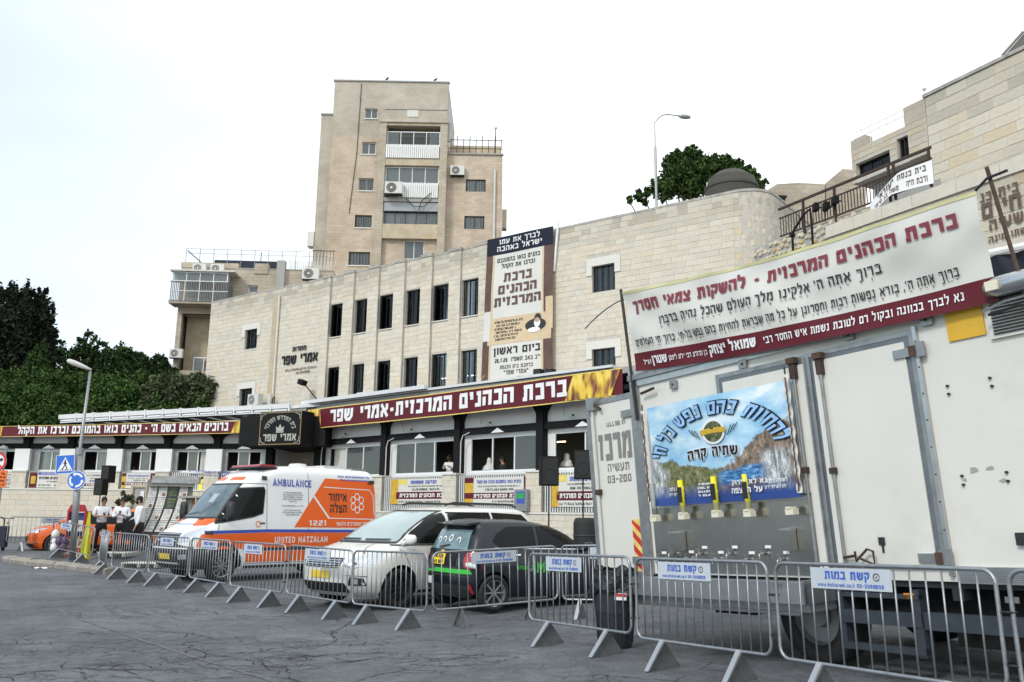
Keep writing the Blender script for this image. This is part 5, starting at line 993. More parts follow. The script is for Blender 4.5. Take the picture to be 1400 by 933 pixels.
# ================================================================ lamps and signs
def far_lamp():
    P = at(898, 300, 46); e = empty('street_lamp', Vector((P.x, P.y, 2)), 'tall curved street lamp rising behind the stone building roof', 'street lamp'); z = lambda py: at(898, py, 46).z-2; X = lambda px, py: at(px, py, 46).x-P.x
    MB().tube([(0, 0, 0), (0, 0, z(201))], .075, 8).out('pole', 'grey_metal', e); MB().tube([(0, 0, z(203)), (0, 0, z(168)), (X(900, 162), 0, z(162)), (X(905, 158), 0, z(158)), (X(912, 156.5), 0, z(156.5)), (X(928, 158), 0, z(158))], .035, 8).out('arm', 'grey_metal', e)
    MB().tube([(X(927, 158), 0, z(158)), (X(931, 159), 0, z(159)), (X(938, 159.5), 0, z(159.5)), (X(944, 160), 0, z(160))], [.05, .12, .14, .08], 10).out('lamp_head', 'grey_metal', e)
far_lamp()
def near_lamp():
    Y = 26.9; base = at(103, 770, Y); B0 = Vector((base.x, Y, .12)); e = empty('street_lamp', B0, 'grey street lamp post leaning right with a crossing sign and a roundabout sign', 'street lamp'); L_ = lambda px, py: at(px, py, Y)-B0
    a, b, c = L_(103, 735), L_(109, 617), L_(123.5, 508); a0 = Vector((a.x-.02, a.y, 0))
    MB().tube([a0, b], .10, 12).out('lower_pole', 'grey_metal', e, smooth_=True); MB().tube([b, b+(c-b)*.05, c], [.07, .052, .042], 10).out('upper_pole', 'grey_metal', e, smooth_=True); MB().cyl(b-Vector((0, 0, .12)), b+Vector((0, 0, .1)), .115, n=12).out('collar', 'grey_metal', e)
    h0, h1 = L_(125, 506), L_(98, 495); h1.y -= .3; d = h1-h0; MB().tube([h0, h0+d*.15, h0+d*.4, h0+d*.75, h0+d*.95, h1], [.03, .045, .075, .09, .07, .02], 10).out('lamp_head', 'ac_white', e, smooth_=True)
    # signs hang on the pole
    def square(px, py, s, m):
        c = L_(px, py); c.y -= .16; k = R(3); return c
    c = square(93, 635.5, .6, 0); f = Matrix.Translation(c) @ Matrix.Rotation(R(-4), 4, 'Y')
    mat('sign_blue', (.01, .13, .60), .35, coat=.3); mat('sign_white', (.8, .82, .85), .4); mat('sign_red', (.6, .02, .03), .4)
    s = .285; o = MB().box(-s, s, -.012, .012, -s, s, M=f).out('crossing_sign', 'sign_blue', e); b_ = MB(); frame_box(b_, -s, s, -s, s, .012, -.016, -.013); b_.v = [tuple(f @ Vector(v)) for v in b_.v]; b_.out('sign_rim', 'sign_white', o)
    MB().prism([(-.24, -.21), (.24, -.21), (0, .22)], -.018, -.014, M=f).out('triangle', 'sign_white', o)
    fig = MB(); st = lambda pts, w_: [fig.add([f @ Vector((p.x, -.021, p.y)) for p in q], [(0, 1, 2, 3)]) for q in stroke(pts, w_)]
    st([(0, .1), (.0, -.02)], .05); st([(0, -.02), (.06, -.10), (.05, -.17)], .028); st([(0, -.02), (-.05, -.10), (-.10, -.15)], .028); st([(0, .07), (.06, .0)], .02); st([(0, .07), (-.06, .02)], .02); fig.add([f @ Vector((.005+.022*math.cos(t), -.0215, .125+.022*math.sin(t))) for t in [k*.785 for k in range(8)]], [tuple(range(8))])
    for i in range(5): x = -.17+.078*i; fig.add([f @ Vector(v) for v in ((x, -.0205, -.195), (x+.035, -.0205, -.195), (x+.055, -.0205, -.15), (x+.03, -.0205, -.15))], [(0, 1, 2, 3)])
    fig.out('pedestrian_symbol', 'black_paint', o)
    c = L_(108, 657); c.y -= .16; f = Matrix.Translation(c); MX = f @ Matrix.Rotation(R(90), 4, 'X')
    o = MB().lathe([(0, .012), (.285, .012), (.285, -.012), (0, -.012)], 32, MX).out('roundabout_sign', 'sign_blue', e); MB().lathe([(.272, .016), (.288, .016), (.288, .012)], 32, MX).out('sign_rim', 'sign_white', o)
    ar = MB()
    for k in range(3):
        a0 = R(90+120*k-62); a1 = a0+R(78); N = 8
        for i in range(N): 
            p, q = a0+(a1-a0)*i/N, a0+(a1-a0)*(i+1)/N; ar.add([f @ Vector((ra*math.cos(t), -.018, ra*math.sin(t))) for ra, t in ((.16, p), (.22, p), (.22, q), (.16, q))], [(0, 1, 2, 3)])
        ar.add([f @ Vector((ra*math.cos(t), -.019, ra*math.sin(t))) for ra, t in ((.125, a1-.02), (.255, a1-.02), (.19, a1+.38))], [(0, 1, 2)])
    ar.out('arrow_ring', 'sign_white', o)
near_lamp()
def turn_sign():
    Y = 27; P = at(-3, 700, Y); B0 = Vector((P.x, Y, 0)); e = empty('no_turn_sign', B0, 'round red-rimmed no-turn sign over an orange plate at the left edge', 'sign'); MB().cyl((0, 0, 0), (0, 0, at(-3, 610, Y).z), .035).out('pole', 'grey_metal', e); c = at(-3, 631.5, Y)-B0; c.y -= .05; f = Matrix.Translation(c); MX = f @ Matrix.Rotation(R(90), 4, 'X')
    MB().lathe([(0, .01), (.30, .01), (.30, -.01), (0, -.01)], 32, MX).out('sign_face', 'sign_white', e); MB().lathe([(.235, .014), (.305, .014), (.305, .01)], 32, MX).out('red_rim', 'sign_red', e)
    b = MB(); [b.add([f @ Vector((p.x, -.018, p.y)) for p in q], [(0, 1, 2, 3)]) for q in stroke([(-.1, -.14), (-.1, .0), (.02, .06), (.16, .06)], .045)]; b.add([f @ Vector(v) for v in ((.12, -.0185, .13), (.12, -.0185, -.01), (.21, -.0185, .06))], [(0, 1, 2)]); b.out('arrow', 'black_paint', e)
    b = MB(); [b.add([f @ Vector((p.x, -.02, p.y)) for p in q], [(0, 1, 2, 3)]) for q in stroke([(-.18, .18), (.18, -.18)], .05)]; b.out('red_slash', 'sign_red', e)
    mat('sign_orange', (.75, .16, .03), .5); c = at(-1, 655, Y)-B0; MB().box(c.x-.28, c.x+.26, -.06, -.045, c.z-.26, c.z+.26).out('orange_plate', 'sign_orange', e); t = MB(); fn = lambda u, v, d: (u, -.068-d, v)
    for i in range(4): scribble(t, fn, c.x-.22, c.x+.2, c.z+.13-.11*i, .06, seed=60+i)
    t.out('lettering', 'black_paint', e)
turn_sign()
# ================================================================ vehicles
mat('van_white', (.80, .81, .82), .28, coat=.6, noise=(1.5, .03)); mat('car_pearl', (.76, .75, .72), .25, coat=.7, noise=(1.5, .03), dirt=(2.5, .12, (.5, .47, .42))); mat('car_black', (.008, .011, .018), .3, coat=.35, spec=.4); mat('car_orange', (.75, .12, .006), .3, coat=.4)
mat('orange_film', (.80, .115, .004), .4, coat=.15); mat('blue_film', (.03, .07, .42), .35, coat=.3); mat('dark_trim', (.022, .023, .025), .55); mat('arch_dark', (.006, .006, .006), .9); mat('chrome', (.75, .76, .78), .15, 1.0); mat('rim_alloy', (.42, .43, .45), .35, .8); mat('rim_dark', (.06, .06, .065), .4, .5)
mat('plate_yellow', (.85, .60, .03), .45); mat('lamp_clear', (.62, .66, .70), .08, .6, coat=1); mat('lamp_red', (.38, .012, .018), .15, coat=1); mat('lamp_amber', (.8, .3, .03), .2, coat=1); mat('green_film', (.04, .50, .05), .4); mat('seam', (.05, .05, .05), .8); mat('plate_white', (.75, .77, .8), .5)
mat('auto_glass', (.006, .008, .009), .12, spec=.22); mat('wind_glass', (.10, .15, .17), .06, coat=.6, spec=.6, noise=(1.2, .6)); mat('wind_pale', (.34, .43, .44), .08, coat=.8, noise=(1.0, .2)); mat('hatch_glass', (.14, .22, .24), .06, coat=1.0, noise=(4, .5))
def pchip(xs, ys):
    xs = np.array(xs, float); ys = np.array(ys, float); h = np.diff(xs); d = np.diff(ys)/h; m = np.zeros(len(xs))
    for i in range(1, len(xs)-1): m[i] = 0 if d[i-1]*d[i] <= 0 else 3*(h[i-1]+h[i])/((2*h[i]+h[i-1])/d[i-1]+(h[i]+2*h[i-1])/d[i])
    m[0] = d[0]; m[-1] = d[-1]
    def f(x):
        x = min(max(x, xs[0]), xs[-1]); i = min(int(np.searchsorted(xs, x, side='right'))-1, len(h)-1); t = (x-xs[i])/h[i]
        return float((2*t**3-3*t*t+1)*ys[i]+(t**3-2*t*t+t)*h[i]*m[i]+(-2*t**3+3*t*t)*ys[i+1]+(t**3-t*t)*h[i]*m[i+1])
    return f
class Car:
    """body shell lofted from horizontal slices: (z, rear x, front x, half width, front round, rear round, exponent)"""
    def __init__(s, name, M, levels, label, cat, paint, rows=84, group=None, barrel=.03):
        s.e = empty(name, M, label, cat, group); L_ = np.array(levels, float); s.z0, s.z1 = L_[0, 0], L_[-1, 0]; s.F = [pchip(L_[:, 0], L_[:, i]) for i in range(1, 7)]; s.barrel = barrel; s.paint = paint; s.rows = rows; s.M = M
    def prm(s, z): return [f(z) for f in s.F]
    def half(s, x, z):
        xr, xf, w, lf, lr, n = s.prm(z); xm = (xr+xf)/2; L_ = (xf-xr)/2
        if x > xf or x < xr: return 0
        y = w*(1-s.barrel*((x-xm)/L_)**2)
        if x > xf-lf: y *= max(0, 1-((x-(xf-lf))/lf)**n)**(1/n)
        if x < xr+lr: y *= max(0, 1-((xr+lr-x)/lr)**n)**(1/n)
        return y
    def front(s, y, z):
        xr, xf, w, lf, lr, n = s.prm(z); w *= (1-s.barrel*.8); t = min(1, abs(y)/w); return xf-lf+lf*max(0, 1-t**n)**(1/n)
    def rear(s, y, z):
        xr, xf, w, lf, lr, n = s.prm(z); w *= (1-s.barrel*.8); t = min(1, abs(y)/w); return xr+lr-lr*max(0, 1-t**n)**(1/n)
    def body(s, arches, name='body'):
        mb = MB(); K = 20; S_ = 16; rings = []
        for i in range(s.rows+1):
            u = i/s.rows; z = s.z0+(s.z1-s.z0)*u; xr, xf, w, lf, lr, n = s.prm(z); xm = (xr+xf)/2; L_ = (xf-xr)/2; half = []
            for k in range(K+1): a = math.pi/2*k/K; half.append((xr+lr-lr*math.cos(a)**(2/n), math.sin(a)**(2/n)))
            a0, a1 = xr+lr, xf-lf; half += [(a0+(a1-a0)*k/S_, 1) for k in range(1, S_)]
            for k in range(K+1): a = math.pi/2*(1-k/K); half.append((xf-lf+lf*math.cos(a)**(2/n), math.sin(a)**(2/n)))
            pts = [(x, w*yy*(1-s.barrel*((x-xm)/L_)**2)) for x, yy in half]; rings.append([(x, y, z) for x, y in pts]+[(x, -y, z) for x, y in pts[-2:0:-1]])
        m = len(rings[0]); mb.add([v for r_ in rings for v in r_], [(i*m+j, i*m+(j+1) % m, (i+1)*m+(j+1) % m, (i+1)*m+j) for i in range(s.rows) for j in range(m)]+[tuple(range(m))[::-1], tuple(s.rows*m+j for j in range(m))])
        o = mb.out(name, s.paint, s.e); me = o.data; me.materials.append(MATS['arch_dark'])
        # wheel arches are cut out of the shell
        for (ax, az, ar) in arches:
            for sd in (1, -1):
                c = MB(); c.lathe([(0, -.42), (ar, -.42), (ar, .42), (0, .42)], 28, Matrix.Translation((ax, sd*.95, az)) @ Matrix.Rotation(R(90), 4, 'X')); cm = c.mesh('cut', 'arch_dark'); bmm = bmesh.new(); bmm.from_mesh(cm); bmesh.ops.remove_doubles(bmm, verts=bmm.verts, dist=1e-5); bmesh.ops.recalc_face_normals(bmm, faces=bmm.faces); bmm.to_mesh(cm); bmm.free(); co = bpy.data.objects.new('cut', cm); COL.objects.link(co)
                md = o.modifiers.new('b', 'BOOLEAN'); md.object = co; md.operation = 'DIFFERENCE'; md.solver = 'EXACT'
                try: md.material_mode = 'TRANSFER'
                except Exception: pass
                pm = o.parent; o.parent = None; o.matrix_world = Matrix.Identity(4); dg = bpy.context.evaluated_depsgraph_get(); dg.update(); nm = bpy.data.meshes.new_from_object(o.evaluated_get(dg)); o.modifiers.clear(); o.data = nm; o.parent = pm; bpy.data.objects.remove(co)
        autosmooth(o, 38); return o
    def patch(s, name, poly, where, m, off=.006, sd=1, step=.09, parent=None, map_=None):
        bm = bmesh.new(); f = bm.faces.new([bm.verts.new((a, b, 0)) for a, b in poly]); bmesh.ops.triangulate(bm, faces=[f])
        a0, a1 = min(p[0] for p in poly), max(p[0] for p in poly); b0, b1 = min(p[1] for p in poly), max(p[1] for p in poly)
        for ax, lo, hi in ((0, a0, a1), (1, b0, b1)):
            k = int((hi-lo)/step)
            for i in range(1, k+1):
                c = lo+(hi-lo)*i/(k+1); co = [0, 0, 0]; no = [0, 0, 0]; co[ax] = c; no[ax] = 1; bmesh.ops.bisect_plane(bm, geom=bm.verts[:]+bm.edges[:]+bm.faces[:], plane_co=co, plane_no=no)
        for v in bm.verts: v.co = Vector(s.on(where, v.co.x, v.co.y, off, sd))
        me = bpy.data.meshes.new(name); bm.to_mesh(me); bm.free(); me.materials.append(MATS[m]); me.polygons.foreach_set('use_smooth', [True]*len(me.polygons)); o = link_mesh(name, me, parent or s.e); return o
    def on(s, where, a, b, off, sd=1):
        if where == 'side':
            y = s.half(a, b); dy = (s.half(a, b+.02)-s.half(a, b-.02))/.04; n = Vector((0, 1, -dy)).normalized(); return (a, sd*(y+off*n.y), b+off*n.z)
        fn = s.front if where == 'front' else s.rear; g = 1 if where == 'front' else -1; x = fn(a, b); bb = min(max(b, s.z0+.02), s.z1-.02); dz = (fn(a, bb+.02)-fn(a, bb-.02))/.04; n = Vector((g, 0, -dz*g)).normalized(); return (x+off*n.x, a, b+off*n.z)
    def strip(s, name, pts, where, m, w_=.012, off=.004, sd=1, parent=None):
        mb = MB(); P = []
        for (a, b), (c, d) in zip(pts, pts[1:]):
            k = max(1, int(math.hypot(c-a, d-b)/.07)); P += [(a+(c-a)*i/k, b+(d-b)*i/k) for i in range(k)]
        P.append(pts[-1])
        for q in stroke(P, w_):
            mb.add([s.on(where, p.x, p.y, off, sd) for p in q], [(0, 1, 2, 3)])
        return mb.out(name, m, parent or s.e)
    def text(s, txt, where, a, b, h, m, width=None, align='c', sd=1, flip=False, weight=.2, rtl=False, off=.009, name='lettering', slope=0):
        mb = MB(); fn = lambda u, v, d: s.on(where, (2*a-u if flip else u), v+slope*((2*a-u if flip else u)-a), off+d, sd); put_text(mb, txt, fn, a, b, h, width=width, align=align, weight=weight, rtl=rtl); return mb.out(name, m, s.e)
    def wheels(s, xs, r_, wd, y, rim, spokes, tyre_w=.2, rr=.68, sx=1, sz=1):
        for x in xs:
            for sd in (1, -1):
                M = Matrix.Translation((x, sd*y, r_/sz)) @ Matrix.Diagonal((1/sx, 1, 1/sz, 1)) @ Matrix.Rotation(R(-90*sd), 4, 'X')
                t = MB().lathe([(r_*rr, -wd/2), (r_*.93, -wd/2), (r_, -wd*.36), (r_, wd*.36), (r_*.93, wd/2), (r_*rr, wd/2), (r_*rr, -wd/2)], 32, M).out('tyre', 'rubber', s.e, smooth_=True)
                k = MB(); k.lathe([(r_*rr, wd*.46), (r_*rr*.94, wd*.44), (r_*rr*.9, wd*.2), (r_*rr*.9, -wd*.3)], 32, M); k.lathe([(0, wd*.36), (r_*.13, wd*.36), (r_*.15, wd*.25), (r_*.15, 0)], 16, M)
                for i in range(spokes):
                    a = 2*math.pi*i/spokes; k.box(r_*.1, r_*rr*.92, -r_*.035, r_*.035, wd*.22, wd*.36, M=M @ Matrix.Rotation(a, 4, 'Z'))
                k.out('rim', rim, t); MB().lathe([(0, wd*.02), (r_*rr*.92, wd*.02)], 24, M).out('brake_disc', 'rim_dark', t)
def rot(poly): return poly
def carM(x, y, yaw, z=None):
    zz = G(x, y) if z is None else z; return Matrix.Translation((x, y, zz)) @ Matrix.Rotation(yaw, 4, 'Z')
def sideloc(M, px, py, yoff):
    Mi = M.inverted(); o = Mi @ CAM; d = Mi.to_3x3() @ ray(px, py); t = (yoff-o.y)/d.y; p = o+d*t; return p.x, p.z
# ---------------------------------------------------------------- ambulance
def ambulance():
    M = carM(-7.55, 21.8, R(227), G(-7.5, 21.8)) @ Matrix.Diagonal((.96, 1, 1.065, 1)); W_ = 1.0
    C = Car('ambulance', M, [(.28, -4.75, .80, .93, .6, .25, 3.2), (.42, -4.86, .97, .985, .6, .25, 3.4), (.7, -4.9, 1.02, 1.0, .6, .22, 3.4), (.95, -4.9, .98, 1.0, .62, .2, 3.4), (1.08, -4.9, .86, .995, .7, .2, 3.2), (1.2, -4.9, .68, .985, .9, .2, 3.2), (1.32, -4.9, .46, .975, 1.0, .2, 3.4), (1.40, -4.9, .32, .965, .9, .2, 3.6), (1.7, -4.89, .06, .93, .85, .2, 3.8), (2.1, -4.87, -.30, .885, .8, .2, 3.8), (2.35, -4.85, -.62, .85, .8, .2, 3.4), (2.52, -4.82, -1.0, .80, .8, .22, 3.0), (2.62, -4.76, -1.5, .70, .8, .25, 2.8), (2.68, -4.6, -2.0, .5, .8, .3, 2.6)], 'white and orange van ambulance with blue stripe parked behind the barriers', 'ambulance', 'van_white')
    C.body([(0, .36, .44), (-3.75, .36, .44)]); e = C.e
    S = lambda px, py: sideloc(M, px, py, 1.0)
    # glass
    C.patch('windshield', [(-.78, 1.42), (.78, 1.42), (.70, 2.16), (-.70, 2.16)], 'front', 'wind_glass', .01); C.strip('windshield_seal', [(-.8, 1.40), (.8, 1.40), (.72, 2.18), (-.72, 2.18), (-.8, 1.40)], 'front', 'dark_trim', .035, .012)
    for sd in (1, -1):
        a = [S(316.5, 718.5), S(327, 703), S(349, 676), S(369.5, 671.5), S(371.5, 675), S(369, 704), S(357, 711)] if sd == 1 else [(.25, 1.35), (.02, 1.62), (-.35, 2.05), (-1.0, 2.1), (-1.05, 1.5), (-.8, 1.42)]
        if sd == 1: a = [(.22, 1.28), (.02, 1.58), (-.42, 2.08), (-1.08, 2.12), (-1.12, 2.05), (-1.06, 1.52), (-.8, 1.44)]
        g = C.patch('side_window', a, 'side', 'auto_glass', .007, sd); C.strip('window_trim', a+[a[0]], 'side', 'dark_trim', .03, .008, sd, g)
        for pts in ([(-1.18, .5), (-1.18, 2.2)], [(-1.18, 2.2), (-.5, 2.2)], [(-2.45, .5), (-2.45, 2.5)], [(.12, 1.26), (.3, .85)], [(-4.6, .9), (-4.6, 2.4)]): C.strip('panel_gap', pts, 'side', 'seam', .014, .003, sd)
        # orange livery
        C.patch('orange_band', [(.72, .78), (.60, 1.04), (-1.2, 1.08), (-4.62, 1.06), (-4.62, .80), (-3.3, .76), (-1.0, .72), (.45, .72)], 'side', 'orange_film', .005, sd)
        C.strip('blue_stripe', [(.70, 1.08), (-1.2, 1.12), (-4.64, 1.10)], 'side', 'blue_film', .07, .006, sd)
        C.patch('orange_panel', [(-2.0, 1.20), (-3.0, 2.40), (-4.70, 2.37), (-4.80, 1.95), (-4.82, 1.18)], 'side', 'orange_film', .005, sd)
        C.strip('white_line', [(-2.58, 2.0), (-3.12, 1.42)], 'side', 'van_white', .05, .008, sd); C.strip('white_line', [(-3.12, 1.42), (-4.7, 1.40)], 'side', 'van_white', .02, .008, sd); C.strip('white_line', [(-2.95, 2.18), (-4.55, 2.15), (-4.68, 2.0), (-4.7, 1.5)], 'side', 'van_white', .02, .008, sd)
        C.patch('sill_shade', [(-.60, .285), (-.60, .40), (-3.22, .40), (-3.22, .285)], 'side', 'dark_trim', .006, sd); C.patch('lower_orange', [(-.62, .42), (-.62, .66), (-3.2, .66), (-3.2, .42)], 'side', 'orange_film', .005, sd); C.strip('sill_line', [(-.6, .37), (-3.2, .37)], 'side', 'plate_white', .04, .01, sd); C.patch('dark_sill', [(-.55, .67), (-.55, .74), (-3.25, .74), (-3.25, .67)], 'side', 'dark_trim', .006, sd)  # lowest dark patch: shade below the orange, painted on the body side
        fl = sd == 1
        C.text('AMBULANCE', 'side', -1.95, 2.16, .17, 'blue_film', 1.2, sd=sd, flip=fl, weight=.2); C.text('UNITED HATZALAH', 'side', -2.25, .84, .14, 'print_white', 1.65, sd=sd, flip=fl, weight=.2)
        C.text('איחוד', 'side', -3.42, 1.84, .19, 'print_black', .62, sd=sd, flip=fl, rtl=True, weight=.22); C.text('הצלה', 'side', -3.44, 1.56, .19, 'print_black', .56, sd=sd, flip=fl, rtl=True, weight=.22); C.text('איחוד המתנדבים הלאומי', 'side', -3.95, 1.24, .08, 'print_white', 1.2, sd=sd, flip=fl, rtl=True, weight=.2)
        C.text('1221', 'side', -2.75, 1.24, .12, 'print_white', .55, sd=sd, flip=fl, weight=.2)
        # emblem: six-fold outline flower
        mb = MB()
        for k in range(6):
            a = R(60*k+30); c = (-4.1+.17*math.cos(a), 1.80+.17*math.sin(a)*1.0)
            loop = [(c[0]+.085*math.cos(a+R(60*j+30)), c[1]+.085*math.sin(a+R(60*j+30))) for j in range(6)]
            for q in stroke(loop+[loop[0]], .022): mb.add([C.on('side', p.x, p.y, .009, sd) for p in q], [(0, 1, 2, 3)])
        mb.out('emblem', 'print_white', e)
        mb = MB(); loop = [(-.93+.07*math.cos(t), 1.27+.07*math.sin(t)) for t in [k*1.047 for k in range(7)]]
        for q in stroke(loop, .02): mb.add([C.on('side', p.x, p.y, .009, sd) for p in q], [(0, 1, 2, 3)])
        mb.out('small_emblem', 'orange_film', e)
        t = MB(); fn = lambda u, v, d: C.on('side', (-4.0-u) if fl else u, v, .009+d, sd)
        for i, hw in enumerate((.28, .3, .3, .3, .12, 0, .32, 0, .26, .3, .2)):
            if hw: scribble(t, fn, -2.05-hw, -2.05+hw, 2.0-.052*i, .03, .3, seed=i+2)
        t.out('small_print', 'print_grey', e); t = MB(); scribble(t, fn, -.55, .55, 2.44, .045, .3, seed=5); scribble(t, fn, -.5, .5, 2.36, .04, .3, seed=6); t.out('small_print', 'blue_film', e)
        C.strip('door_handle', [(-.98, 1.29), (-1.12, 1.29)], 'side', 'dark_trim', .035, .02, sd); C.patch('marker_lamp', [(-1.02, 2.28), (-1.02, 2.37), (-1.16, 2.37), (-1.16, 2.28)], 'side', 'dark_trim', .04, sd); C.patch('marker_lamp', [(-4.5, 2.3), (-4.5, 2.39), (-4.72, 2.39), (-4.72, 2.3)], 'side', 'dark_trim', .04, sd); C.patch('side_lamp', [(.52, 1.04), (.5, 1.10), (.28, 1.10), (.3, 1.04)], 'side', 'dark_trim', .015, sd)
        for wx in (0, -3.75): C.strip('arch_trim', [(wx+.475*math.cos(R(a)), .36+.475*math.sin(R(a))) for a in range(-8, 190, 12)], 'side', 'dark_trim', .075, .012, sd)
        # mirror
        x, z = .0, 1.36; m_ = MB(); m_.lathe([(0, -.02), (.11, .0), (.13, .12), (.13, .3), (.1, .4), (0, .42)], 12, Matrix.Translation((x, sd*1.17, z)) @ Matrix.Diagonal((.7, 1, 1, 1))); m_.beam((x, sd*.95, z+.05), (x, sd*1.12, z+.08), .06, .08); m_.out('mirror', 'dark_trim', e, smooth_=True)
        # head lamp and hood chevron
        C.patch('headlight', [(sd*.94, .92), (sd*.60, .86), (sd*.62, 1.04), (sd*.84, 1.20), (sd*.96, 1.16)], 'front', 'lamp_clear', .012)
        C.patch('hood_orange', [(sd*.80, 1.235), (sd*.52, 1.22), (sd*.30, 1.385), (sd*.86, 1.385)], 'front', 'orange_film', .006); C.patch('hood_vent', [(sd*.52, 1.35), (sd*.3, 1.365), (sd*.3, 1.385), (sd*.56, 1.375)], 'front', 'dark_trim', .012)
        C.patch('roof_orange', [(sd*.65, 2.28), (sd*.12, 2.28), (sd*.12, 2.36), (sd*.6, 2.36)], 'front', 'orange_film', .006)
        C.patch('fog_lamp', [(sd*.62, .5), (sd*.84, .52), (sd*.84, .62), (sd*.62, .6)], 'front', 'lamp_clear', .014)
    for sd in (1, -1): C.patch('bumper_side', [(.46, .3), (.86, .3), (.93, .5), (.90, .74), (.47, .74)], 'side', 'dark_trim', .008, sd, .05)
    C.patch('lower_bumper', [(-.98, .3), (.98, .3), (.99, .76), (.5, .84), (-.5, .84), (-.99, .76)], 'front', 'dark_trim', .006); C.patch('grille', [(-.56, .84), (.56, .84), (.5, 1.06), (-.5, 1.06)], 'front', 'dark_trim', .014)
    for z in (.9, .97, 1.03): C.strip('grille_bar', [(-.52, z), (.52, z)], 'front', 'chrome', .016, .022)
    C.strip('bumper_line', [(-.86, .74), (.86, .74)], 'front', 'plate_white', .03, .016)
    C.patch('plate', [(-.27, .50), (.27, .50), (.27, .62), (-.27, .62)], 'front', 'plate_yellow', .02); C.text('172 - 29', 'front', 0, .525, .07, 'print_black', .42)
    C.text('AMBULANCE', 'front', 0, 1.24, .035, 'blue_film', 1.0, weight=.14)
    C.strip('wiper', [(-.5, 1.45), (.05, 1.52)], 'front', 'dark_trim', .02, .03); C.strip('wiper', [(.15, 1.46), (.5, 1.75)], 'front', 'dark_trim', .02, .03); C.patch('windshield_card', [(.1, 1.75), (.35, 1.75), (.35, 1.95), (.1, 1.95)], 'front', 'wind_pale', .014)
    C.wheels((0, -3.75), .365, .235, .86, 'rim_alloy', 10, sx=.96, sz=1.065)
    lb = MB().box(-1.55, -.98, -.72, .72, 2.58, 2.62).out('light_bar_base', 'dark_trim', e); MB().prism([(-1.5, 2.62), (-1.02, 2.62), (-1.06, 2.67), (-1.46, 2.67)], -.70, .70).out('light_bar', 'lamp_red', e); MB().box(-3.9, -3.2, -.5, .5, 2.66, 2.74).out('roof_unit', 'ac_white', e); MB().lathe([(0, .1), (.22, .08), (.28, .0)], 18, Matrix.Translation((-2.6, .1, 2.68))).out('roof_vent', 'ac_white', e); MB().box(-4.6, -4.1, -.6, .6, 2.6, 2.70).out('rear_light_bar', 'grey_metal', e)
    for sd in (1, -1): C.patch('tail_lamp', [(sd*.98, .9), (sd*.86, .9), (sd*.86, 1.35), (sd*.97, 1.35)], 'rear', 'lamp_red', .01)
ambulance()
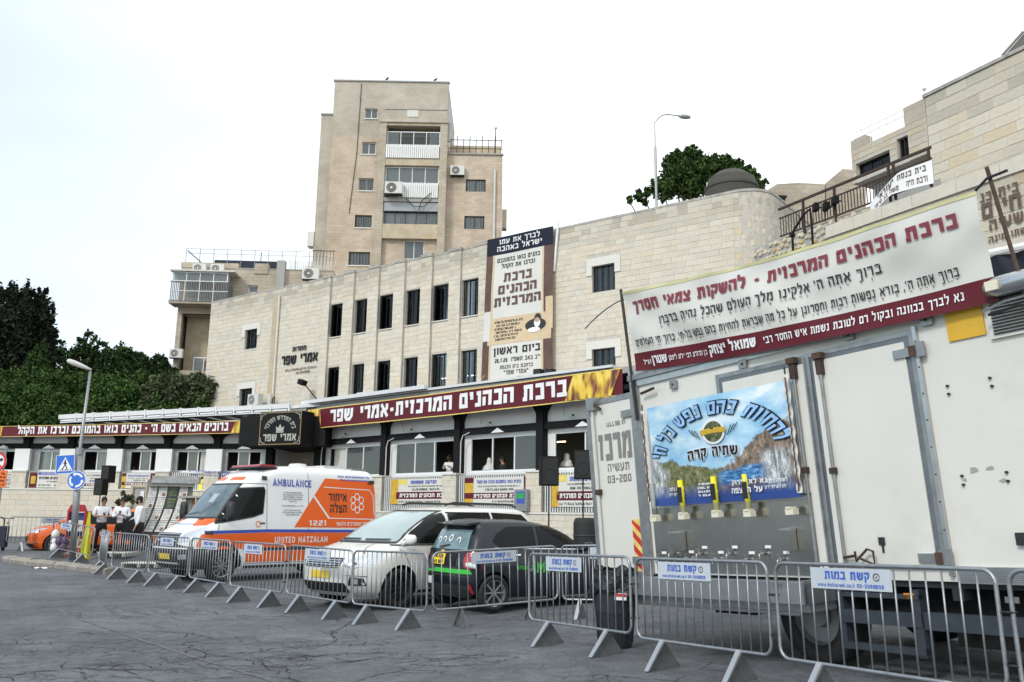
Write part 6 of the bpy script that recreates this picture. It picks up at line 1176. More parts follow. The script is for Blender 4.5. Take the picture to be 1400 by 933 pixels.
# ---------------------------------------------------------------- white minivan
def minivan():
    M = carM(-2.62, 16.15, R(229), G(-2.6, 16.1))
    C = Car('minivan', M, [(.22, -3.95, .72, .88, .7, .4, 2.6), (.32, -4.02, .90, .95, .8, .4, 2.8), (.5, -4.08, .98, .985, .85, .35, 2.9), (.72, -4.08, .985, .992, .9, .3, 2.9), (.84, -4.07, .93, .985, .95, .3, 2.9), (.93, -4.06, .78, .975, 1.0, .3, 3.0), (1.0, -4.05, .60, .96, 1.0, .3, 3.1), (1.06, -4.04, .36, .945, .95, .3, 3.3), (1.11, -4.03, .16, .93, .85, .3, 3.6), (1.3, -4.0, -.18, .90, .8, .3, 3.6), (1.5, -3.93, -.56, .85, .75, .3, 3.4), (1.64, -3.84, -.88, .79, .75, .35, 3.0), (1.72, -3.74, -1.15, .73, .8, .4, 2.8), (1.77, -3.6, -1.5, .62, .8, .5, 2.6), (1.79, -3.3, -1.9, .42, .7, .5, 2.4)], 'dusty white minivan parked between the ambulance and the small black car', 'minivan', 'car_pearl')
    C.body([(0, .34, .41), (-3.03, .34, .41)]); e = C.e
    C.patch('windshield', [(-.77, 1.13), (.77, 1.13), (.63, 1.66), (-.63, 1.66)], 'front', 'wind_pale', .012); C.strip('windshield_seal', [(-.78, 1.115), (.78, 1.115), (.64, 1.675), (-.64, 1.675), (-.78, 1.115)], 'front', 'dark_trim', .03, .012)
    for sd in (1, -1):
        a = [(-.10, 1.10), (-.36, 1.30), (-.88, 1.58), (-1.2, 1.65), (-1.16, 1.10)]; C.patch('front_window', a, 'side', 'auto_glass', .012, sd, .06)
        a = [(-1.24, 1.10), (-1.28, 1.665), (-2.45, 1.67), (-2.45, 1.10)]; C.patch('sliding_window', a, 'side', 'auto_glass', .008, sd); C.patch('rear_window', [(-2.52, 1.12), (-2.52, 1.67), (-3.45, 1.64), (-3.78, 1.35), (-3.8, 1.2)], 'side', 'auto_glass', .008, sd)
        C.strip('window_trim', [(.10, 1.075), (-1.2, 1.085), (-3.82, 1.12)], 'side', 'dark_trim', .02, .01, sd)
        for pts in ([(-.02, 1.08), (.0, .85)], [(-.02, 1.05), (-.45, .3)], [(-1.2, 1.08), (-1.2, .3)], [(-2.5, 1.08), (-2.55, .7)], [(-1.2, .98), (-3.6, .96)], [(-3.95, .3), (-3.9, 1.2)]): C.strip('panel_gap', pts, 'side', 'seam', .012, .003, sd)
        for x in (-1.0, -1.5): C.strip('door_handle', [(x, .95), (x+.2, .95)], 'side', 'chrome', .03, .02, sd)
        C.strip('sill_trim', [(-.45, .28), (-2.6, .28)], 'side', 'dark_trim', .05, .008, sd)
        m_ = MB(); m_.tube([(-.08, sd*.88, 1.10), (-.08, sd*1.0, 1.14)], [.035, .045], 8); m_.lathe([(0, -.085), (.07, -.075), (.115, -.03), (.115, .04), (.08, .08), (0, .088)], 14, Matrix.Translation((-.1, sd*1.08, 1.18)) @ Matrix.Diagonal((.6, 1.25 if sd > 0 else .6, 1.0, 1)))
        if sd > 0: m_.out('mirror', 'car_pearl', e, smooth_=True)
        C.patch('headlight', [(sd*.97, .78), (sd*.70, .70), (sd*.52, .74), (sd*.60, .84), (sd*.86, .965), (sd*.955, .99)], 'front', 'lamp_clear', .012); C.patch('headlight_core', [(sd*.86, .78), (sd*.7, .745), (sd*.7, .82), (sd*.84, .86)], 'front', 'chrome', .018)
        C.patch('fog_lamp', [(sd*.86, .42), (sd*.62, .42), (sd*.66, .56), (sd*.84, .54)], 'front', 'dark_trim', .008); C.patch('fog_lens', [(sd*.78, .45), (sd*.70, .45), (sd*.70, .53), (sd*.78, .53)], 'front', 'lamp_clear', .016); C.strip('fog_trim', [(sd*.88, .57), (sd*.60, .59)], 'front', 'chrome', .018, .014)
        MB().tube([(-1.4, sd*.60, 1.80), (-1.6, sd*.62, 1.845), (-3.3, sd*.6, 1.84), (-3.5, sd*.58, 1.79)], .022, 6).out('roof_rail', 'dark_trim', e); C.patch('tail_lamp', [(sd*.95, .95), (sd*.72, .95), (sd*.76, 1.15), (sd*.93, 1.2)], 'rear', 'lamp_red', .01)
    C.patch('grille', [(-.46, .70), (.46, .70), (.50, .86), (-.50, .86)], 'front', 'dark_trim', .006)
    for z in (.72, .755, .79, .825, .86): C.strip('grille_bar', [(-.48, z), (.48, z)], 'front', 'chrome', .014, .018)
    C.patch('lower_intake', [(-.62, .30), (.62, .30), (.56, .46), (-.56, .46)], 'front', 'arch_dark', .006); C.strip('lower_lip', [(-.8, .27), (.8, .27)], 'front', 'plate_white', .035, .02)
    C.patch('plate', [(-.26, .53), (.26, .53), (.26, .65), (-.26, .65)], 'front', 'plate_yellow', .02); C.text('93-170-61', 'front', 0, .555, .07, 'print_black', .42)
    MB().lathe([(0, .02), (.05, .02), (.06, 0)], 14, Matrix.Translation((C.front(0, .9)+.005, 0, .905)) @ Matrix.Rotation(R(60), 4, 'Y')).out('badge', 'chrome', e)
    C.strip('wiper', [(-.7, 1.145), (-.05, 1.15)], 'front', 'dark_trim', .022, .03); C.strip('wiper', [(.08, 1.145), (.66, 1.15)], 'front', 'dark_trim', .022, .03); C.strip('hood_line', [(-.72, .93), (-.5, 1.05), (-.45, 1.095)], 'front', 'seam', .008, .003); C.strip('hood_line', [(.72, .93), (.5, 1.05), (.45, 1.095)], 'front', 'seam', .008, .003)
    C.wheels((0, -3.03), .345, .225, .86, 'rim_dark', 10)
minivan()
# ---------------------------------------------------------------- small black hatchback
def hatchback():
    M = carM(-.68, 15.35, R(35), G(-.3, 15.3)+.02)
    C = Car('hatchback', M, [(.2, -.40, 2.90, .70, .5, .3, 2.8), (.32, -.5, 3.05, .78, .55, .3, 3.0), (.5, -.54, 3.1, .80, .6, .3, 3.2), (.68, -.53, 3.06, .80, .6, .28, 3.2), (.8, -.52, 2.95, .795, .7, .26, 3.2), (.9, -.49, 2.75, .785, .8, .26, 3.2), (.97, -.46, 2.42, .775, .8, .26, 3.3), (1.03, -.43, 2.12, .76, .7, .26, 3.4), (1.2, -.36, 1.82, .71, .6, .28, 3.4), (1.33, -.29, 1.52, .66, .55, .3, 3.2), (1.42, -.26, 1.22, .61, .5, .3, 3.0), (1.465, -.2, .95, .54, .5, .35, 2.8), (1.487, .0, .7, .38, .4, .3, 2.4)], 'small black hatchback with a green rear stripe parked behind the barriers', 'car', 'car_black')
    C.body([(0, .29, .345), (2.385, .29, .345)]); e = C.e
    C.patch('rear_window', [(-.58, .98), (.58, .98), (.50, 1.30), (-.50, 1.30)], 'rear', 'hatch_glass', .01)
    MB().prism([(-.42, 1.405), (-.36, 1.375), (.0, 1.43), (.0, 1.46)], -.52, .52).out('spoiler', 'car_black', e)
    for x, s in ((.32, 'X'), (-.05, 'O')): pass
    t = MB()
    for k, (u, v) in enumerate(((.34, 1.12), (.18, 1.13), (-.02, 1.16), (-.28, 1.12))):
        loop = [(u+.055*math.cos(a), v+.05*math.sin(a)) for a in [.785*j for j in range(9)]]
        for q in stroke(loop if k == 2 else loop[:6], .022): t.add([C.on('rear', p.x, p.y, .02) for p in q], [(0, 1, 2, 3)])
    t.out('window_sticker', 'print_white', e)
    C.patch('plate_recess', [(-.36, .70), (.36, .70), (.38, .92), (-.38, .92)], 'rear', 'arch_dark', .008); C.patch('plate', [(-.04, .73), (.34, .73), (.34, .90), (-.04, .90)], 'rear', 'plate_yellow', .02); C.patch('green_stripe', [(-.74, .60), (.74, .60), (.70, .67), (-.70, .67)], 'rear', 'green_film', .012)
    t = MB(); fn = lambda u, v, d: C.on('rear', .30-u, v, .026+d); put_text(t, '418', fn, .15, .825, .055, width=.26, rtl=False); put_text(t, '43 802', fn, .15, .745, .055, width=.3, rtl=False); t.out('lettering', 'print_black', e)
    C.patch('bumper_dark', [(-.62, .26), (.62, .26), (.66, .42), (-.66, .42)], 'rear', 'dark_trim', .008); C.patch('white_sticker', [(.30, .40), (.52, .40), (.52, .52), (.30, .52)], 'rear', 'plate_white', .014); MB().tube([(-.54, .05, .95), (-.555, .0, .955), (-.54, -.05, .95)], .015, 6).out('badge', 'plate_yellow', e); C.strip('rear_wiper', [(.25, 1.0), (-.05, 1.05)], 'rear', 'dark_trim', .03, .025); C.strip('bumper_seam', [(-.76, .56), (.76, .56)], 'rear', 'seam', .012, .004)
    for sd in (1, -1):
        C.patch('tail_lamp', [(sd*.785, .66), (sd*.60, .70), (sd*.56, .90), (sd*.70, .98), (sd*.775, .95)], 'rear', 'lamp_red', .014); C.patch('tail_lamp_clear', [(sd*.77, .69), (sd*.64, .72), (sd*.64, .78), (sd*.77, .79)], 'rear', 'lamp_clear', .02); C.patch('tail_lamp_wrap', [(-.46, .78), (-.42, .93), (-.1, .98), (-.22, .88)], 'side', 'lamp_red', .012, sd); C.patch('reflector', [(sd*.72, .3), (sd*.68, .3), (sd*.68, .44), (sd*.72, .44)], 'rear', 'lamp_red', .016)
        C.patch('rear_door_window', [(-.02, 1.12), (.12, 1.03), (.86, 1.02), (.86, 1.37), (.3, 1.36), (.08, 1.25)], 'side', 'auto_glass', .008, sd); C.patch('front_door_window', [(.93, 1.02), (1.98, .99), (1.70, 1.15), (1.35, 1.32), (1.12, 1.375), (.93, 1.37)], 'side', 'auto_glass', .008, sd); C.strip('window_trim', [(.0, 1.01), (1.0, .995), (2.0, .975)], 'side', 'chrome', .014, .012, sd)
        for pts in ([(.9, 1.0), (.92, .3)], [(1.95, .97), (2.0, .4)], [(.05, 1.0), (.38, .5)], [(.42, .27), (1.98, .27)]): C.strip('panel_gap', pts, 'side', 'seam', .01, .003, sd)
        for x in (.35, 1.2): C.strip('door_handle', [(x, .9), (x+.16, .9)], 'side', 'chrome', .022, .02, sd)
        t = MB(); fn = lambda u, v, d: C.on('side', u if sd < 0 else 3-u, v, .008+d, sd); put_text(t, 'MY 80', fn, 1.2, .6, .16, width=.7, rtl=False, weight=.26); scribble(t, fn, .45, .75, .66, .06, seed=3); t.out('lettering', 'green_film', e)
        m_ = MB(); m_.lathe([(0, -.08), (.07, -.06), (.095, 0), (.07, .07), (0, .08)], 12, Matrix.Translation((1.95, sd*.88, 1.03)) @ Matrix.Diagonal((.7, 1.2, 1, 1))); m_.beam((1.97, sd*.74, .98), (1.96, sd*.84, 1.0), .05, .04); m_.out('mirror', 'car_black', e, smooth_=True)
        C.patch('headlight', [(sd*.76, .72), (sd*.5, .68), (sd*.56, .80), (sd*.75, .86)], 'front', 'lamp_clear', .012)
    C.patch('windshield', [(-.64, 1.04), (.64, 1.04), (.52, 1.38), (-.52, 1.38)], 'front', 'auto_glass', .01)
    MB().tube([(.3, 0, 1.49), (.22, 0, 1.56)], .01, 5).out('aerial', 'dark_trim', e)
    C.wheels((0, 2.385), .295, .18, .70, 'rim_alloy', 8, rr=.72)
hatchback()
# ---------------------------------------------------------------- orange car at the left
def orange_car():
    M = carM(-15.4, 30.1, R(205), .12)
    C = Car('orange_car', M, [(.22, -3.35, .80, .86, .6, .3, 2.8), (.4, -3.45, .93, .91, .7, .3, 3), (.65, -3.47, .94, .92, .75, .3, 3), (.8, -3.46, .86, .915, .8, .3, 3), (.9, -3.44, .66, .90, .9, .3, 3.1), (.98, -3.4, .30, .88, .8, .3, 3.3), (1.03, -3.37, .02, .86, .7, .3, 3.5), (1.25, -3.2, -.38, .80, .6, .3, 3.4), (1.42, -3.0, -.75, .73, .6, .35, 3), (1.52, -2.75, -1.1, .64, .6, .4, 2.8), (1.56, -2.5, -1.4, .5, .5, .4, 2.4)], 'bright orange emergency car parked behind the three men at the left', 'car', 'car_orange')
    C.body([(0, .34, .40), (-2.62, .34, .40)]); e = C.e
    C.patch('windshield', [(-.72, 1.05), (.72, 1.05), (.60, 1.46), (-.60, 1.46)], 'front', 'wind_pale', .012)
    for sd in (1, -1):
        C.patch('front_window', [(-.05, 1.03), (-.45, 1.27), (-.85, 1.43), (-1.25, 1.47), (-1.28, 1.03)], 'side', 'auto_glass', .008, sd); C.patch('rear_window', [(-1.34, 1.03), (-1.34, 1.47), (-2.3, 1.44), (-2.75, 1.2), (-2.8, 1.05)], 'side', 'auto_glass', .008, sd)
        C.strip('sill_trim', [(-.45, .3), (-2.2, .3)], 'side', 'dark_trim', .12, .01, sd); C.patch('headlight', [(sd*.88, .74), (sd*.5, .70), (sd*.55, .80), (sd*.85, .88)], 'front', 'lamp_clear', .012); C.patch('tail_lamp', [(sd*.9, .8), (sd*.6, .8), (sd*.6, .95), (sd*.88, .98)], 'rear', 'lamp_red', .01)
        m_ = MB(); m_.lathe([(0, -.08), (.07, -.06), (.1, 0), (.07, .08), (0, .09)], 12, Matrix.Translation((-.1, sd*1.0, 1.08))); m_.out('mirror', 'car_orange', e, smooth_=True)
        mb = MB()
        for cx, cz in ((-1.55, .72), (-1.45, .60), (-1.65, .60), (-1.55, .48), (-1.75, .72), (-1.35, .72)):
            loop = [(cx+.07*math.cos(t), cz+.07*math.sin(t)) for t in [k*1.047 for k in range(7)]]
            for q in stroke(loop, .02): mb.add([C.on('side', p.x, p.y, .009, sd) for p in q], [(0, 1, 2, 3)])
        mb.out('emblem', 'print_white', e)
    C.patch('grille', [(-.55, .42), (.55, .42), (.62, .62), (-.62, .62)], 'front', 'dark_trim', .01); C.patch('lower_bumper', [(-.8, .26), (.8, .26), (.8, .38), (-.8, .38)], 'front', 'dark_trim', .012); C.patch('plate', [(-.26, .47), (.26, .47), (.26, .58), (-.26, .58)], 'front', 'plate_yellow', .02); C.strip('lip', [(-.8, .3), (.8, .3)], 'front', 'chrome', .02, .02)
    C.wheels((0, -2.62), .35, .22, .80, 'rim_alloy', 5); MB().box(-2.2, -1.1, -.6, .6, 1.57, 1.61).out('light_bar', 'dark_trim', e)
orange_car()
# ================================================================ crowd barriers
mat('barrier_steel', (.34, .355, .375), .42, .75, noise=(14, .22), bump=(50, .15)); mat('barrier_plate', (.50, .54, .60), .5, noise=(3, .1), dirt=(3, .3, (.45, .45, .45))); mat('barrier_dull', (.17, .175, .18), .65, .4, noise=(10, .3)); mat('sign_print', (.04, .12, .50), .5); mat('cable_tie', (.01, .01, .01), .6)
_BM = {}
def barrier(P, Q, label, sign=(.62, 1.32), flip=False, thick=1.0):
    L_ = 2.1; P = Vector((P[0], P[1], G(*P))); Q = Vector((Q[0], Q[1], G(*Q))); d = Q-P; ln = d.length; f = Frame(P, d); e = empty('crowd_barrier', f, label, 'barrier', 'steel crowd barriers along the road'); k = ln/L_
    if not _BM:
        b = MB(); r_ = .10; zt, zb = 1.08, .27; pts = []
        for cx, cz, a0 in ((L_-r_-.02, zt-r_, 90), (L_-r_-.02, zb+r_, 0), (r_+.02, zb+r_, -90), (r_+.02, zt-r_, -180)):
            for j in range(6): a = R(a0-18*j); pts.append((cx+r_*math.cos(a), 0, cz+r_*math.sin(a)))
        b.tube(pts, .0165, 8, closed=True); _BM['frame'] = b.mesh('frame', 'barrier_steel', True)
        _BM['bar'] = MB().cyl((0, 0, 0), (0, 0, .81), .008, n=6).mesh('bar', 'barrier_steel', True)
        b = MB(); b.box(-.003, .003, -.30, .30, 0, .001); b = MB(); b.add([(-.004, -.24, 0), (-.004, .24, 0), (-.004, .02, .27), (-.004, -.02, .27), (.004, -.24, 0), (.004, .24, 0), (.004, .02, .27), (.004, -.02, .27)], [(0, 1, 2, 3), (7, 6, 5, 4), (0, 4, 5, 1), (1, 5, 6, 2), (2, 6, 7, 3), (3, 7, 4, 0)]); _BM['foot'] = b.mesh('foot', 'barrier_dull')
        b = MB(); b.add([(-.028, -.255, 0), (.028, -.255, 0), (.028, -.015, .285), (-.028, -.015, .285), (-.028, -.232, 0), (.028, -.232, 0), (.035, .0, .27), (-.035, .0, .27)], [(0, 1, 2, 3), (7, 6, 5, 4), (0, 4, 5, 1), (1, 5, 6, 2), (2, 6, 7, 3), (3, 7, 4, 0)]); _BM['foot_strip'] = b.mesh('foot_strip', 'galv')
    link_mesh('frame', _BM['frame'], e, None, (k, 1, 1)); n = 15
    for i in range(1, n): link_mesh('bar', _BM['bar'], e, ((.02+(L_-.04)*i/n)*k, 0, .27))
    for s in (.46, 1.64):
        o = link_mesh('foot', _BM['foot'], e, (s*k, 0, 0)); link_mesh('foot_strip', _BM['foot_strip'], o, None, None, (0, 0, math.pi if flip else 0)); 
    MB().box(-.03, .06, .012, .03, .86, .9).out('hook', 'barrier_dull', e)
    if sign:
        a, c = sign[0]*k, sign[1]*k; o = MB().box(a, c, -.028, -.022, .885, 1.055).out('name_plate', 'barrier_plate', e); t = MB(); fn = lambda u, v, d_: (u, -.030-d_, v); w_ = c-a; cy = .97
        put_text(t, 'קשת במות', fn, a+w_*.47, .965, .062, width=w_*.56, weight=.24); 
        put_text(t, 'www.kstisrael.co.il 02-5698898', fn, a+w_*.5, .905, .03, width=w_*.82, rtl=False, weight=.18)
        t.out('lettering', 'sign_print', o); t = MB(); c0 = (a+w_*.83, .992); rr = .028; [t.add([fn(p.x, p.y, 0) for p in q], [(0, 1, 2, 3)]) for q in stroke([(c0[0]+rr*math.cos(j*.6), c0[1]+rr*math.sin(j*.6)) for j in range(11)], .008)]
        t.add([fn(c0[0]+.008*math.cos(j), c0[1]+.008*math.sin(j), 0) for j in range(6)], [tuple(range(6))]); t.out('round_mark', 'print_black', o)
    return e
BAR = [((-18.3, 27.0), (-16.4, 28.7), 'leftmost steel barrier in the picture, cut by the left edge', None), ((-16.2, 28.4), (-14.75, 29.9), 'steel barrier with a plate right in front of the orange car', (1.0, 1.7)), ((-14.4, 27.7), (-12.2, 25.9), 'steel barrier with a plate in front of the candy stand', (.45, 1.0)),
 ((-11.1, 24.0), (-10.15, 22.35), 'short end-on steel barrier by the chipped kerb end', (.3, 1.2)), ((-9.75, 21.75), (-8.3, 20.35), 'steel barrier directly in front of the three men', None), ((-8.25, 20.3), (-6.85, 18.95), 'steel barrier in front of the ambulance nose and its number plate', (.62, 1.32)),
 ((-6.8, 18.9), (-5.42, 17.2), 'steel barrier in front of the ambulance front wheel', (.62, 1.5)), ((-5.3, 16.9), (-3.92, 15.55), 'steel barrier in front of the ambulance orange side', (.55, 1.25)), ((-3.87, 15.5), (-2.5, 14.2), 'steel barrier in front of the minivan grille', (.62, 1.4)),
 ((-2.48, 14.15), (-1.16, 12.85), 'steel barrier without a name plate in front of the minivan wheel', None), ((-1.1, 12.95), (.80, 14.0), 'steel barrier slanting away in front of the black hatchback', (.62, 1.36)), ((.84, 13.9), (2.1, 13.3), 'rear steel barrier between the black hatchback and the truck door', (.75, 1.6)),
 ((.26, 11.45), (1.36, 9.78), 'near steel barrier left of the black dustbin', (.45, 1.2)), ((1.36, 9.5), (2.38, 8.08), 'near steel barrier in front of the truck water taps', (.45, 1.3)), ((2.40, 7.98), (3.44, 6.2), 'nearest steel barrier with a large plate, lower right', (.45, 1.25)), ((3.46, 6.12), (4.6, 4.4), 'steel barrier cut off by the right edge', (.6, 1.3))]
for i, (p, q, l, s) in enumerate(BAR): barrier(p, q, l, s, flip=(i == 10))
# ================================================================ refreshment truck
_o = Vector((2.785, 9.3, .9)); 
def truck_frame():
    dH = ray(-84, 757).normalized(); dV = ray(357, -4870)*-1
    if dV.z < 0: dV = -dV
    dV = (dV-dH*dV.dot(dH)).normalized(); ex = -dH; d = ray(1060, 789); o = CAM+d*(9.3/d.y); return Frame(o, ex, dV)
FK = truck_frame()
mat('truck_white', (.71, .685, .635), .4, coat=.15, noise=(.8, .06), dirt=(1.1, .35, (.50, .47, .42)), bump=(3, .05)); mat('truck_frame_m', (.33, .34, .35), .4, .7, noise=(6, .3), dirt=(8, .5, (.18, .17, .16))); mat('truck_blue_grey', (.16, .18, .20), .5, .3, noise=(5, .3)); mat('stainless', (.50, .49, .47), .24, 1.0, noise=(1.2, .25), dirt=(2.2, .4, (.24, .23, .22))); mat('rubber_seal', (.10, .105, .11), .7); mat('rust', (.085, .05, .035), .9, noise=(20, .5)); mat('truck_yellow', (.72, .42, .03), .5, noise=(3, .1), dirt=(4, .4, (.5, .3, .05))); mat('chassis', (.035, .045, .06), .6, noise=(5, .4)); mat('cup_yellow', (.80, .72, .02), .4, noise=(8, .1)); mat('cup_base', (.74, .70, .55), .5); glass('clear_tube', (.9, .92, .9), 1.2, .1, .3, (.5, .5, .48))
mat('tap_metal', (.45, .45, .44), .3, 1.0); mat('chip_grey', (.36, .34, .31), .8)
def truck():
    e = empty('refreshment_truck', FK, 'large white box truck with drinking taps, steel panel and a waterfall poster', 'truck'); L = lambda x, y: FK.loc(x, y)
    X0, X1, H_ = -1.95, 6.2, 2.42
    MB().box(X0, X1, .012, 2.45, .0, H_).out('box_body', 'truck_white', e)
    xl, xr = -1.80, .62   # steel tap panel
    MB().box(xl, xr, -.004, .010, .02, .775).out('steel_panel', 'stainless', e); MB().box(xl-.02, xr+.0, -.006, .011, .778, .83).out('panel_trim', 'plate_white', e)
    MB().box(-.56, -.555, -.007, -.0045, .04, .75).out('panel_seam', 'truck_frame_m', e)
    for x in (X0-.03, ): MB().box(x-.03, x+.12, -.02, .3, -.02, H_).out('corner_post', 'truck_frame_m', e)
    MB().box(X0-.06, 6.3, -.05, .35, H_-.02, H_+.05).out('roof_rail', 'truck_frame_m', e); MB().box(X0-.06, 6.3, -.02, .02, H_-.10, H_-.021).out('roof_rail_lip', 'galv', e); MB().beam((X0-.05, .0, H_+.07), (6.2, .0, H_+.07), .07, .05).out('roof_gutter', 'galv', e)
    # doors: left (behind the poster) and right, with grey seals, bars and hinges
    def door(x0, x1, z0, z1, lab):
        o = MB().box(x0, x1, -.028, .011, z0, z1).out('side_door', 'truck_white', e, label=lab); b = MB(); frame_box(b, x0-.10, x1+.10, z0-.02, z1+.10, .05, -.022, .0118); b.out('door_frame', 'truck_frame_m', o); b = MB(); frame_box(b, x0-.048, x1+.048, z0-.01, z1+.048, .045, -.018, .0117); b.out('door_seal', 'truck_blue_grey', o); return o
    d1 = door(-.42, .62, .835, 2.13, None); d2 = door(.82, 1.83, .13, 2.14, None)
    MB().box(.60, .70, -.024, .0112, .02, 2.14).out('pillar_strip', 'truck_white', e); MB().box(.705, .725, -.04, .011, .0, 2.2).box(.765, .785, -.04, .011, .0, 2.2).out('centre_frame', 'truck_frame_m', e); MB().box(1.93, 1.965, -.035, .0115, .05, 2.26).out('door_edge_strip', 'galv', e)
    for k in range(9): MB().cyl((1.95, -.036, .2+.24*k), (1.95, -.041, .2+.24*k), .008, n=6).out('rivet', 'rust_iron', e)
    def lockbar(x, z0, z1):
        o = MB().cyl((x, -.06, z0), (x, -.06, z1), .016, n=10).out('lock_bar', 'truck_frame_m', e); MB().box(x-.035, x+.035, -.08, -.03, z1-.18, z1-.02).out('cam_keeper', 'rust_iron', o); MB().box(x-.05, x+.05, -.10, -.03, z1-.02, z1+.04).out('cam', 'rust', o)
        for z in (z0+.45*(z1-z0),): MB().box(x-.03, x+.03, -.085, -.03, z-.03, z+.03).out('guide', 'rust_iron', o)
        return o
    xa = L(1092, 530)[0]; xb = L(1128, 520)[0]; o1 = lockbar(xa, .15, 2.18); o2 = lockbar(xb, .10, 2.17)
    x, z = L(1178, 762); MB().tube([(xb, -.07, z), (x, -.09, z+.02)], .014, 6).tube([(x, -.09, z+.06), (x, -.09, z-.03), (x+.14, -.1, z+.08), (x+.20, -.1, z+.06), (x+.20, -.1, z-.06), (x+.04, -.1, z)], .012, 6).out('door_handle', 'rust_iron', o2)
    for px, py in ((1252, 481), (1289, 763)):
        x, z = L(px, py); o = MB().box(x-.20, x+.02, -.05, -.029, z-.04, z+.04).box(x+.0, x+.11, -.055, -.024, z-.06, z+.075).out('hinge', 'truck_frame_m', d2); MB().box(x-.03, x+.03, -.07, -.056, z-.05, z+.05).out('hinge_pin', 'rust', o)
    for px, py in ((868, 577),): x, z = L(px, py)
    for px, py in ((922, 526), (1017, 498), (1162, 458), (1268, 438)):
        x, z = L(px, py); MB().box(x-.055, x+.055, -.03, -.004, z-.05, z+.05).out('rail_bracket', 'truck_frame_m', e); MB().cyl((x, -.03, z), (x, -.04, z), .014, n=6).out('bolt', 'rust_iron', e)
    x, z = L(892, 534); MB().tube([(x-.15, -.06, z-.02), (x+.1, -.07, z+.01)], .018, 6).out('latch_rod', 'rust_iron', e)
    # right of the doors
    x0, x1, z0, z1 = FK.rect(1291, 425, 1349, 462); MB().box(x0, x1+.0, -.008, .0115, z0+.03, H_-.11).out('yellow_patch', 'truck_yellow', e)
    x0 = L(1352, 440)[0]; o = MB().box(x0, x0+.62, -.02, .0115, 2.0, H_-.02).out('vent_panel', 'truck_white', e)
    for k in range(13): MB().box(x0+.04, x0+.58, -.035, -.02, 2.03+.027*k, 2.042+.027*k).out('louvre', 'dark_trim', o)
    for px, py in ((1295, 528), (1297, 539), (1353, 517), (1356, 528), (1315, 651), (1317, 663), (1376, 646), (1378, 658)):
        x, z = L(px, py); MB().cyl((x, .012, z), (x, -.010, z), .012, n=10).out('dome_bolt', 'rust_iron', e)
    b = MB(); r = random.Random(5)
    for px, py, s in ((1330, 644, .05), (1352, 641, .05), (1371, 657, .035), (1318, 657, .03)):
        x, z = L(px, py); ring = [(x+s*r.uniform(.5, 1.2)*math.cos(k*1.05), .0095, z+s*.6*r.uniform(.4, 1.2)*math.sin(k*1.05)) for k in range(6)]; b.add(ring, [tuple(range(6))])
    b.out('paint_chip', 'chip_grey', e)
    x, z = L(1209, 742); MB().box(x-.03, x+.03, -.045, -.029, z-.02, z+.05).box(x-.006, x+.012, -.04, -.03, z-.09, z-.02).out('lock_plate', 'dark_trim', d2); x, z = L(1396, 737); MB().box(x-.03, x+.06, -.03, .01, z-.05, z+.05).out('lock_plate', 'dark_trim', e)
    MB().box(2.0, 6.2, -.02, .02, -.01, .128).out('aluminium_skirt', 'galv', e)
    for k in range(8): MB().box(2.0, 6.2, -.024, -.0205, .01+.015*k, .016+.015*k).out('skirt_groove', 'truck_frame_m', e)
    # poster
    x0, x1 = FK.loc(889, 625, -.1)[0], FK.loc(1088, 600, -.1)[0]; zt0, zt1 = L(884, 555)[1], L(1060, 517)[1]; zb0, zb1 = .80, .80; rx = L(1062, 560)[0]
    ps = empty('water_poster', FK.sub(0, -.06, 0), 'printed poster of a waterfall and blue sky tied over the truck taps', 'poster'); W_ = x1-x0
    P = lambda u, v, l=0: (x0+W_*u, .02*math.sin(u*5+v*3)+.01*math.sin(u*17)-l-.03, zb0+(2.0-zb0)*v)
    MB().grid(P, 30, 16).out('cloth', poster_print(x0, W_, zb0, 2.0-zb0), ps, smooth_=True)
    fn = lambda a, b, d: P(a, b, .020+d); t1 = MB(); t2 = MB()
    PL, TW = text_polys(bidi('להחיות בהם נפש כל חי'), .24); PL2, _ = text_polys(bidi('להחיות בהם נפש כל חי'), .42)
    def arc(q, l):
        out_ = []
        for a, b in q: t = a/TW; an = math.pi*(.93-.84*t); rr = .40+b*.10; out_.append(P(.50+math.cos(an)*rr*1.0, .36+math.sin(an)*rr*1.15, l))
        return out_
    for i, q in enumerate(PL2): t1.add(arc(q, .016+(i % 9)*.0005), [(0, 1, 2, 3)])
    for i, q in enumerate(PL): t2.add(arc(q, .024+(i % 9)*.0005), [(0, 1, 2, 3)])
    t3 = MB(); put_text(t3, 'שתיה קרה', lambda a, b, d: P(a, b+.03*math.cos((a-.48)*6), .016+d), .48, .40, .085, width=.36, weight=.42); put_text(t1, 'שתיה קרה', lambda a, b, d: P(a, b+.03*math.cos((a-.48)*6), .024+d), .48, .40, .085, width=.36, weight=.22)
    t1.out('lettering_outline', 'navy_print', ps); t2.out('lettering', 'print_sky_text', ps); t3.out('lettering_halo', 'print_white', ps)
    t = MB(); put_text(t, 'נא לא לזרוק', fn, .70, .145, .04, width=.22, weight=.24); put_text(t, 'על הרצפה', fn, .68, .07, .045, width=.2, weight=.24); put_text(t, 'לשתיה בלבד', fn, .87, .14, .03, width=.13, weight=.24); put_text(t, 'ולא לנטילת ידים', fn, .86, .09, .026, width=.13, weight=.2); put_text(t, 'לשתיה בלבד', fn, .18, .14, .03, width=.12, weight=.24); put_text(t, 'ולא לנטילת ידים', fn, .18, .09, .026, width=.12, weight=.2)
    for k in range(4): scribble(t, fn, .34, .47, .17-.035*k, .02, .3, seed=90+k)
    t.out('lettering', 'print_white', ps)
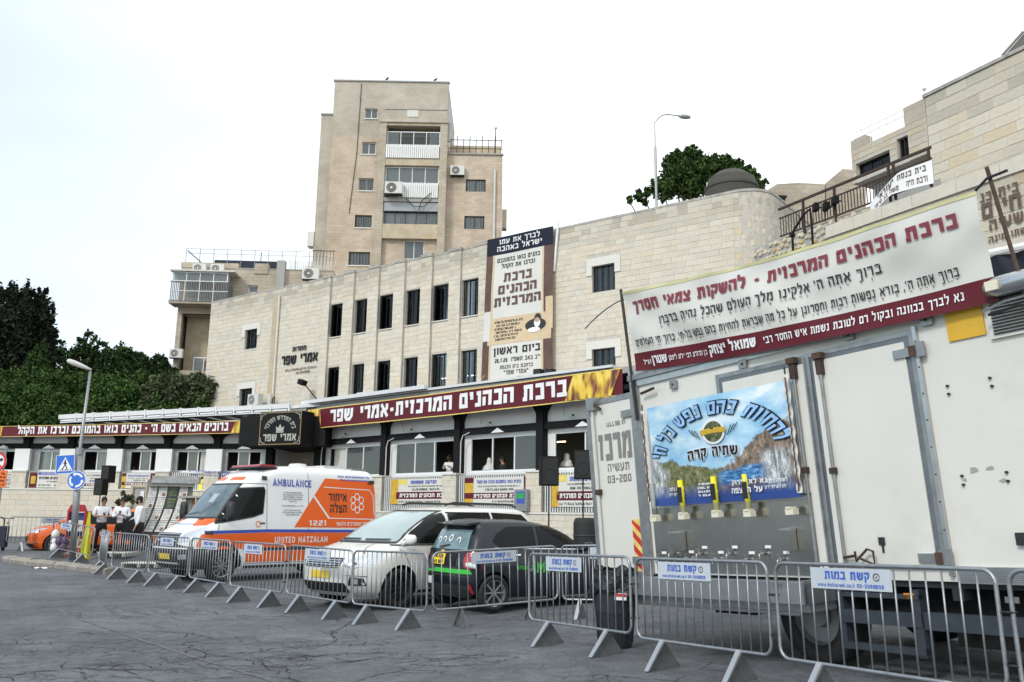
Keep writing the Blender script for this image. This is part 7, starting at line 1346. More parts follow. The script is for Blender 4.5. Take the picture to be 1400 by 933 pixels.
    o = MB(); o.add([P(.50+.085*math.cos(k*.3), .655+.12*math.sin(k*.3), .020) for k in range(21)], [tuple(range(21))]); o.out('printed_badge', 'print_white', ps); o = MB(); o.add([P(.50+.068*math.cos(k*.3), .655+.098*math.sin(k*.3), .023) for k in range(21)], [tuple(range(21))]); o.out('printed_badge', 'print_hill', ps); o = MB(); o.grid(lambda u, v: P(.41+.18*u, .63+.05*v+.012*math.sin(u*3.1), .026), 8, 1).out('printed_ribbon', 'gold', ps)
    t = MB(); put_text(t, 'שתיה קרה', fn, .50, .642, .03, width=.12, weight=.26); t.out('lettering', 'print_black', ps)
    for s in (-1, 1):
        o = MB()
        for q in range(3): o.tube([P(.50+s*(.10+.02*q+.03*k/5), .60+.02*q+.045*k/5*(2-.3*q), .02) for k in range(6)], .005, 4)
        o.out('printed_flourish', 'navy_print', ps)
    # folded poster edges with rope lacing
    for px, sgn in ((880, -1), (1076, 1)):
        x = (x0-.07) if sgn < 0 else x1-.04; xt = L(1078, 520)[0] if sgn > 0 else x; zt = 1.98 if sgn < 0 else 2.06
        MB().grid(lambda u, v: (x-.01+(.07 if sgn > 0 else .05)*u, -.055-.012*math.sin(v*40+u*3)-.01*u, .84+(zt-.84)*v), 3, 30).out('folded_edge', 'banner_cream', ps, smooth_=True)
        MB().tube([(x+.01*(k % 2)+.02, -.075, .86+(zt-.9)*k/28) for k in range(29)], .009, 5).out('rope', 'brown_print', ps); MB().tube([(x+.02, -.06, zt), (x+.02, -.06, zt+.07)], .01, 5).out('hook', 'rust_iron', ps)
    # cup dispensers
    for i, px in enumerate((905, 944, 990, 1034, 1092)):
        py = (709, 706, 703, 702, 699)[i]; x, z = L(px, py); f = FK.sub(x, -.10, z); c = empty('cup_dispenser', f, ('clear empty cup dispenser at the left end of the steel panel', 'yellow cup dispenser, first from the left on the truck poster', 'yellow cup dispenser, middle of the three on the truck poster', 'yellow cup dispenser, rightmost of the three on the truck poster', 'cream cup dispenser base without a tube at the right end')[i], 'cup dispenser', 'cup dispensers over the taps')
        MB().box(-.05, .05, -.05, .04, -.03, .03).box(-.035, .035, -.06, .03, .03, .05).out('base', 'cup_base', c)
        if i < 4: MB().cyl((0, -.005, .05), (-.01, -.005, .42), .034, .034, 14).out('tube', 'clear_tube' if i == 0 else 'cup_yellow', c, smooth_=True)
        if i in (1, 2, 3): MB().box(-.038, .03, -.04, -.036, .16, .34).out('printed_strip', 'print_black', c); MB().cyl((0, -.005, .05), (0, -.005, .13), .0355, n=14).out('clear_end', 'clear_tube', c)
    # taps, their labels and two soap boxes
    for i, (px, py, up) in enumerate(((905, 764, 0), (922, 757, 1), (942, 763, 0), (960, 757, 1), (982, 764, 0), (1001, 757, 1), (1024, 765, 0), (1046, 757, 1), (1071, 765, 0))):
        x, z = L(px, py); f = FK.sub(x, -.01, z); c = empty('water_tap', f, 'chrome drinking tap number %s from the left on the steel panel' % ('one two three four five six seven eight nine'.split()[i]), 'tap', 'drinking taps on the truck')
        MB().tube([(0, 0, 0), (0, -.05, .0), (0, -.08, -.005), (0, -.09, -.05)], [.019, .014, .012, .010], 10).out('spout', 'tap_metal', c, smooth_=True); MB().cyl((0, -.045, .01), (0, -.045, .045), .009, n=8).tube([(-.028, -.05, .05), (.03, -.05, .05)], .009, 6).out('lever', 'tap_metal', c); MB().box(.02, .10, -.003, .0, .055, .085).out('tap_label', 'print_white', c)
    for i, (x0, y0, x1, y1) in enumerate(((924, 729, 940, 752), (1076, 725, 1092, 752))):
        a, c_, d, b = FK.rect(x0, y0, x1, y1); f = FK.sub(a, -.01, d); c = empty('soap_box', f, ('small steel dispenser box on the left half of the tap panel', 'small steel dispenser box on the right half of the tap panel')[i], 'dispenser'); MB().box(0, c_-a, -.09, 0, 0, b-d).out('box', 'stainless', c); MB().box(-.01, c_-a+.01, -.10, 0, b-d, b-d+.02).out('lid', 'galv', c)
    # trough
    o = MB(); o.box(xl-.08, xr+.12, -.46, .0, -.05, -.03); o.box(xl-.08, xr+.12, -.48, -.44, -.20, .0); o.box(xl-.10, xl-.08, -.48, .0, -.2, .02); o.box(xr+.10, xr+.12, -.48, 0, -.2, .02); o.out('drain_trough', 'galv', e); MB().box(xl-.05, xr+.1, -.40, .0, -.28, -.05).out('trough_body', 'truck_frame_m', e)
    MB().tube([(xl, -.40, -.3), (xr, -.42, -.30)], .02, 6).out('pipe', 'galv', e)
    # chassis
    MB().box(-1.9, 6.2, .3, .5, -.32, -.02).box(-1.9, 6.2, 1.9, 2.1, -.32, -.02).out('chassis_rail', 'arch_dark', e); MB().box(-1.9, 6.2, .05, 2.4, -.06, -.005).out('floor_frame', 'dark_trim', e)
    for k in range(9): MB().box(-1.7+k*.9, -1.6+k*.9, .02, 2.4, -.16, -.061).out('cross_member', 'dark_trim', e)
    x0 = L(1148, 830)[0]; x1 = L(1260, 830)[0]; b = MB(); b.box(x0, x0+.06, -.02, .12, -.62, -.1).box(x1-.08, x1, -.02, .12, -.66, -.08).box(x0, x1, -.03, .04, -.40, -.28).box(x0, x1, -.03, .04, -.64, -.58).box(x0+.06, x1, -.03, .04, -.16, -.12).out('side_guard', 'chassis', e); MB().box(x1, 4.6, .0, .06, -.42, -.27).out('side_rail', 'chassis', e); x, z = L(1245, 815); MB().box(x-.05, x+.05, -.03, .0, z-.025, z+.025).out('marker_lamp', 'lamp_amber', e)
    MB().box(1.6, 2.6, .5, 1.8, -.62, -.1).out('fuel_tank', 'arch_dark', e); MB().box(-1.2, -.6, .3, .9, -.45, -.2).out('equipment_box', 'arch_dark', e); MB().box(2.8, 6, .2, 1.9, -.55, -.1).out('engine_block', 'arch_dark', e)
    for x in (.38, 5.0):
        for y in (.22, 2.15):
            P0 = FK.W(x, y, 0); zz = (FK.W(x, y, -.4).z-G(P0.x, P0.y)-.48)/1.0; M = Matrix.Translation((x, y, -.4-zz)) @ Matrix.Rotation(R(90), 4, 'X'); w_ = MB().lathe([(.28, -.14), (.44, -.14), (.48, -.09), (.48, .09), (.44, .14), (.28, .14), (.28, -.14)], 32, M).out('wheel', 'rubber', e, smooth_=True); MB().lathe([(.28, .12), (.26, .04), (.12, .04), (.1, .1), (0, .1)], 24, M).out('rim', 'grey_metal', w_)
            MB().lathe([(.56, -.18), (.56, .18), (.58, .18), (.58, -.18), (.56, -.18)], 20, M, a0=R(20), a1=R(160)).out('mudguard', 'arch_dark', e)
    # the open rear door, folded out in line with the side
    ld = empty('open_rear_door', FK.sub(-2.02, .02, 0), 'open narrow rear door of the truck with grey letters and a red and yellow chevron', 'truck door'); ld.parent = e; ld.matrix_world = FK.sub(-2.02, .02, 0).m; KIDS.setdefault(e.name, []).append(ld)
    del ld['category']; w_ = .93; a = []
    MB().box(-w_, 0, .0, .05, -.02, 2.24).out('leaf', 'truck_white', ld); b = MB(); frame_box(b, -w_-.03, .03, -.05, 2.27, .07, -.012, .055); b.out('frame', 'truck_frame_m', ld); MB().box(.03, .07, .0, .08, -.1, 2.35).out('hinge_post', 'truck_blue_grey', ld); MB().cyl((-w_+.14, -.04, .0), (-w_+.14, -.04, 2.3), .018, n=10).out('lock_bar', 'ac_white', ld); MB().box(-w_+.10, -w_+.18, -.07, 0, 1.0, 1.07).out('guide', 'rust_iron', ld); MB().box(-w_+.06, -w_+.22, -.08, 0, 2.13, 2.30).out('cam', 'truck_frame_m', ld); MB().tube([(-w_+.2, -.05, 2.22), (-w_+.34, -.06, 2.12)], .02, 6).out('latch_rod', 'rust_iron', ld)
    for z in (2.0, .15): MB().box(-.22, .05, -.03, -.002, z-.04, z+.05).out('hinge', 'truck_frame_m', ld)
    t = MB(); fn = lambda u, v, d: (u, -.004-d, v); put_text(t, 'מרכז', fn, -.42, 1.45, .33, width=.66, weight=.26); put_text(t, 'תעשיה', fn, -.38, 1.29, .10, width=.44, weight=.18); put_text(t, '03-200', fn, -.38, 1.14, .10, width=.48, rtl=False, weight=.18); scribble(t, fn, -.6, -.2, 1.88, .06, seed=4); t.out('lettering', 'print_grey', ld)
    o = MB().box(-.20, -.04, -.004, -.001, .02, .66).out('chevron_board', 'gold_light', ld)
    for k in range(4): z = .02+.17*k; MB().add([(-.20, -.006, min(.66, z+.08)), (-.20, -.006, min(.66, z+.17)), (-.04, -.006, max(.02, z+.03)), (-.04, -.006, max(.02, z-.06))], [(3, 2, 1, 0)]).out('chevron', 'print_red', o)
def poster_print(x0, W_, z0, H_):
    """flat printed landscape: sky, rocky hills, two waterfalls, a pool and a blue foot"""
    m = mat('poster_print', (.4, .6, .8), .4, coat=.1); n = m.node_tree.nodes; l = m.node_tree.links.new; t = n.new('ShaderNodeTexCoord'); sp = n.new('ShaderNodeSeparateXYZ'); l(t.outputs['Object'], sp.inputs[0])
    def M_(op, a, b=0.0, c=None):
        q = n.new('ShaderNodeMath'); q.operation = op
        for i, v in enumerate((a, b) if c is None else (a, b, c)):
            if hasattr(v, 'links'): l(v, q.inputs[i])
            else: q.inputs[i].default_value = v
        return q.outputs[0]
    def N(sc, det=7, rg=.65, st=(1, 1, 1)):
        mp_ = n.new('ShaderNodeMapping'); mp_.inputs['Scale'].default_value = st; l(t.outputs['Object'], mp_.inputs[0]); z = n.new('ShaderNodeTexNoise'); z.inputs['Scale'].default_value = sc; z.inputs['Detail'].default_value = det; z.inputs['Roughness'].default_value = rg; l(mp_.outputs[0], z.inputs[0]); return z.outputs[0]
    def ramp(src, st):
        r = n.new('ShaderNodeValToRGB'); e = r.color_ramp.elements; e[0].position, e[0].color = st[0][0], (*st[0][1], 1); e[1].position, e[1].color = st[-1][0], (*st[-1][1], 1)
        for p_, c in st[1:-1]: q = e.new(p_); q.color = (*c, 1)
        l(src, r.inputs[0]); return r.outputs[0]
    def mix(a, b, f):
        x = n.new('ShaderNodeMixRGB'); l(f, x.inputs[0]); l(a, x.inputs[1]); l(b, x.inputs[2]); return x.outputs[0]
    def soft(d, w_=.02): return M_('MULTIPLY', M_('ADD', M_('DIVIDE', d, w_), .5), 1.0)      # >0 inside
    def cl(v): q = n.new('ShaderNodeClamp'); l(v, q.inputs[0]); return q.outputs[0]
    u = M_('DIVIDE', M_('SUBTRACT', sp.outputs[0], x0), W_); v = M_('DIVIDE', M_('SUBTRACT', sp.outputs[2], z0), H_); nb = M_('SUBTRACT', N(3.2), .5); nf = M_('SUBTRACT', N(14), .5)
    col = ramp(M_('ADD', M_('MULTIPLY', N(2.0, 5, .55, (1, 1, 2.2)), .9), M_('MULTIPLY', v, .0)), [(.34, (.26, .52, .76)), (.48, (.48, .69, .84)), (.60, (.82, .87, .90))])
    hill = M_('SUBTRACT', M_('ADD', M_('SUBTRACT', .47, M_('MULTIPLY', u, .34)), M_('ADD', M_('MULTIPLY', nb, .20), M_('MULTIPLY', nf, .05))), v)
    col = mix(col, ramp(N(16, 8, .8), [(.34, (.03, .035, .015)), (.48, (.12, .14, .045)), (.56, (.24, .21, .12)), (.68, (.50, .45, .36))]), cl(soft(hill)))
    up = M_('MULTIPLY', M_('SUBTRACT', u, .52), 1.15); rock = M_('SUBTRACT', M_('ADD', M_('MINIMUM', M_('ADD', up, .26), .64), M_('ADD', M_('MULTIPLY', nb, .34), M_('MULTIPLY', nf, .07))), v)
    col = mix(col, ramp(N(13, 9, .85, (1, 1, .7)), [(.36, (.02, .018, .017)), (.46, (.13, .09, .065)), (.55, (.30, .22, .16)), (.68, (.56, .49, .42))]), M_('MULTIPLY', cl(soft(rock)), cl(soft(M_('SUBTRACT', u, .47), .08))))
    fall = ramp(N(20, 8, .8, (1, 1, .28)), [(.38, (.05, .05, .05)), (.48, (.30, .31, .32)), (.60, (.74, .77, .80))])
    f1 = M_('SUBTRACT', M_('ADD', .16, M_('MULTIPLY', nb, .25)), M_('ADD', u, M_('MULTIPLY', v, .22))); f1v = M_('SUBTRACT', .60, v); col = mix(col, fall, M_('MULTIPLY', cl(soft(f1, .05)), cl(soft(f1v, .06))))
    f2 = M_('SUBTRACT', M_('ADD', .085, M_('MULTIPLY', nb, .12)), M_('ABSOLUTE', M_('SUBTRACT', u, .87))); col = mix(col, fall, M_('MULTIPLY', cl(soft(f2, .05)), cl(soft(M_('SUBTRACT', .42, v), .08))))
    pl = M_('SUBTRACT', M_('ADD', .06, M_('MULTIPLY', nb, .10)), M_('ABSOLUTE', M_('SUBTRACT', v, M_('ADD', .13, M_('MULTIPLY', u, .16))))); pu = M_('SUBTRACT', .15, M_('ABSOLUTE', M_('SUBTRACT', u, .64)))
    col = mix(col, ramp(N(24, 6, .7, (.4, 1, 1.4)), [(.40, (.02, .08, .24)), (.55, (.07, .26, .55)), (.68, (.40, .60, .78))]), M_('MULTIPLY', cl(soft(pl, .03)), cl(soft(pu, .06))))
    bl = n.new('ShaderNodeRGB'); bl.outputs[0].default_value = (.02, .06, .26, 1); col = mix(col, bl.outputs[0], cl(M_('DIVIDE', M_('SUBTRACT', .20, v), .14)))
    l(col, n['Principled BSDF'].inputs['Base Color']); return m
mat('print_hill', (.10, .115, .04), .5, noise=(22, .95), dirt=(11, .85, (.30, .26, .17))); mat('print_rock', (.26, .20, .155), .5, noise=(17, .95), dirt=(9, .95, (.035, .03, .03))); mat('print_fall', (.42, .44, .46), .5, noise=(22, .6), dirt=(16, .8, (.12, .11, .11)), stain=(1, 1, .3)); mat('print_pool', (.06, .22, .50), .4, noise=(12, .5)); mat('print_sky_text', (.30, .52, .82), .4, noise=(9, .3))
truck()
# banner over the truck on two poles
def truck_banner():
    e = empty('truck_banner', FK.sub(0, 0, 0), 'wide cream banner with maroon and black Hebrew lettering tied above the truck', 'banner'); Y = -.10
    c = [FK.loc(*p, Y) for p in ((852, 400), (1335, 262), (1364, 412), (869, 508))]
    def P(u, v, l=0):
        b = (c[3][0]+(c[2][0]-c[3][0])*u, c[3][1]+(c[2][1]-c[3][1])*u-.05*math.sin(math.pi*u)); t = (c[0][0]+(c[1][0]-c[0][0])*u, c[0][1]+(c[1][1]-c[0][1])*u-.07*math.sin(math.pi*u))
        y = Y+.022*math.sin(u*8+v*4)+.012*math.sin(u*3-v*7+1)+.012*math.sin((u*5+v)*6)*v*(1-v)*3+.012*math.sin(u*26+v*9)*(1-u)+.010*math.sin(u*40-v*14)*v-l; return (b[0]+(t[0]-b[0])*v, y, b[1]+(t[1]-b[1])*v)
    MB().grid(P, 80, 20).out('cloth', 'banner_cream', e, smooth_=True); MB().grid(lambda u, v: P(u, v*.22, .006), 80, 5).out('maroon_strip', 'maroon', e, smooth_=True)
    mat('pale_edge', (.62, .58, .30), .5, noise=(2, .3))
    for v0, v1 in ((.965, 1.0), ): MB().grid(lambda u, v: P(u, v0+(v1-v0)*v, .005), 80, 1).out('gold_edge', 'pale_edge', e)
    W_ = c[1][0]-c[0][0]; fn = lambda a, b, d: P(a, b, .014+d); t = MB(); put_text(t, 'ברכת הכהנים המרכזית - להשקות צמאי חסדך', fn, .495, .73, .125, width=.93, weight=.27); t.out('lettering', 'print_maroon', e)
    t = MB(); put_text(t, 'ברוך אתה ה\' אלקינו מלך העולם שהכל נהיה בדברו', fn, .455, .52, .095, width=.66, weight=.19, niqqud=True); put_text(t, 'ברוך אתה ה\', בורא נפשות רבות וחסרונן על כל מה שבראת להחיות בהם נפש כל-חי. ברוך חי העולמים', fn, .48, .30, .082, width=.92, weight=.19, niqqud=True); t.out('lettering', 'print_black', e)
    t = MB(); put_text(t, 'נא לברך בכוונה ובקול רם לטובת נשמת איש החסד רבי', fn, .70, .075, .075, width=.48, weight=.2); put_text(t, 'שמואל יצחק', fn, .36, .065, .10, width=.155, weight=.27); put_text(t, 'בן הרה"צ רבי יו"ט ליפמן', fn, .205, .075, .055, width=.135, weight=.18); put_text(t, 'שטרן', fn, .10, .065, .09, width=.06, weight=.27); put_text(t, 'זצ"ל', fn, .05, .07, .05, width=.03, weight=.18); t.out('lettering', 'print_white', e)
    a, b = FK.loc(848, 396, Y+.05), FK.loc(868, 548, Y+.05); p = empty('banner_pole', FK.sub(b[0], Y+.06, b[1]), 'thin dark pole holding the left end of the truck banner', 'pole'); MB().tube([(0, 0, -.25), (a[0]-b[0], 0, a[1]-b[1])], .02, 8).out('pole', 'iron', p)
    w0, w1, w2 = FK.loc(848, 409, Y), FK.loc(820, 430, Y), FK.loc(803, 450, Y); MB().tube([(w0[0]-b[0]+(w2[0]-w0[0])*(k/8)**1.0, -.1*k/8, w0[1]-b[1]+(w2[1]-w0[1])*(k/8)**1.7) for k in range(9)], .008, 5).out('loose_wire', 'rubber', p)
    a, b = FK.loc(1349, 229, Y-.05), FK.loc(1398, 392, Y-.05); p = empty('banner_pole', FK.sub(b[0], Y-.05, b[1]), 'rusty leaning pole tied to the right end of the truck banner', 'pole'); m_ = ((a[0]-b[0])*.5, 0, (a[1]-b[1])*.5); MB().tube([(0.05, 0, -.3), (0, 0, 0), (a[0]-b[0], 0, a[1]-b[1])], .018, 8).out('pole', 'rust', p)
    q0, q1, q2 = [FK.loc(*s_, Y-.05) for s_ in ((1336, 262), (1352, 245), (1380, 234))]; MB().tube([(s_[0]-b[0], -.03, s_[1]-b[1]) for s_ in (q0, q1, q2)], .012, 6).out('tie', 'rubber', p)
    x, z = FK.loc(1384, 385, -.2); p = empty('roof_lamp_unit', FK.sub(x, -.15, z), 'silver lamp housing with cables on the truck roof edge by the rusty pole', 'lamp'); MB().lathe([(0, -.26), (.06, -.25), (.085, -.15), (.085, .2), (.05, .26), (0, .27)], 14, Matrix.Rotation(R(90), 4, 'Y') @ Matrix.Rotation(R(6), 4, 'X')).out('housing', 'galv', p, smooth_=True); MB().box(-.2, -.1, -.1, -.07, -.04, .04).out('socket', 'cup_base', p); MB().tube([(-.3, 0, -.18), (-.1, -.03, -.14), (.3, 0, -.12)], .012, 6).out('cable', 'galv', p); MB().tube([(-.25, -.02, -.22), (.0, -.03, -.2), (.3, 0, -.24)], .012, 6).out('cable', 'rubber', p)
    tp = empty('navy_tarp', FK.sub(0, .5, 0), 'navy blue tarpaulin with a white edge behind the truck roof lamp', 'tarpaulin'); q = [FK.loc(*s_, .5) for s_ in ((1352, 352), (1420, 338), (1420, 392), (1356, 392))]; MB().grid(lambda u, v: (q[3][0]+(q[2][0]-q[3][0])*u+(q[0][0]-q[3][0])*v, .03*math.sin(u*9+v*3), (q[3][1]+(q[2][1]-q[3][1])*u)*(1-v)+(q[0][1]+(q[1][1]-q[0][1])*u)*v), 14, 4).out('sheet', 'navy', tp, smooth_=True); MB().tube([(q[0][0], -.02, q[0][1]+.03), (q[1][0], -.02, q[1][1]+.03)], .035, 8).out('rolled_edge', 'print_white', tp)
truck_banner()
# ================================================================ people
mat('skin', (.42, .24, .16), .6); mat('skin_dark', (.30, .17, .11), .6); mat('shirt_white', (.80, .81, .85), .8, bump=(12, .5, .02)); mat('trouser_black', (.012, .012, .015), .85, bump=(10, .4, .02)); mat('hair_black', (.012, .010, .009), .8); mat('hair_grey', (.25, .24, .23), .8); mat('shawl', (.74, .73, .70), .9, bump=(8, .5, .02)); mat('phone', (.01, .01, .012), .2)
def skin_mesh(name, chains, m, parent, sub=1):
    """one continuous surface grown round a skeleton; chains: lists of (point, radius), a shared point joins two chains"""
    key = {}; V = []; Rr = []; E = []
    for ch in chains:
        prev = None
        for p, r_ in ch:
            k = tuple(round(c, 3) for c in p)
            if k not in key: key[k] = len(V); V.append(p); Rr.append(r_ if isinstance(r_, tuple) else (r_, r_))
            i = key[k]
            if prev is not None and prev != i: E.append((prev, i))
            prev = i
    me = bpy.data.meshes.new(name); me.from_pydata(V, E, []); o = bpy.data.objects.new(name, me); COL.objects.link(o)
    o.modifiers.new('s', 'SKIN'); lay = me.skin_vertices[0] if me.skin_vertices else None
    if lay is None:
        bm = bmesh.new(); bm.from_mesh(me); bm.verts.layers.skin.verify(); bm.to_mesh(me); bm.free(); lay = me.skin_vertices[0]
    for i, (a, b) in enumerate(Rr): lay.data[i].radius = (a, b)
    lay.data[0].use_root = True
    ss = o.modifiers.new('u', 'SUBSURF'); ss.levels = sub; ss.render_levels = sub
    dg = bpy.context.evaluated_depsgraph_get(); dg.update(); nm = bpy.data.meshes.new_from_object(o.evaluated_get(dg)); bpy.data.objects.remove(o); nm.name = name; nm.materials.clear(); nm.materials.append(MATS[m]); nm.polygons.foreach_set('use_smooth', [True]*len(nm.polygons)); return link_mesh(name, nm, parent)
def person(x, y, z, yaw, label, arms, head=(0, -.05), stout=1.0, h=1.0, short=False, legs=((.10, 0), (-.10, .02)), skin='skin', hair='hair_black', beard=False, hat=True, shirt='shirt_white', trouser='trouser_black', lean=0, shawl=False, grp=None, phone=False):
    """faces local -y; arms = ((elbow), (hand)) for the left (+x) and the right side"""
    M = Matrix.Translation((x, y, z)) @ Matrix.Rotation(yaw, 4, 'Z') @ Matrix.Scale(h, 4); e = empty('person', M, label, 'person', grp); w_ = stout
    pel, wst, cst, nk = (0, 0, .95), (0, -.01-lean*.3, 1.12), (0, -.01-lean*.7, 1.34), (0, -.01-lean, 1.49); hx, hy = head; hb = (hx*.5, nk[1]+hy*.5, 1.55); hm = (hx, nk[1]+hy-.01, 1.64); ht = (hx, nk[1]+hy+.0, 1.71)
    ch = [[(pel, .09), (wst, .085), (cst, .10), (nk, .058), (hb, .06), (hm, (.078, .092)), (ht, (.07, .085))]]; sh = []; hands = []
    for s, (el, ha) in zip((1, -1), arms):
        so_ = (s*.19*w_, cst[1], 1.42); ch.append([(cst, .10), (so_, .05), (el, .042), (ha, .028)]); d = (Vector(ha)-Vector(el)).normalized(); p = Vector(ha)+d*.07; side = d.cross(Vector((0, 0, 1))); side = side.normalized() if side.length > .1 else Vector((1, 0, 0)); ch.append([(ha, .028), (tuple(p), (.035, .018))]); tip = p
        for k in range(4):
            q0 = tip+side*(k-1.5)*.021+d*.012; q1 = q0+d*(.035+.008*(k in (1, 2)))+Vector((0, -.004, -.008)); q2 = q1+d*.02+Vector((0, -.008, -.022)); ch.append([(tuple(p), (.035, .018)), (tuple(q0), .011), (tuple(q1), .0095), (tuple(q2), .008)])
        q0 = Vector(ha)+d*.03+side*.035*s; q1 = q0+side*.02*s+d*.03+Vector((0, 0, -.01)); ch.append([(ha, .028), (tuple(q0), .012), (tuple(q1), .0095)])
        sh.append([(cst, (.15*w_, .12*w_)), (so_, .075), (el, .06)]+([] if short else [(tuple(Vector(el).lerp(Vector(ha), .93)), .042)]))
    for s, (fx, fy) in zip((1, -1), legs): ch.append([(pel, .09), ((s*.095, 0, .88), .09), ((s*.1+fx*.2, fy*.5-.02, .49), .058), ((fx*.9+s*.02, fy, .09), .042), ((fx*.9+s*.02, fy-.12, .035), .032)])
    skin_mesh('body', ch, skin, e, 1)
    if short: pass
    skin_mesh('shirt', [[((0, 0, .86), (.165*w_, .13*w_)), (wst, (.150*w_, .125*w_)), (cst, (.15*w_, .12*w_)), (tuple(Vector(cst).lerp(Vector(nk), .75)), .075)]]+sh, shirt, e, 1)
    lg = [[((0, 0, 1.06), (.135*w_, .105*w_)), ((0, 0, .90), (.14*w_, .11*w_))]]
    for s, (fx, fy) in zip((1, -1), legs): lg.append([((0, 0, .90), (.14*w_, .11*w_)), ((s*.095*w_, 0, .80), .10*w_), ((s*.1+fx*.2, fy*.5-.02, .49), .078), ((fx*.9+s*.02, fy, .10), .066)])
    skin_mesh('trousers', lg, trouser, e, 1)
    for s, (fx, fy) in zip((1, -1), legs): MB().lathe([(0, .0), (.05, .0), (.055, .03), (.045, .07), (0, .085)], 12, Matrix.Translation((fx*.9+s*.02, fy-.05, 0)) @ Matrix.Diagonal((.9, 2.4, 1, 1))).out('shoe', 'hair_black', e, smooth_=True)
    H = Matrix.Translation(hm); hr = MB(); hr.lathe([(.094, -.02), (.104, .02), (.10, .06), (.075, .098), (.03, .115), (0, .118)], 18, H @ Matrix.Translation((0, .018, .012)) @ Matrix.Diagonal((.86, 1.0, 1, 1))); hr.lathe([(.088, -.07), (.096, -.03), (.1, .02)], 14, H @ Matrix.Translation((0, .022, 0)) @ Matrix.Diagonal((.86, 1.0, 1, 1)), a0=R(10), a1=R(170)); hr.out('hair', hair, e, smooth_=True)
    if hat: MB().lathe([(.078, .0), (.07, .025), (.04, .042), (0, .048)], 16, H @ Matrix.Translation((0, .03, .095))).out('skullcap', 'hair_black', e, smooth_=True)
    f = MB(); f.tube([(0, -.088, .03), (0, -.112, -.01), (0, -.09, -.02)], [.009, .015, .010], 6); f.v = [tuple(H @ Vector(v)) for v in f.v]; f.out('nose', skin, e, smooth_=True)
    for s in (1, -1):
        MB().lathe([(0, -.008), (.011, 0), (0, .008)], 8, H @ Matrix.Translation((s*.032, -.083, .018))).out('eye', 'hair_black', e); MB().lathe([(0, -.012), (.018, -.006), (.022, .0), (.016, .01), (0, .012)], 8, H @ Matrix.Translation((s*.083, .005, .0)) @ Matrix.Diagonal((.5, 1, 1.5, 1))).out('ear', skin, e, smooth_=True)
    MB().box(-.022, .022, -.092, -.08, -.047, -.040, M=H).out('mouth', 'skin_dark', e)
    if beard: MB().lathe([(0, -.13), (.04, -.11), (.066, -.06), (.07, -.03), (.06, -.02)], 12, H @ Matrix.Translation((0, -.03, 0)), a0=R(180), a1=R(360)).out('beard', hair, e, smooth_=True)
    if phone: c = Vector(arms[1][1]); MB().box(-.035, .035, -.005, .005, 0, .14, M=Matrix.Translation(c+Vector((.06, -.08, .02))) @ Matrix.Rotation(R(-50), 4, 'X')).out('held_phone', 'phone', e)
    if shawl:
        s_ = MB(); prof = [(.60, .42), (.85, .40), (1.1, .35), (1.28, .30), (1.4, .24), (1.47, .16), (1.54, .125), (1.62, .125), (1.70, .11), (1.76, .06), (1.775, .0)]
        s_.grid(lambda u, v: (lambda i, t: (lambda zz, rr: (math.cos(a_(u))*rr*1.0+hx*(zz > 1.45), math.sin(a_(u))*rr*.8*(1+.05*math.sin(u*30))+(hy*.6 if zz > 1.45 else 0)+.02, zz))(prof[i][0]+(prof[i+1][0]-prof[i][0])*t, prof[i][1]+(prof[i+1][1]-prof[i][1])*t))(min(9, int(v*10)), v*10-min(9, int(v*10))), 24, 20); s_.out('prayer_shawl', 'shawl', e, smooth_=True)
        t = MB()
        for zz in (.9, .95, 1.0, 1.2, 1.23): t.tube([(math.cos(a_(u/20))*(.42 if zz < 1.1 else .335), math.sin(a_(u/20))*(.34 if zz < 1.1 else .27)+.02, zz) for u in range(21)], .012, 4)
        t.out('shawl_stripe', 'hair_black', e)
    return e
def a_(u): return R(-62)+R(304)*u
def gpos(px, Y): d = ray(px, 740); return _f.x+d.x*Y/d.y, Y
for (px, Y, yaw, label, arms, head, st, short, legs, kw) in (
    (136, 28.6, R(35), 'man in a short-sleeved white shirt looking down at his phone, leftmost of the three men', (((.27, -.06, 1.16), (.08, -.30, 1.14)), ((-.27, -.06, 1.16), (-.06, -.30, 1.16))), (0, -.09), 1.05, True, ((.08, -.02), (-.10, .08)), dict(phone=True)),
    (163, 28.8, R(20), 'man in a long-sleeved white shirt holding a phone, middle of the three men', (((.25, -.05, 1.16), (.05, -.28, 1.20)), ((-.26, -.05, 1.14), (-.10, -.27, 1.22))), (.0, -.08), 1.0, False, ((.07, 0), (-.08, 0)), dict(phone=True)),
    (188, 28.3, R(-62), 'stout man in a white shirt and black trousers turned away, rightmost of the three men', (((.25, -.02, 1.13), (.26, -.12, .86)), ((-.27, -.02, 1.15), (-.12, -.27, 1.02))), (0, -.05), 1.45, False, ((.08, 0), (-.09, .02)), dict(beard=True, h=1.03))):
    x, y = gpos(px, Y); person(x, y, G(x, y), yaw, label, arms, head, st, short=short, legs=legs, grp=None, **kw)
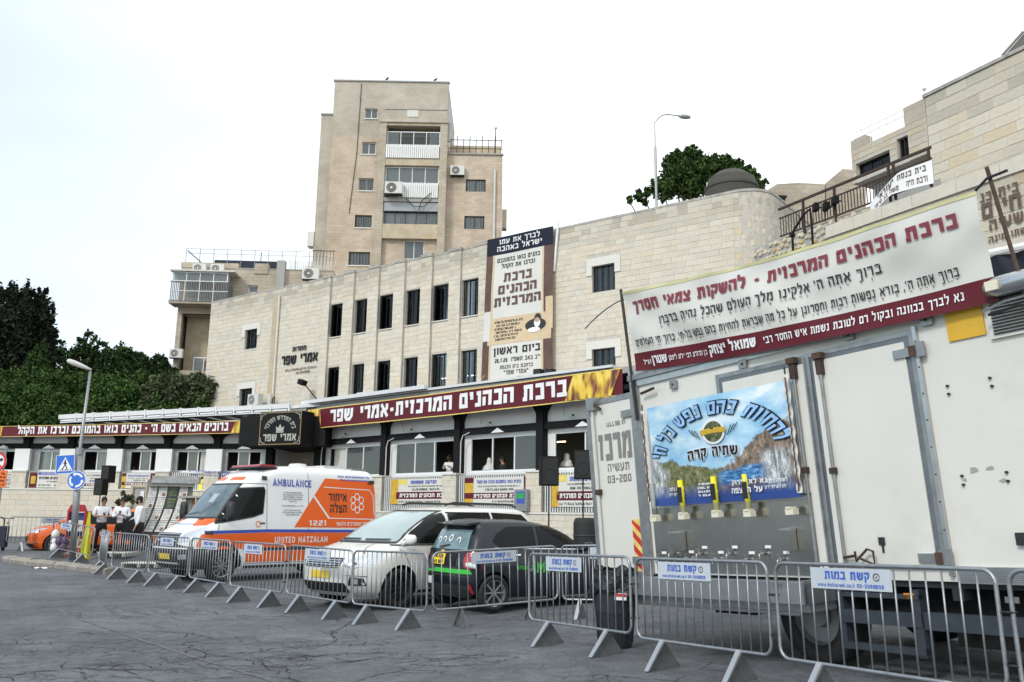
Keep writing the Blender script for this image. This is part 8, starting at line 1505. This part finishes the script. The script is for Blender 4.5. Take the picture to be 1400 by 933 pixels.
# the dark coat lies over the third man's arm
x, y = gpos(176, 28.2); f = Frame((x, y, G(x, y)), (1, .2, 0)); e = empty('folded_coat', f, 'black coat hanging from the arm of the rightmost of the three men', 'coat'); MB().grid(lambda u, v: (-.22+.5*u*(1-.35*v), .05*math.sin(u*14)*(1-v)-.08, .52+.62*v-.08*math.sin(u*3)), 12, 8).out('cloth', 'trouser_black', e, smooth_=True); MB().grid(lambda u, v: (-.22+.5*u*(1-.35*v), .06*math.sin(u*14)*(1-v)-.03, .54+.60*v-.08*math.sin(u*3)), 12, 8).out('lining', 'trouser_black', e, smooth_=True)
DN = ((.22, -.02, 1.15), (.18, -.18, .98)), ((-.22, -.02, 1.15), (-.18, -.18, .98))
UP = ((.22, -.12, 1.2), (.12, -.30, 1.28)), ((-.22, -.12, 1.2), (-.12, -.30, 1.28))
YB = math.atan2(FB.ex.y, FB.ex.x); YA = math.atan2(FA.ex.y, FA.ex.x)
for fr, ya, px, py, off, yaw, label, arms, kw in (
    (FB, YB, 615, 625, .45, R(20), 'bearded man with glasses and a white shawl at the open window above the minivan', UP, dict(beard=True, hat=True, shirt='shawl', hair='hair_black')),
    (FB, YB, 669, 628, .9, R(150), 'person wrapped in a striped white prayer shawl in the wide open window, left one', DN, dict(shawl=True, head=(0, -.04))),
    (FB, YB, 688, 627, .5, R(-10), 'man in a black jacket with a white scarf in the wide open window, right one', DN, dict(shirt='trouser_black', beard=False)),
    (FB, YB, 775, 622, .9, R(170), 'person under a white prayer shawl in the window beside the right loudspeaker', DN, dict(shawl=True)),
    (FB, YB, 504, 634, .5, R(160), 'person in a striped white shawl behind the glass over the ambulance rear', DN, dict(shawl=True)),
    (FA, YA, 183, 637, .7, R(30), 'dark-haired man in a white shirt inside the window above the three men', UP, dict()),
    (FA, YA, 291, 638, .5, R(-30), 'man in a white shirt leaning at the window above the yellow sheet', UP, dict(lean=.18))):
    s, z = fr.loc(px, py, off); P = fr.W(s, off, 0); person(P.x, P.y, z-1.70, ya+yaw, label, arms, grp='people inside the hall windows', **kw)
# ================================================================ loudspeakers
def speaker(x, y, z0, zs, yaw, label, s=1.0, stand=True, tilt=0):
    f = Frame((x, y, z0), (math.cos(yaw), math.sin(yaw), 0)); e = empty('loudspeaker', Frame((x, y, z0+zs), (math.cos(yaw), math.sin(yaw), 0)), label, 'loudspeaker', 'black loudspeakers on stands')
    w_, h = .20*s, .66*s; MB().prism([(-w_, 0), (w_, 0), (w_*1.0, h*.97), (w_*.9, h), (-w_*.9, h), (-w_, h*.97)], 0, .34*s).out('cabinet', 'black_paint', e); MB().box(-w_*.88, w_*.88, -.012, -.001, .03, h-.04).out('grille', 'rubber', e); MB().lathe([(.14*s, 0), (.145*s, .012), (.15*s, 0)], 20, Matrix.Translation((0, -.01, h*.34)) @ Matrix.Rotation(R(90), 4, 'X')).out('cone_ring', 'dark_trim', e)
    if stand:
        t = empty('speaker_stand', f, 'thin black stand under the '+label, 'stand', 'speaker stands'); MB().cyl((0, .15, .3), (0, .15, zs), .018, n=8).out('pole', 'black_paint', t)
        for k in range(3): a = R(120*k+20); MB().tube([(0, .15, .8), (.45*math.cos(a), .15+.45*math.sin(a), .02)], .012, 6).out('leg', 'black_paint', t); MB().tube([(0, .15, .35), (.25*math.cos(a), .15+.25*math.sin(a), .38)], .01, 6).out('brace', 'black_paint', t)
def zat(px, py, Y): return at(px, py, Y).z
for px, Y, yt, yb, yaw, l, s in ((138, 32, 637, 660, R(-20), 'upper right loudspeaker of the pair above the orange car', .95), (130.5, 31.6, 655, 677, R(-15), 'lower left loudspeaker of the pair above the orange car', .9), (752, 20, 624, 664, R(8), 'loudspeaker on a stand between the hall pillar and the truck', 1.02), (797, 20.8, 614, 655, R(-6), 'loudspeaker half hidden by the open truck door', 1.05)):
    x = at(px, 700, Y).x; z0 = G(x, Y); speaker(x, Y, z0, zat(px, yb, Y)-z0, yaw, l, s)
for px, py, l, s in ((711, 527, 'loudspeaker behind the maroon banner, leftmost of the three on the hall roof', .7), (734, 521, 'loudspeaker behind the maroon banner, middle of the three on the hall roof', .85), (750, 521, 'loudspeaker behind the maroon banner, rightmost of the three on the hall roof', .85)):
    a = FB.loc(px, py-4, .1); P = FB.W(a[0], .1, 0); speaker(P.x, P.y, a[1]-.2, 0, YB+R(10), l, s, stand=False)
x = at(800, 700, 18.5).x; z0 = G(x, 18.5); e = empty('equipment_drum', Vector((x, 18.5, z0)), 'tall black rounded drum between the hatchback and the truck door', 'drum'); MB().lathe([(0, 0), (.24, 0), (.25, .05), (.25, 1.38), (.22, 1.47), (.16, 1.49), (0, 1.47)], 24).out('shell', 'rubber', e, smooth_=True); MB().lathe([(.25, 1.1), (.262, 1.12), (.25, 1.14)], 24).out('ring', 'dark_trim', e)
# ================================================================ newspaper boards and the stall
mat('paper_text', (.25, .33, .08), .6); mat('paper', (.74, .73, .71), .8, noise=(6, .12)); mat('cardboard', (.30, .14, .06), .85, noise=(5, .2)); mat('stall_red', (.40, .02, .03), .5); mat('stall_blue', (.04, .07, .25), .6); mat('purple_bag', (.13, .08, .17), .6, noise=(18, .9)); mat('poster_dark', (.03, .05, .05), .5); mat('caution_yellow', (.78, .74, .02), .45); mat('plastic_grey', (.36, .37, .37), .5, noise=(8, .5))
def newspaper_board():
    Y = 28.6; a, b = at(199, 700, Y), at(252, 700, Y); f = Frame((a.x, Y, G(a.x, Y)), (b.x-a.x, 0.25, 0)); W_ = 53*Y/FPX; z0 = zat(220, 728, Y)-G(a.x, Y); z1 = zat(225, 660, Y)-G(a.x, Y); e = empty('newspaper_board', f, 'tall board of hanging newspaper sheets in four columns beside the ambulance', 'notice board')
    MB().box(-.05, W_+.1, .12, .16, z0-.1, z1+.1).out('backing', 'print_grey', e); MB().box(.12, W_+.3, -.12, .3, z1-.02, z1+.22).out('rolled_cover', 'plastic_grey', e); MB().box(.0, W_+.15, -.08, .0, z1-.12, z1-.03).out('rail', 'print_grey', e)
    cw = W_/4
    for c in range(4):
        for r_ in range(4):
            za = z1-.12-(z1-z0-.12)*r_/4; zb = z1-.12-(z1-z0-.12)*(r_+1)/4+.02; dk = (c == 2 and r_ < 2)
            def P(u, v, l=0, c=c, za=za, zb=zb):
                z = zb+(za-zb)*v; k = (z1-z)/(z1-z0); return (c*cw+.03+(cw-.07)*u-.32*k*k, .06-.28*k*k+.01*math.sin(u*7+v*3)-l, z)
            o = MB().grid(P, 5, 4).out('newspaper_sheet', 'poster_dark' if dk else 'paper', e, smooth_=True); t = MB(); fn = lambda u, v, d: P(u, v, .006+d)
            scribble(t, fn, .06, .94, .80, .12, .3, seed=c*9+r_)
            for k in range(5): scribble(t, fn, .08, .92 if k != 2 else .5, .66-.13*k, .06, .3, seed=c*11+r_*3+k)
            t.out('printed_text', 'paper_text' if dk else 'print_grey', o, kind='stuff')
            if not dk and (c+r_) % 2: MB().grid(lambda u, v: P(.5+.35*u, .1+.3*v, .005), 3, 3).out('printed_photo', 'cardboard', o)
newspaper_board()
def stall():
    Y = 29; P = lambda px, py: at(px, py, Y); a = P(249, 690); z0 = G(a.x, Y); f = Frame((a.x, Y, z0), (1, 0, 0)); k = Y/FPX; e = empty('counter_stall', f, 'brown counter with a grey top between the newspaper boards and the ambulance', 'counter')
    zt = P(260, 681).z-z0; MB().box(-.1, 1.5, -.2, .6, zt, zt+.06).out('counter_top', 'concrete', e); MB().box(.02, .40, .0, .06, zt-.6, zt-.003).out('side_panel', 'cardboard', e); MB().box(.42, .75, .1, .16, zt-.6, zt-.003).out('pale_panel', 'stone_trim', e); MB().box(.76, 1.4, .05, .1, 0, zt-.003).out('front_panel', 'cardboard', e); MB().box(-.1, .6, -.1, .5, 0, zt-.62).out('dark_crate', 'rubber', e)
    # toy and sweets stand with a red frame
    Y = 27.6; a = P(100, 750); a = at(100, 750, Y); z0 = G(a.x, Y); f = Frame((a.x, Y, z0), (1, .1, 0)); k = Y/FPX; h = zat(100, 699, Y)-z0; e = empty('display_stand', f, 'red framed display stand with cream price boards behind the barriers', 'display stand'); w_ = 12*k
    for x in (-w_, w_-.05): MB().box(x, x+.05, -.03, .4, 0, h).out('side_panel', 'stall_red', e)
    MB().box(-w_+.05, w_-.05, .1, .14, .1, h-.05).out('back_panel', 'stall_blue', e); MB().prism([(-w_-.02, h-.02), (w_+.02, h-.02), (w_*.7, h+.2), (-w_*.7, h+.2)], -.02, .05).out('header', 'stall_red', e)
    o = MB().box(-w_+.06, w_-.06, -.03, -.01, h-.62, h-.28).out('price_board', 'banner_cream', e); o2 = MB().box(-w_+.04, w_+.0, -.06, -.04, h-1.55, h-.85).out('price_board', 'banner_cream', e); MB().box(-.12, .12, -.04, -.031, h-.5, h-.42).out('red_label', 'stall_red', e)
    t = MB(); fn = lambda u, v, d: (u, -.066-d, v)
    for i, s in enumerate(('2 ב 10', 'מבצע', '3 ב 20')): put_text(t, s, fn, 0, h-1.05-.2*i, .13, width=w_*1.6, weight=.28)
    t.out('lettering', 'stall_red', e)
    for i in range(4): MB().box(-w_+.08+.1*i, -w_+.16+.1*i, -.02, .1, .5, .62).out('toy_box', ('stall_red', 'print_yellow', 'print_blue', 'gold')[i], e)
    a = at(79, 750, 27.4); e = empty('sweet_bags', Vector((a.x, 27.4, G(a.x, 27.4))), 'purple and white bags of sweets hanging beside the red display stand', 'bags'); 
    for i in range(7): MB().lathe([(0, 0), (.09, .03), (.12, .12), (.09, .22), (.02, .28)], 10, Matrix.Translation((-.12+.14*(i % 3), .05*(i % 2), .18+.2*(i//3)))).out('bag', 'purple_bag' if i % 3 else 'paper', e, smooth_=True)
    a = at(117, 750, 27.2); z0 = G(a.x, 27.2); h = zat(117, 700, 27.2)-z0; f = Frame((a.x, 27.2, z0), (1, 0, 0)); e = empty('caution_sign', f, 'tall narrow yellow folding sign right of the red display stand', 'sign'); 
    for s in (1, -1): M = Matrix.Rotation(R(6*s), 4, 'X'); MB().prism([(-.12, 0), (.12, 0), (.035, h), (-.035, h)], -.01 if s > 0 else .0, .0 if s > 0 else .01, M=Matrix.Translation((0, -.12*s, 0)) @ Matrix.Rotation(R(-5*s), 4, 'X')).out('panel', 'caution_yellow', e)
    MB().lathe([(0, .0), (.045, .0)], 12, Matrix.Translation((0, -.05, h*.62)) @ Matrix.Rotation(R(90), 4, 'X')).out('round_symbol', 'print_white', e)
    a = at(4, 730, 28.5); e = empty('shopping_trolley', Vector((a.x, 28.5, G(a.x, 28.5))), 'dark blue trolley bag with a bar handle at the left edge', 'trolley'); MB().box(-.14, .14, -.1, .1, .12, .78).out('bag', 'navy', e); MB().tube([(-.05, .1, .2), (-.05, .1, 1.0), (-.2, .1, 1.04), (.25, .1, 1.02)], .015, 6).out('handle', 'black_paint', e); MB().lathe([(0, -.02), (.08, -.02), (.08, .02), (0, .02)], 14, Matrix.Translation((0, .1, .08)) @ Matrix.Rotation(R(90), 4, 'Y')).out('wheel', 'rubber', e)
    # pallets
    for px, py, wd, l in ((199, 768, 1.1, 'pale wooden pallet on the ground behind the barrier, right one'), (160, 762, .9, 'grey wooden pallet on the ground behind the barrier, left one')):
        x, y = gp(px, py+8); e = empty('wooden_pallet', Frame((x, y, G(x, y)), (1, -.1, 0)), l, 'pallet', 'pallets behind the barriers')
        for i in range(5): MB().box(-wd/2, wd/2, -.4+.19*i, -.27+.19*i, .12, .145).out('board', 'stone_trim' if i < 3 else 'concrete', e)
        for x_ in (-wd/2, -.05, wd/2-.1): MB().box(x_, x_+.1, -.4, .5, .02, .119).out('bearer', 'concrete', e)
stall()
# ================================================================ dustbin by the truck
def dustbin():
    Y = 10.75; a = at(841, 860, Y); f = Frame((a.x, Y, G(a.x, Y)), (1, -.25, 0)); e = empty('dustbin', f, 'black plastic dustbin with a rubbish bag over its rim behind the near barrier', 'dustbin')
    mat('bin_plastic', (.022, .025, .032), .5, noise=(8, .15)); mat('bin_bag', (.012, .014, .018), .25, bump=(14, 1, .05)); rr = [(.19, 0), (.20, .04), (.255, .80), (.27, .82), (.27, .86), (.25, .86), (.24, .4)]
    MB().lathe(rr, 28).out('tub', 'bin_plastic', e, smooth_=False)
    for k in range(14): a_2 = 2*math.pi*k/14; MB().beam((.205*math.cos(a_2), .205*math.sin(a_2), .06), (.262*math.cos(a_2), .262*math.sin(a_2), .78), .018, .014).out('rib', 'bin_plastic', e)
    b = MB(); b.grid(lambda u, v: ((.275+.03*math.sin(u*40+v*5)*v+.03*v)*math.cos(6.2832*u), (.275+.03*math.sin(u*40+v*5)*v+.03*v)*math.sin(6.2832*u), .90-.26*v-.04*math.sin(u*25)*v), 60, 6); b.grid(lambda u, v: ((.28-.27*v)*math.cos(6.2832*u), (.28-.27*v)*math.sin(6.2832*u), .90-.1*v+.04*math.sin(u*37+v*9)), 60, 5); b.out('rubbish_bag', 'bin_bag', e, smooth_=True)
    MB().box(.03, .17, -.272, -.255, .56, .64).out('label', 'print_white', e); MB().box(.035, .165, -.276, -.273, .60, .635).out('red_label', 'print_red', e)
    MB().box(-.27, -.18, -.05, .05, .70, .76).out('handle', 'bin_plastic', e)
dustbin()
# ================================================================ small things on the facade and the hall
x, z = FM.loc(415, 524, -.7); f = FM.sub(x, 0, z); e = empty('facade_floodlight', f, 'black floodlight on a slanted arm low on the stone facade', 'floodlight'); q = FM.loc(433, 546, -.1); MB().tube([(0, -.7, 0), (q[0]-x, -.1, q[1]-z)], .03, 6).out('arm', 'black_paint', e); MB().box(-.22, .18, -.95, -.6, -.12, .16, M=Matrix.Rotation(R(20), 4, 'Y')).out('lamp_box', 'black_paint', e)
for px, py, s, l in ((505, 551, 1.25, 'rounded white air conditioner on the hall roof, left of two'), (584, 548, 1.25, 'rounded white air conditioner on the hall roof, right of two')):
    a = FM.loc(px, py, -1.0); ac_unit(FM, a[0], -1.0, a[1]-.25, l, s, group='air conditioners on the hall roof')
a = FM.loc(352, 553, -.5); ac_unit(FM, a[0], -.5, a[1]-.1, 'air conditioner with loose pipes by the lower left facade window', 1.1, group='air conditioners on the hall roof'); e = empty('pipe_bundle', FM.sub(a[0]+.9, -.2, a[1]), 'bundle of pipes and a meter box beside the lower left facade window', 'pipes'); MB().box(-.35, -.05, -.1, .15, 0, .55).out('meter_box', 'ac_white', e); MB().tube([(0, 0, 0), (.1, -.05, .3), (.25, -.05, .4), (.2, 0, .05)], .03, 6).out('pipe', 'black_paint', e)
for i, (px, py, px2, py2) in enumerate(((470, 596, 452, 588), (560, 590, 546, 576), (667, 581, 655, 571), (780, 571, 768, 556))):
    a, c = FB.loc(px, py, -.25), FB.loc(px2, py2, -.25); f = FB.sub(a[0], -.25, a[1]); e = empty('lamp_arm', f, 'thin bent white lamp arm on the hall front, bay %s from the entrance' % ('one two three four'.split()[i]), 'lamp arm', 'bent lamp arms along the hall'); MB().tube([(.12, 0, .08), (0, -.1, 0), (-.2, -.15, -.05), (c[0]-a[0], .1, c[1]-a[1])], .02, 6).out('arm', 'ac_white', e); MB().lathe([(0, -.05), (.05, -.03), (.05, .03), (0, .05)], 8, Matrix.Translation((.12, 0, .08))).out('lamp', 'ac_dark', e)
for i, x in enumerate((-9.35, -4.55, .15)): f = FB.sub(x+.28, -.34, 3.3); e = empty('conduit', f, 'white conduit running up beside the black post, number %s from the entrance' % ('one two three'.split()[i]), 'conduit', 'white conduits beside the black posts'); MB().tube([(0, 0, 0), (0, 0, 1.25), (.12, -.02, 1.5), (.5, -.02, 1.62)], .025, 6).out('pipe', 'ac_white', e)
s, z = FB.loc(742, 603, 1.0); MB().box(s-.3, s+.3, .9, 1.0, z, z+.05).out('ceiling_light', 'tube_light', eB); s, z = FB.loc(718, 609, 1.2); MB().lathe([(0, -.1), (.12, 0), (0, .1)], 12, Matrix.Translation((s, 1.2, z))).out('warm_light', 'warm_lamp', eB)
s, z = FB.loc(768, 605, 1.0); MB().box(s-.2, s+.2, .95, 1.0, z, z+.04).out('ceiling_light', 'warm_lamp', eB)
# plant, door frame and papers on the left retaining wall
P = at(172, 680, 40); leaves('wall_plant', 'leaf_olive', [(P.x, P.y-.2, P.z, .35, .2, .45), (P.x+.2, P.y-.2, P.z-.35, .3, .2, .3)], 500, .09, None, 44, label='variegated climbing plant on the stone wall left of the newspaper boards', cat='plant')
x, z = FA.loc(189, 684, -.75); f = FA.sub(x, -.75, 0); e = empty('wall_niche', f, 'weathered wooden cupboard frame against the wall behind the third man', 'cupboard'); b = MB(); frame_box(b, -.45, .45, 1.2, z+.75, .12, 0, .14); b.out('frame', 'plaster_warm', e); MB().box(-.33, .33, .1, .13, 1.2, z+.6).out('back', 'concrete', e); MB().box(.05, .25, .05, .08, z-.1, z+.45).out('paper', 'paper', e)
# litter
for px, py, l in ((56, 779, 'crumpled white paper on the road in front of the kerb'),):
    x, y = gp(px, py); e = empty('litter', Vector((x, y, G(x, y))), l, 'litter'); r = random.Random(px); MB().grid(lambda u, v: (.3*u-.15, .16*v-.08, .02+.03*math.sin(u*9+v*5)*math.sin(v*7+px)), 8, 5).out('paper', 'paper', e)
# plastic ties that hold neighbouring barriers together
for i, (x, y, l) in enumerate(((1.36, 9.64, 'next to the dustbin'), (2.39, 8.03, 'below the truck taps, by the large plate'), (3.45, 6.16, 'at the far right edge'), (-1.13, 12.9, 'left of the hatchback'), (-3.9, 15.52, 'between the ambulance and the minivan'))):
    z = G(x, y); e = empty('cable_tie', Vector((x, y, z)), 'black plastic ties joining two crowd barriers '+l, 'cable tie', 'black ties between the barriers')
    for zz_ in (.45, .80): MB().lathe([(.045, zz_-.008), (.05, zz_), (.045, zz_+.008)], 12).out('loop', 'cable_tie', e)
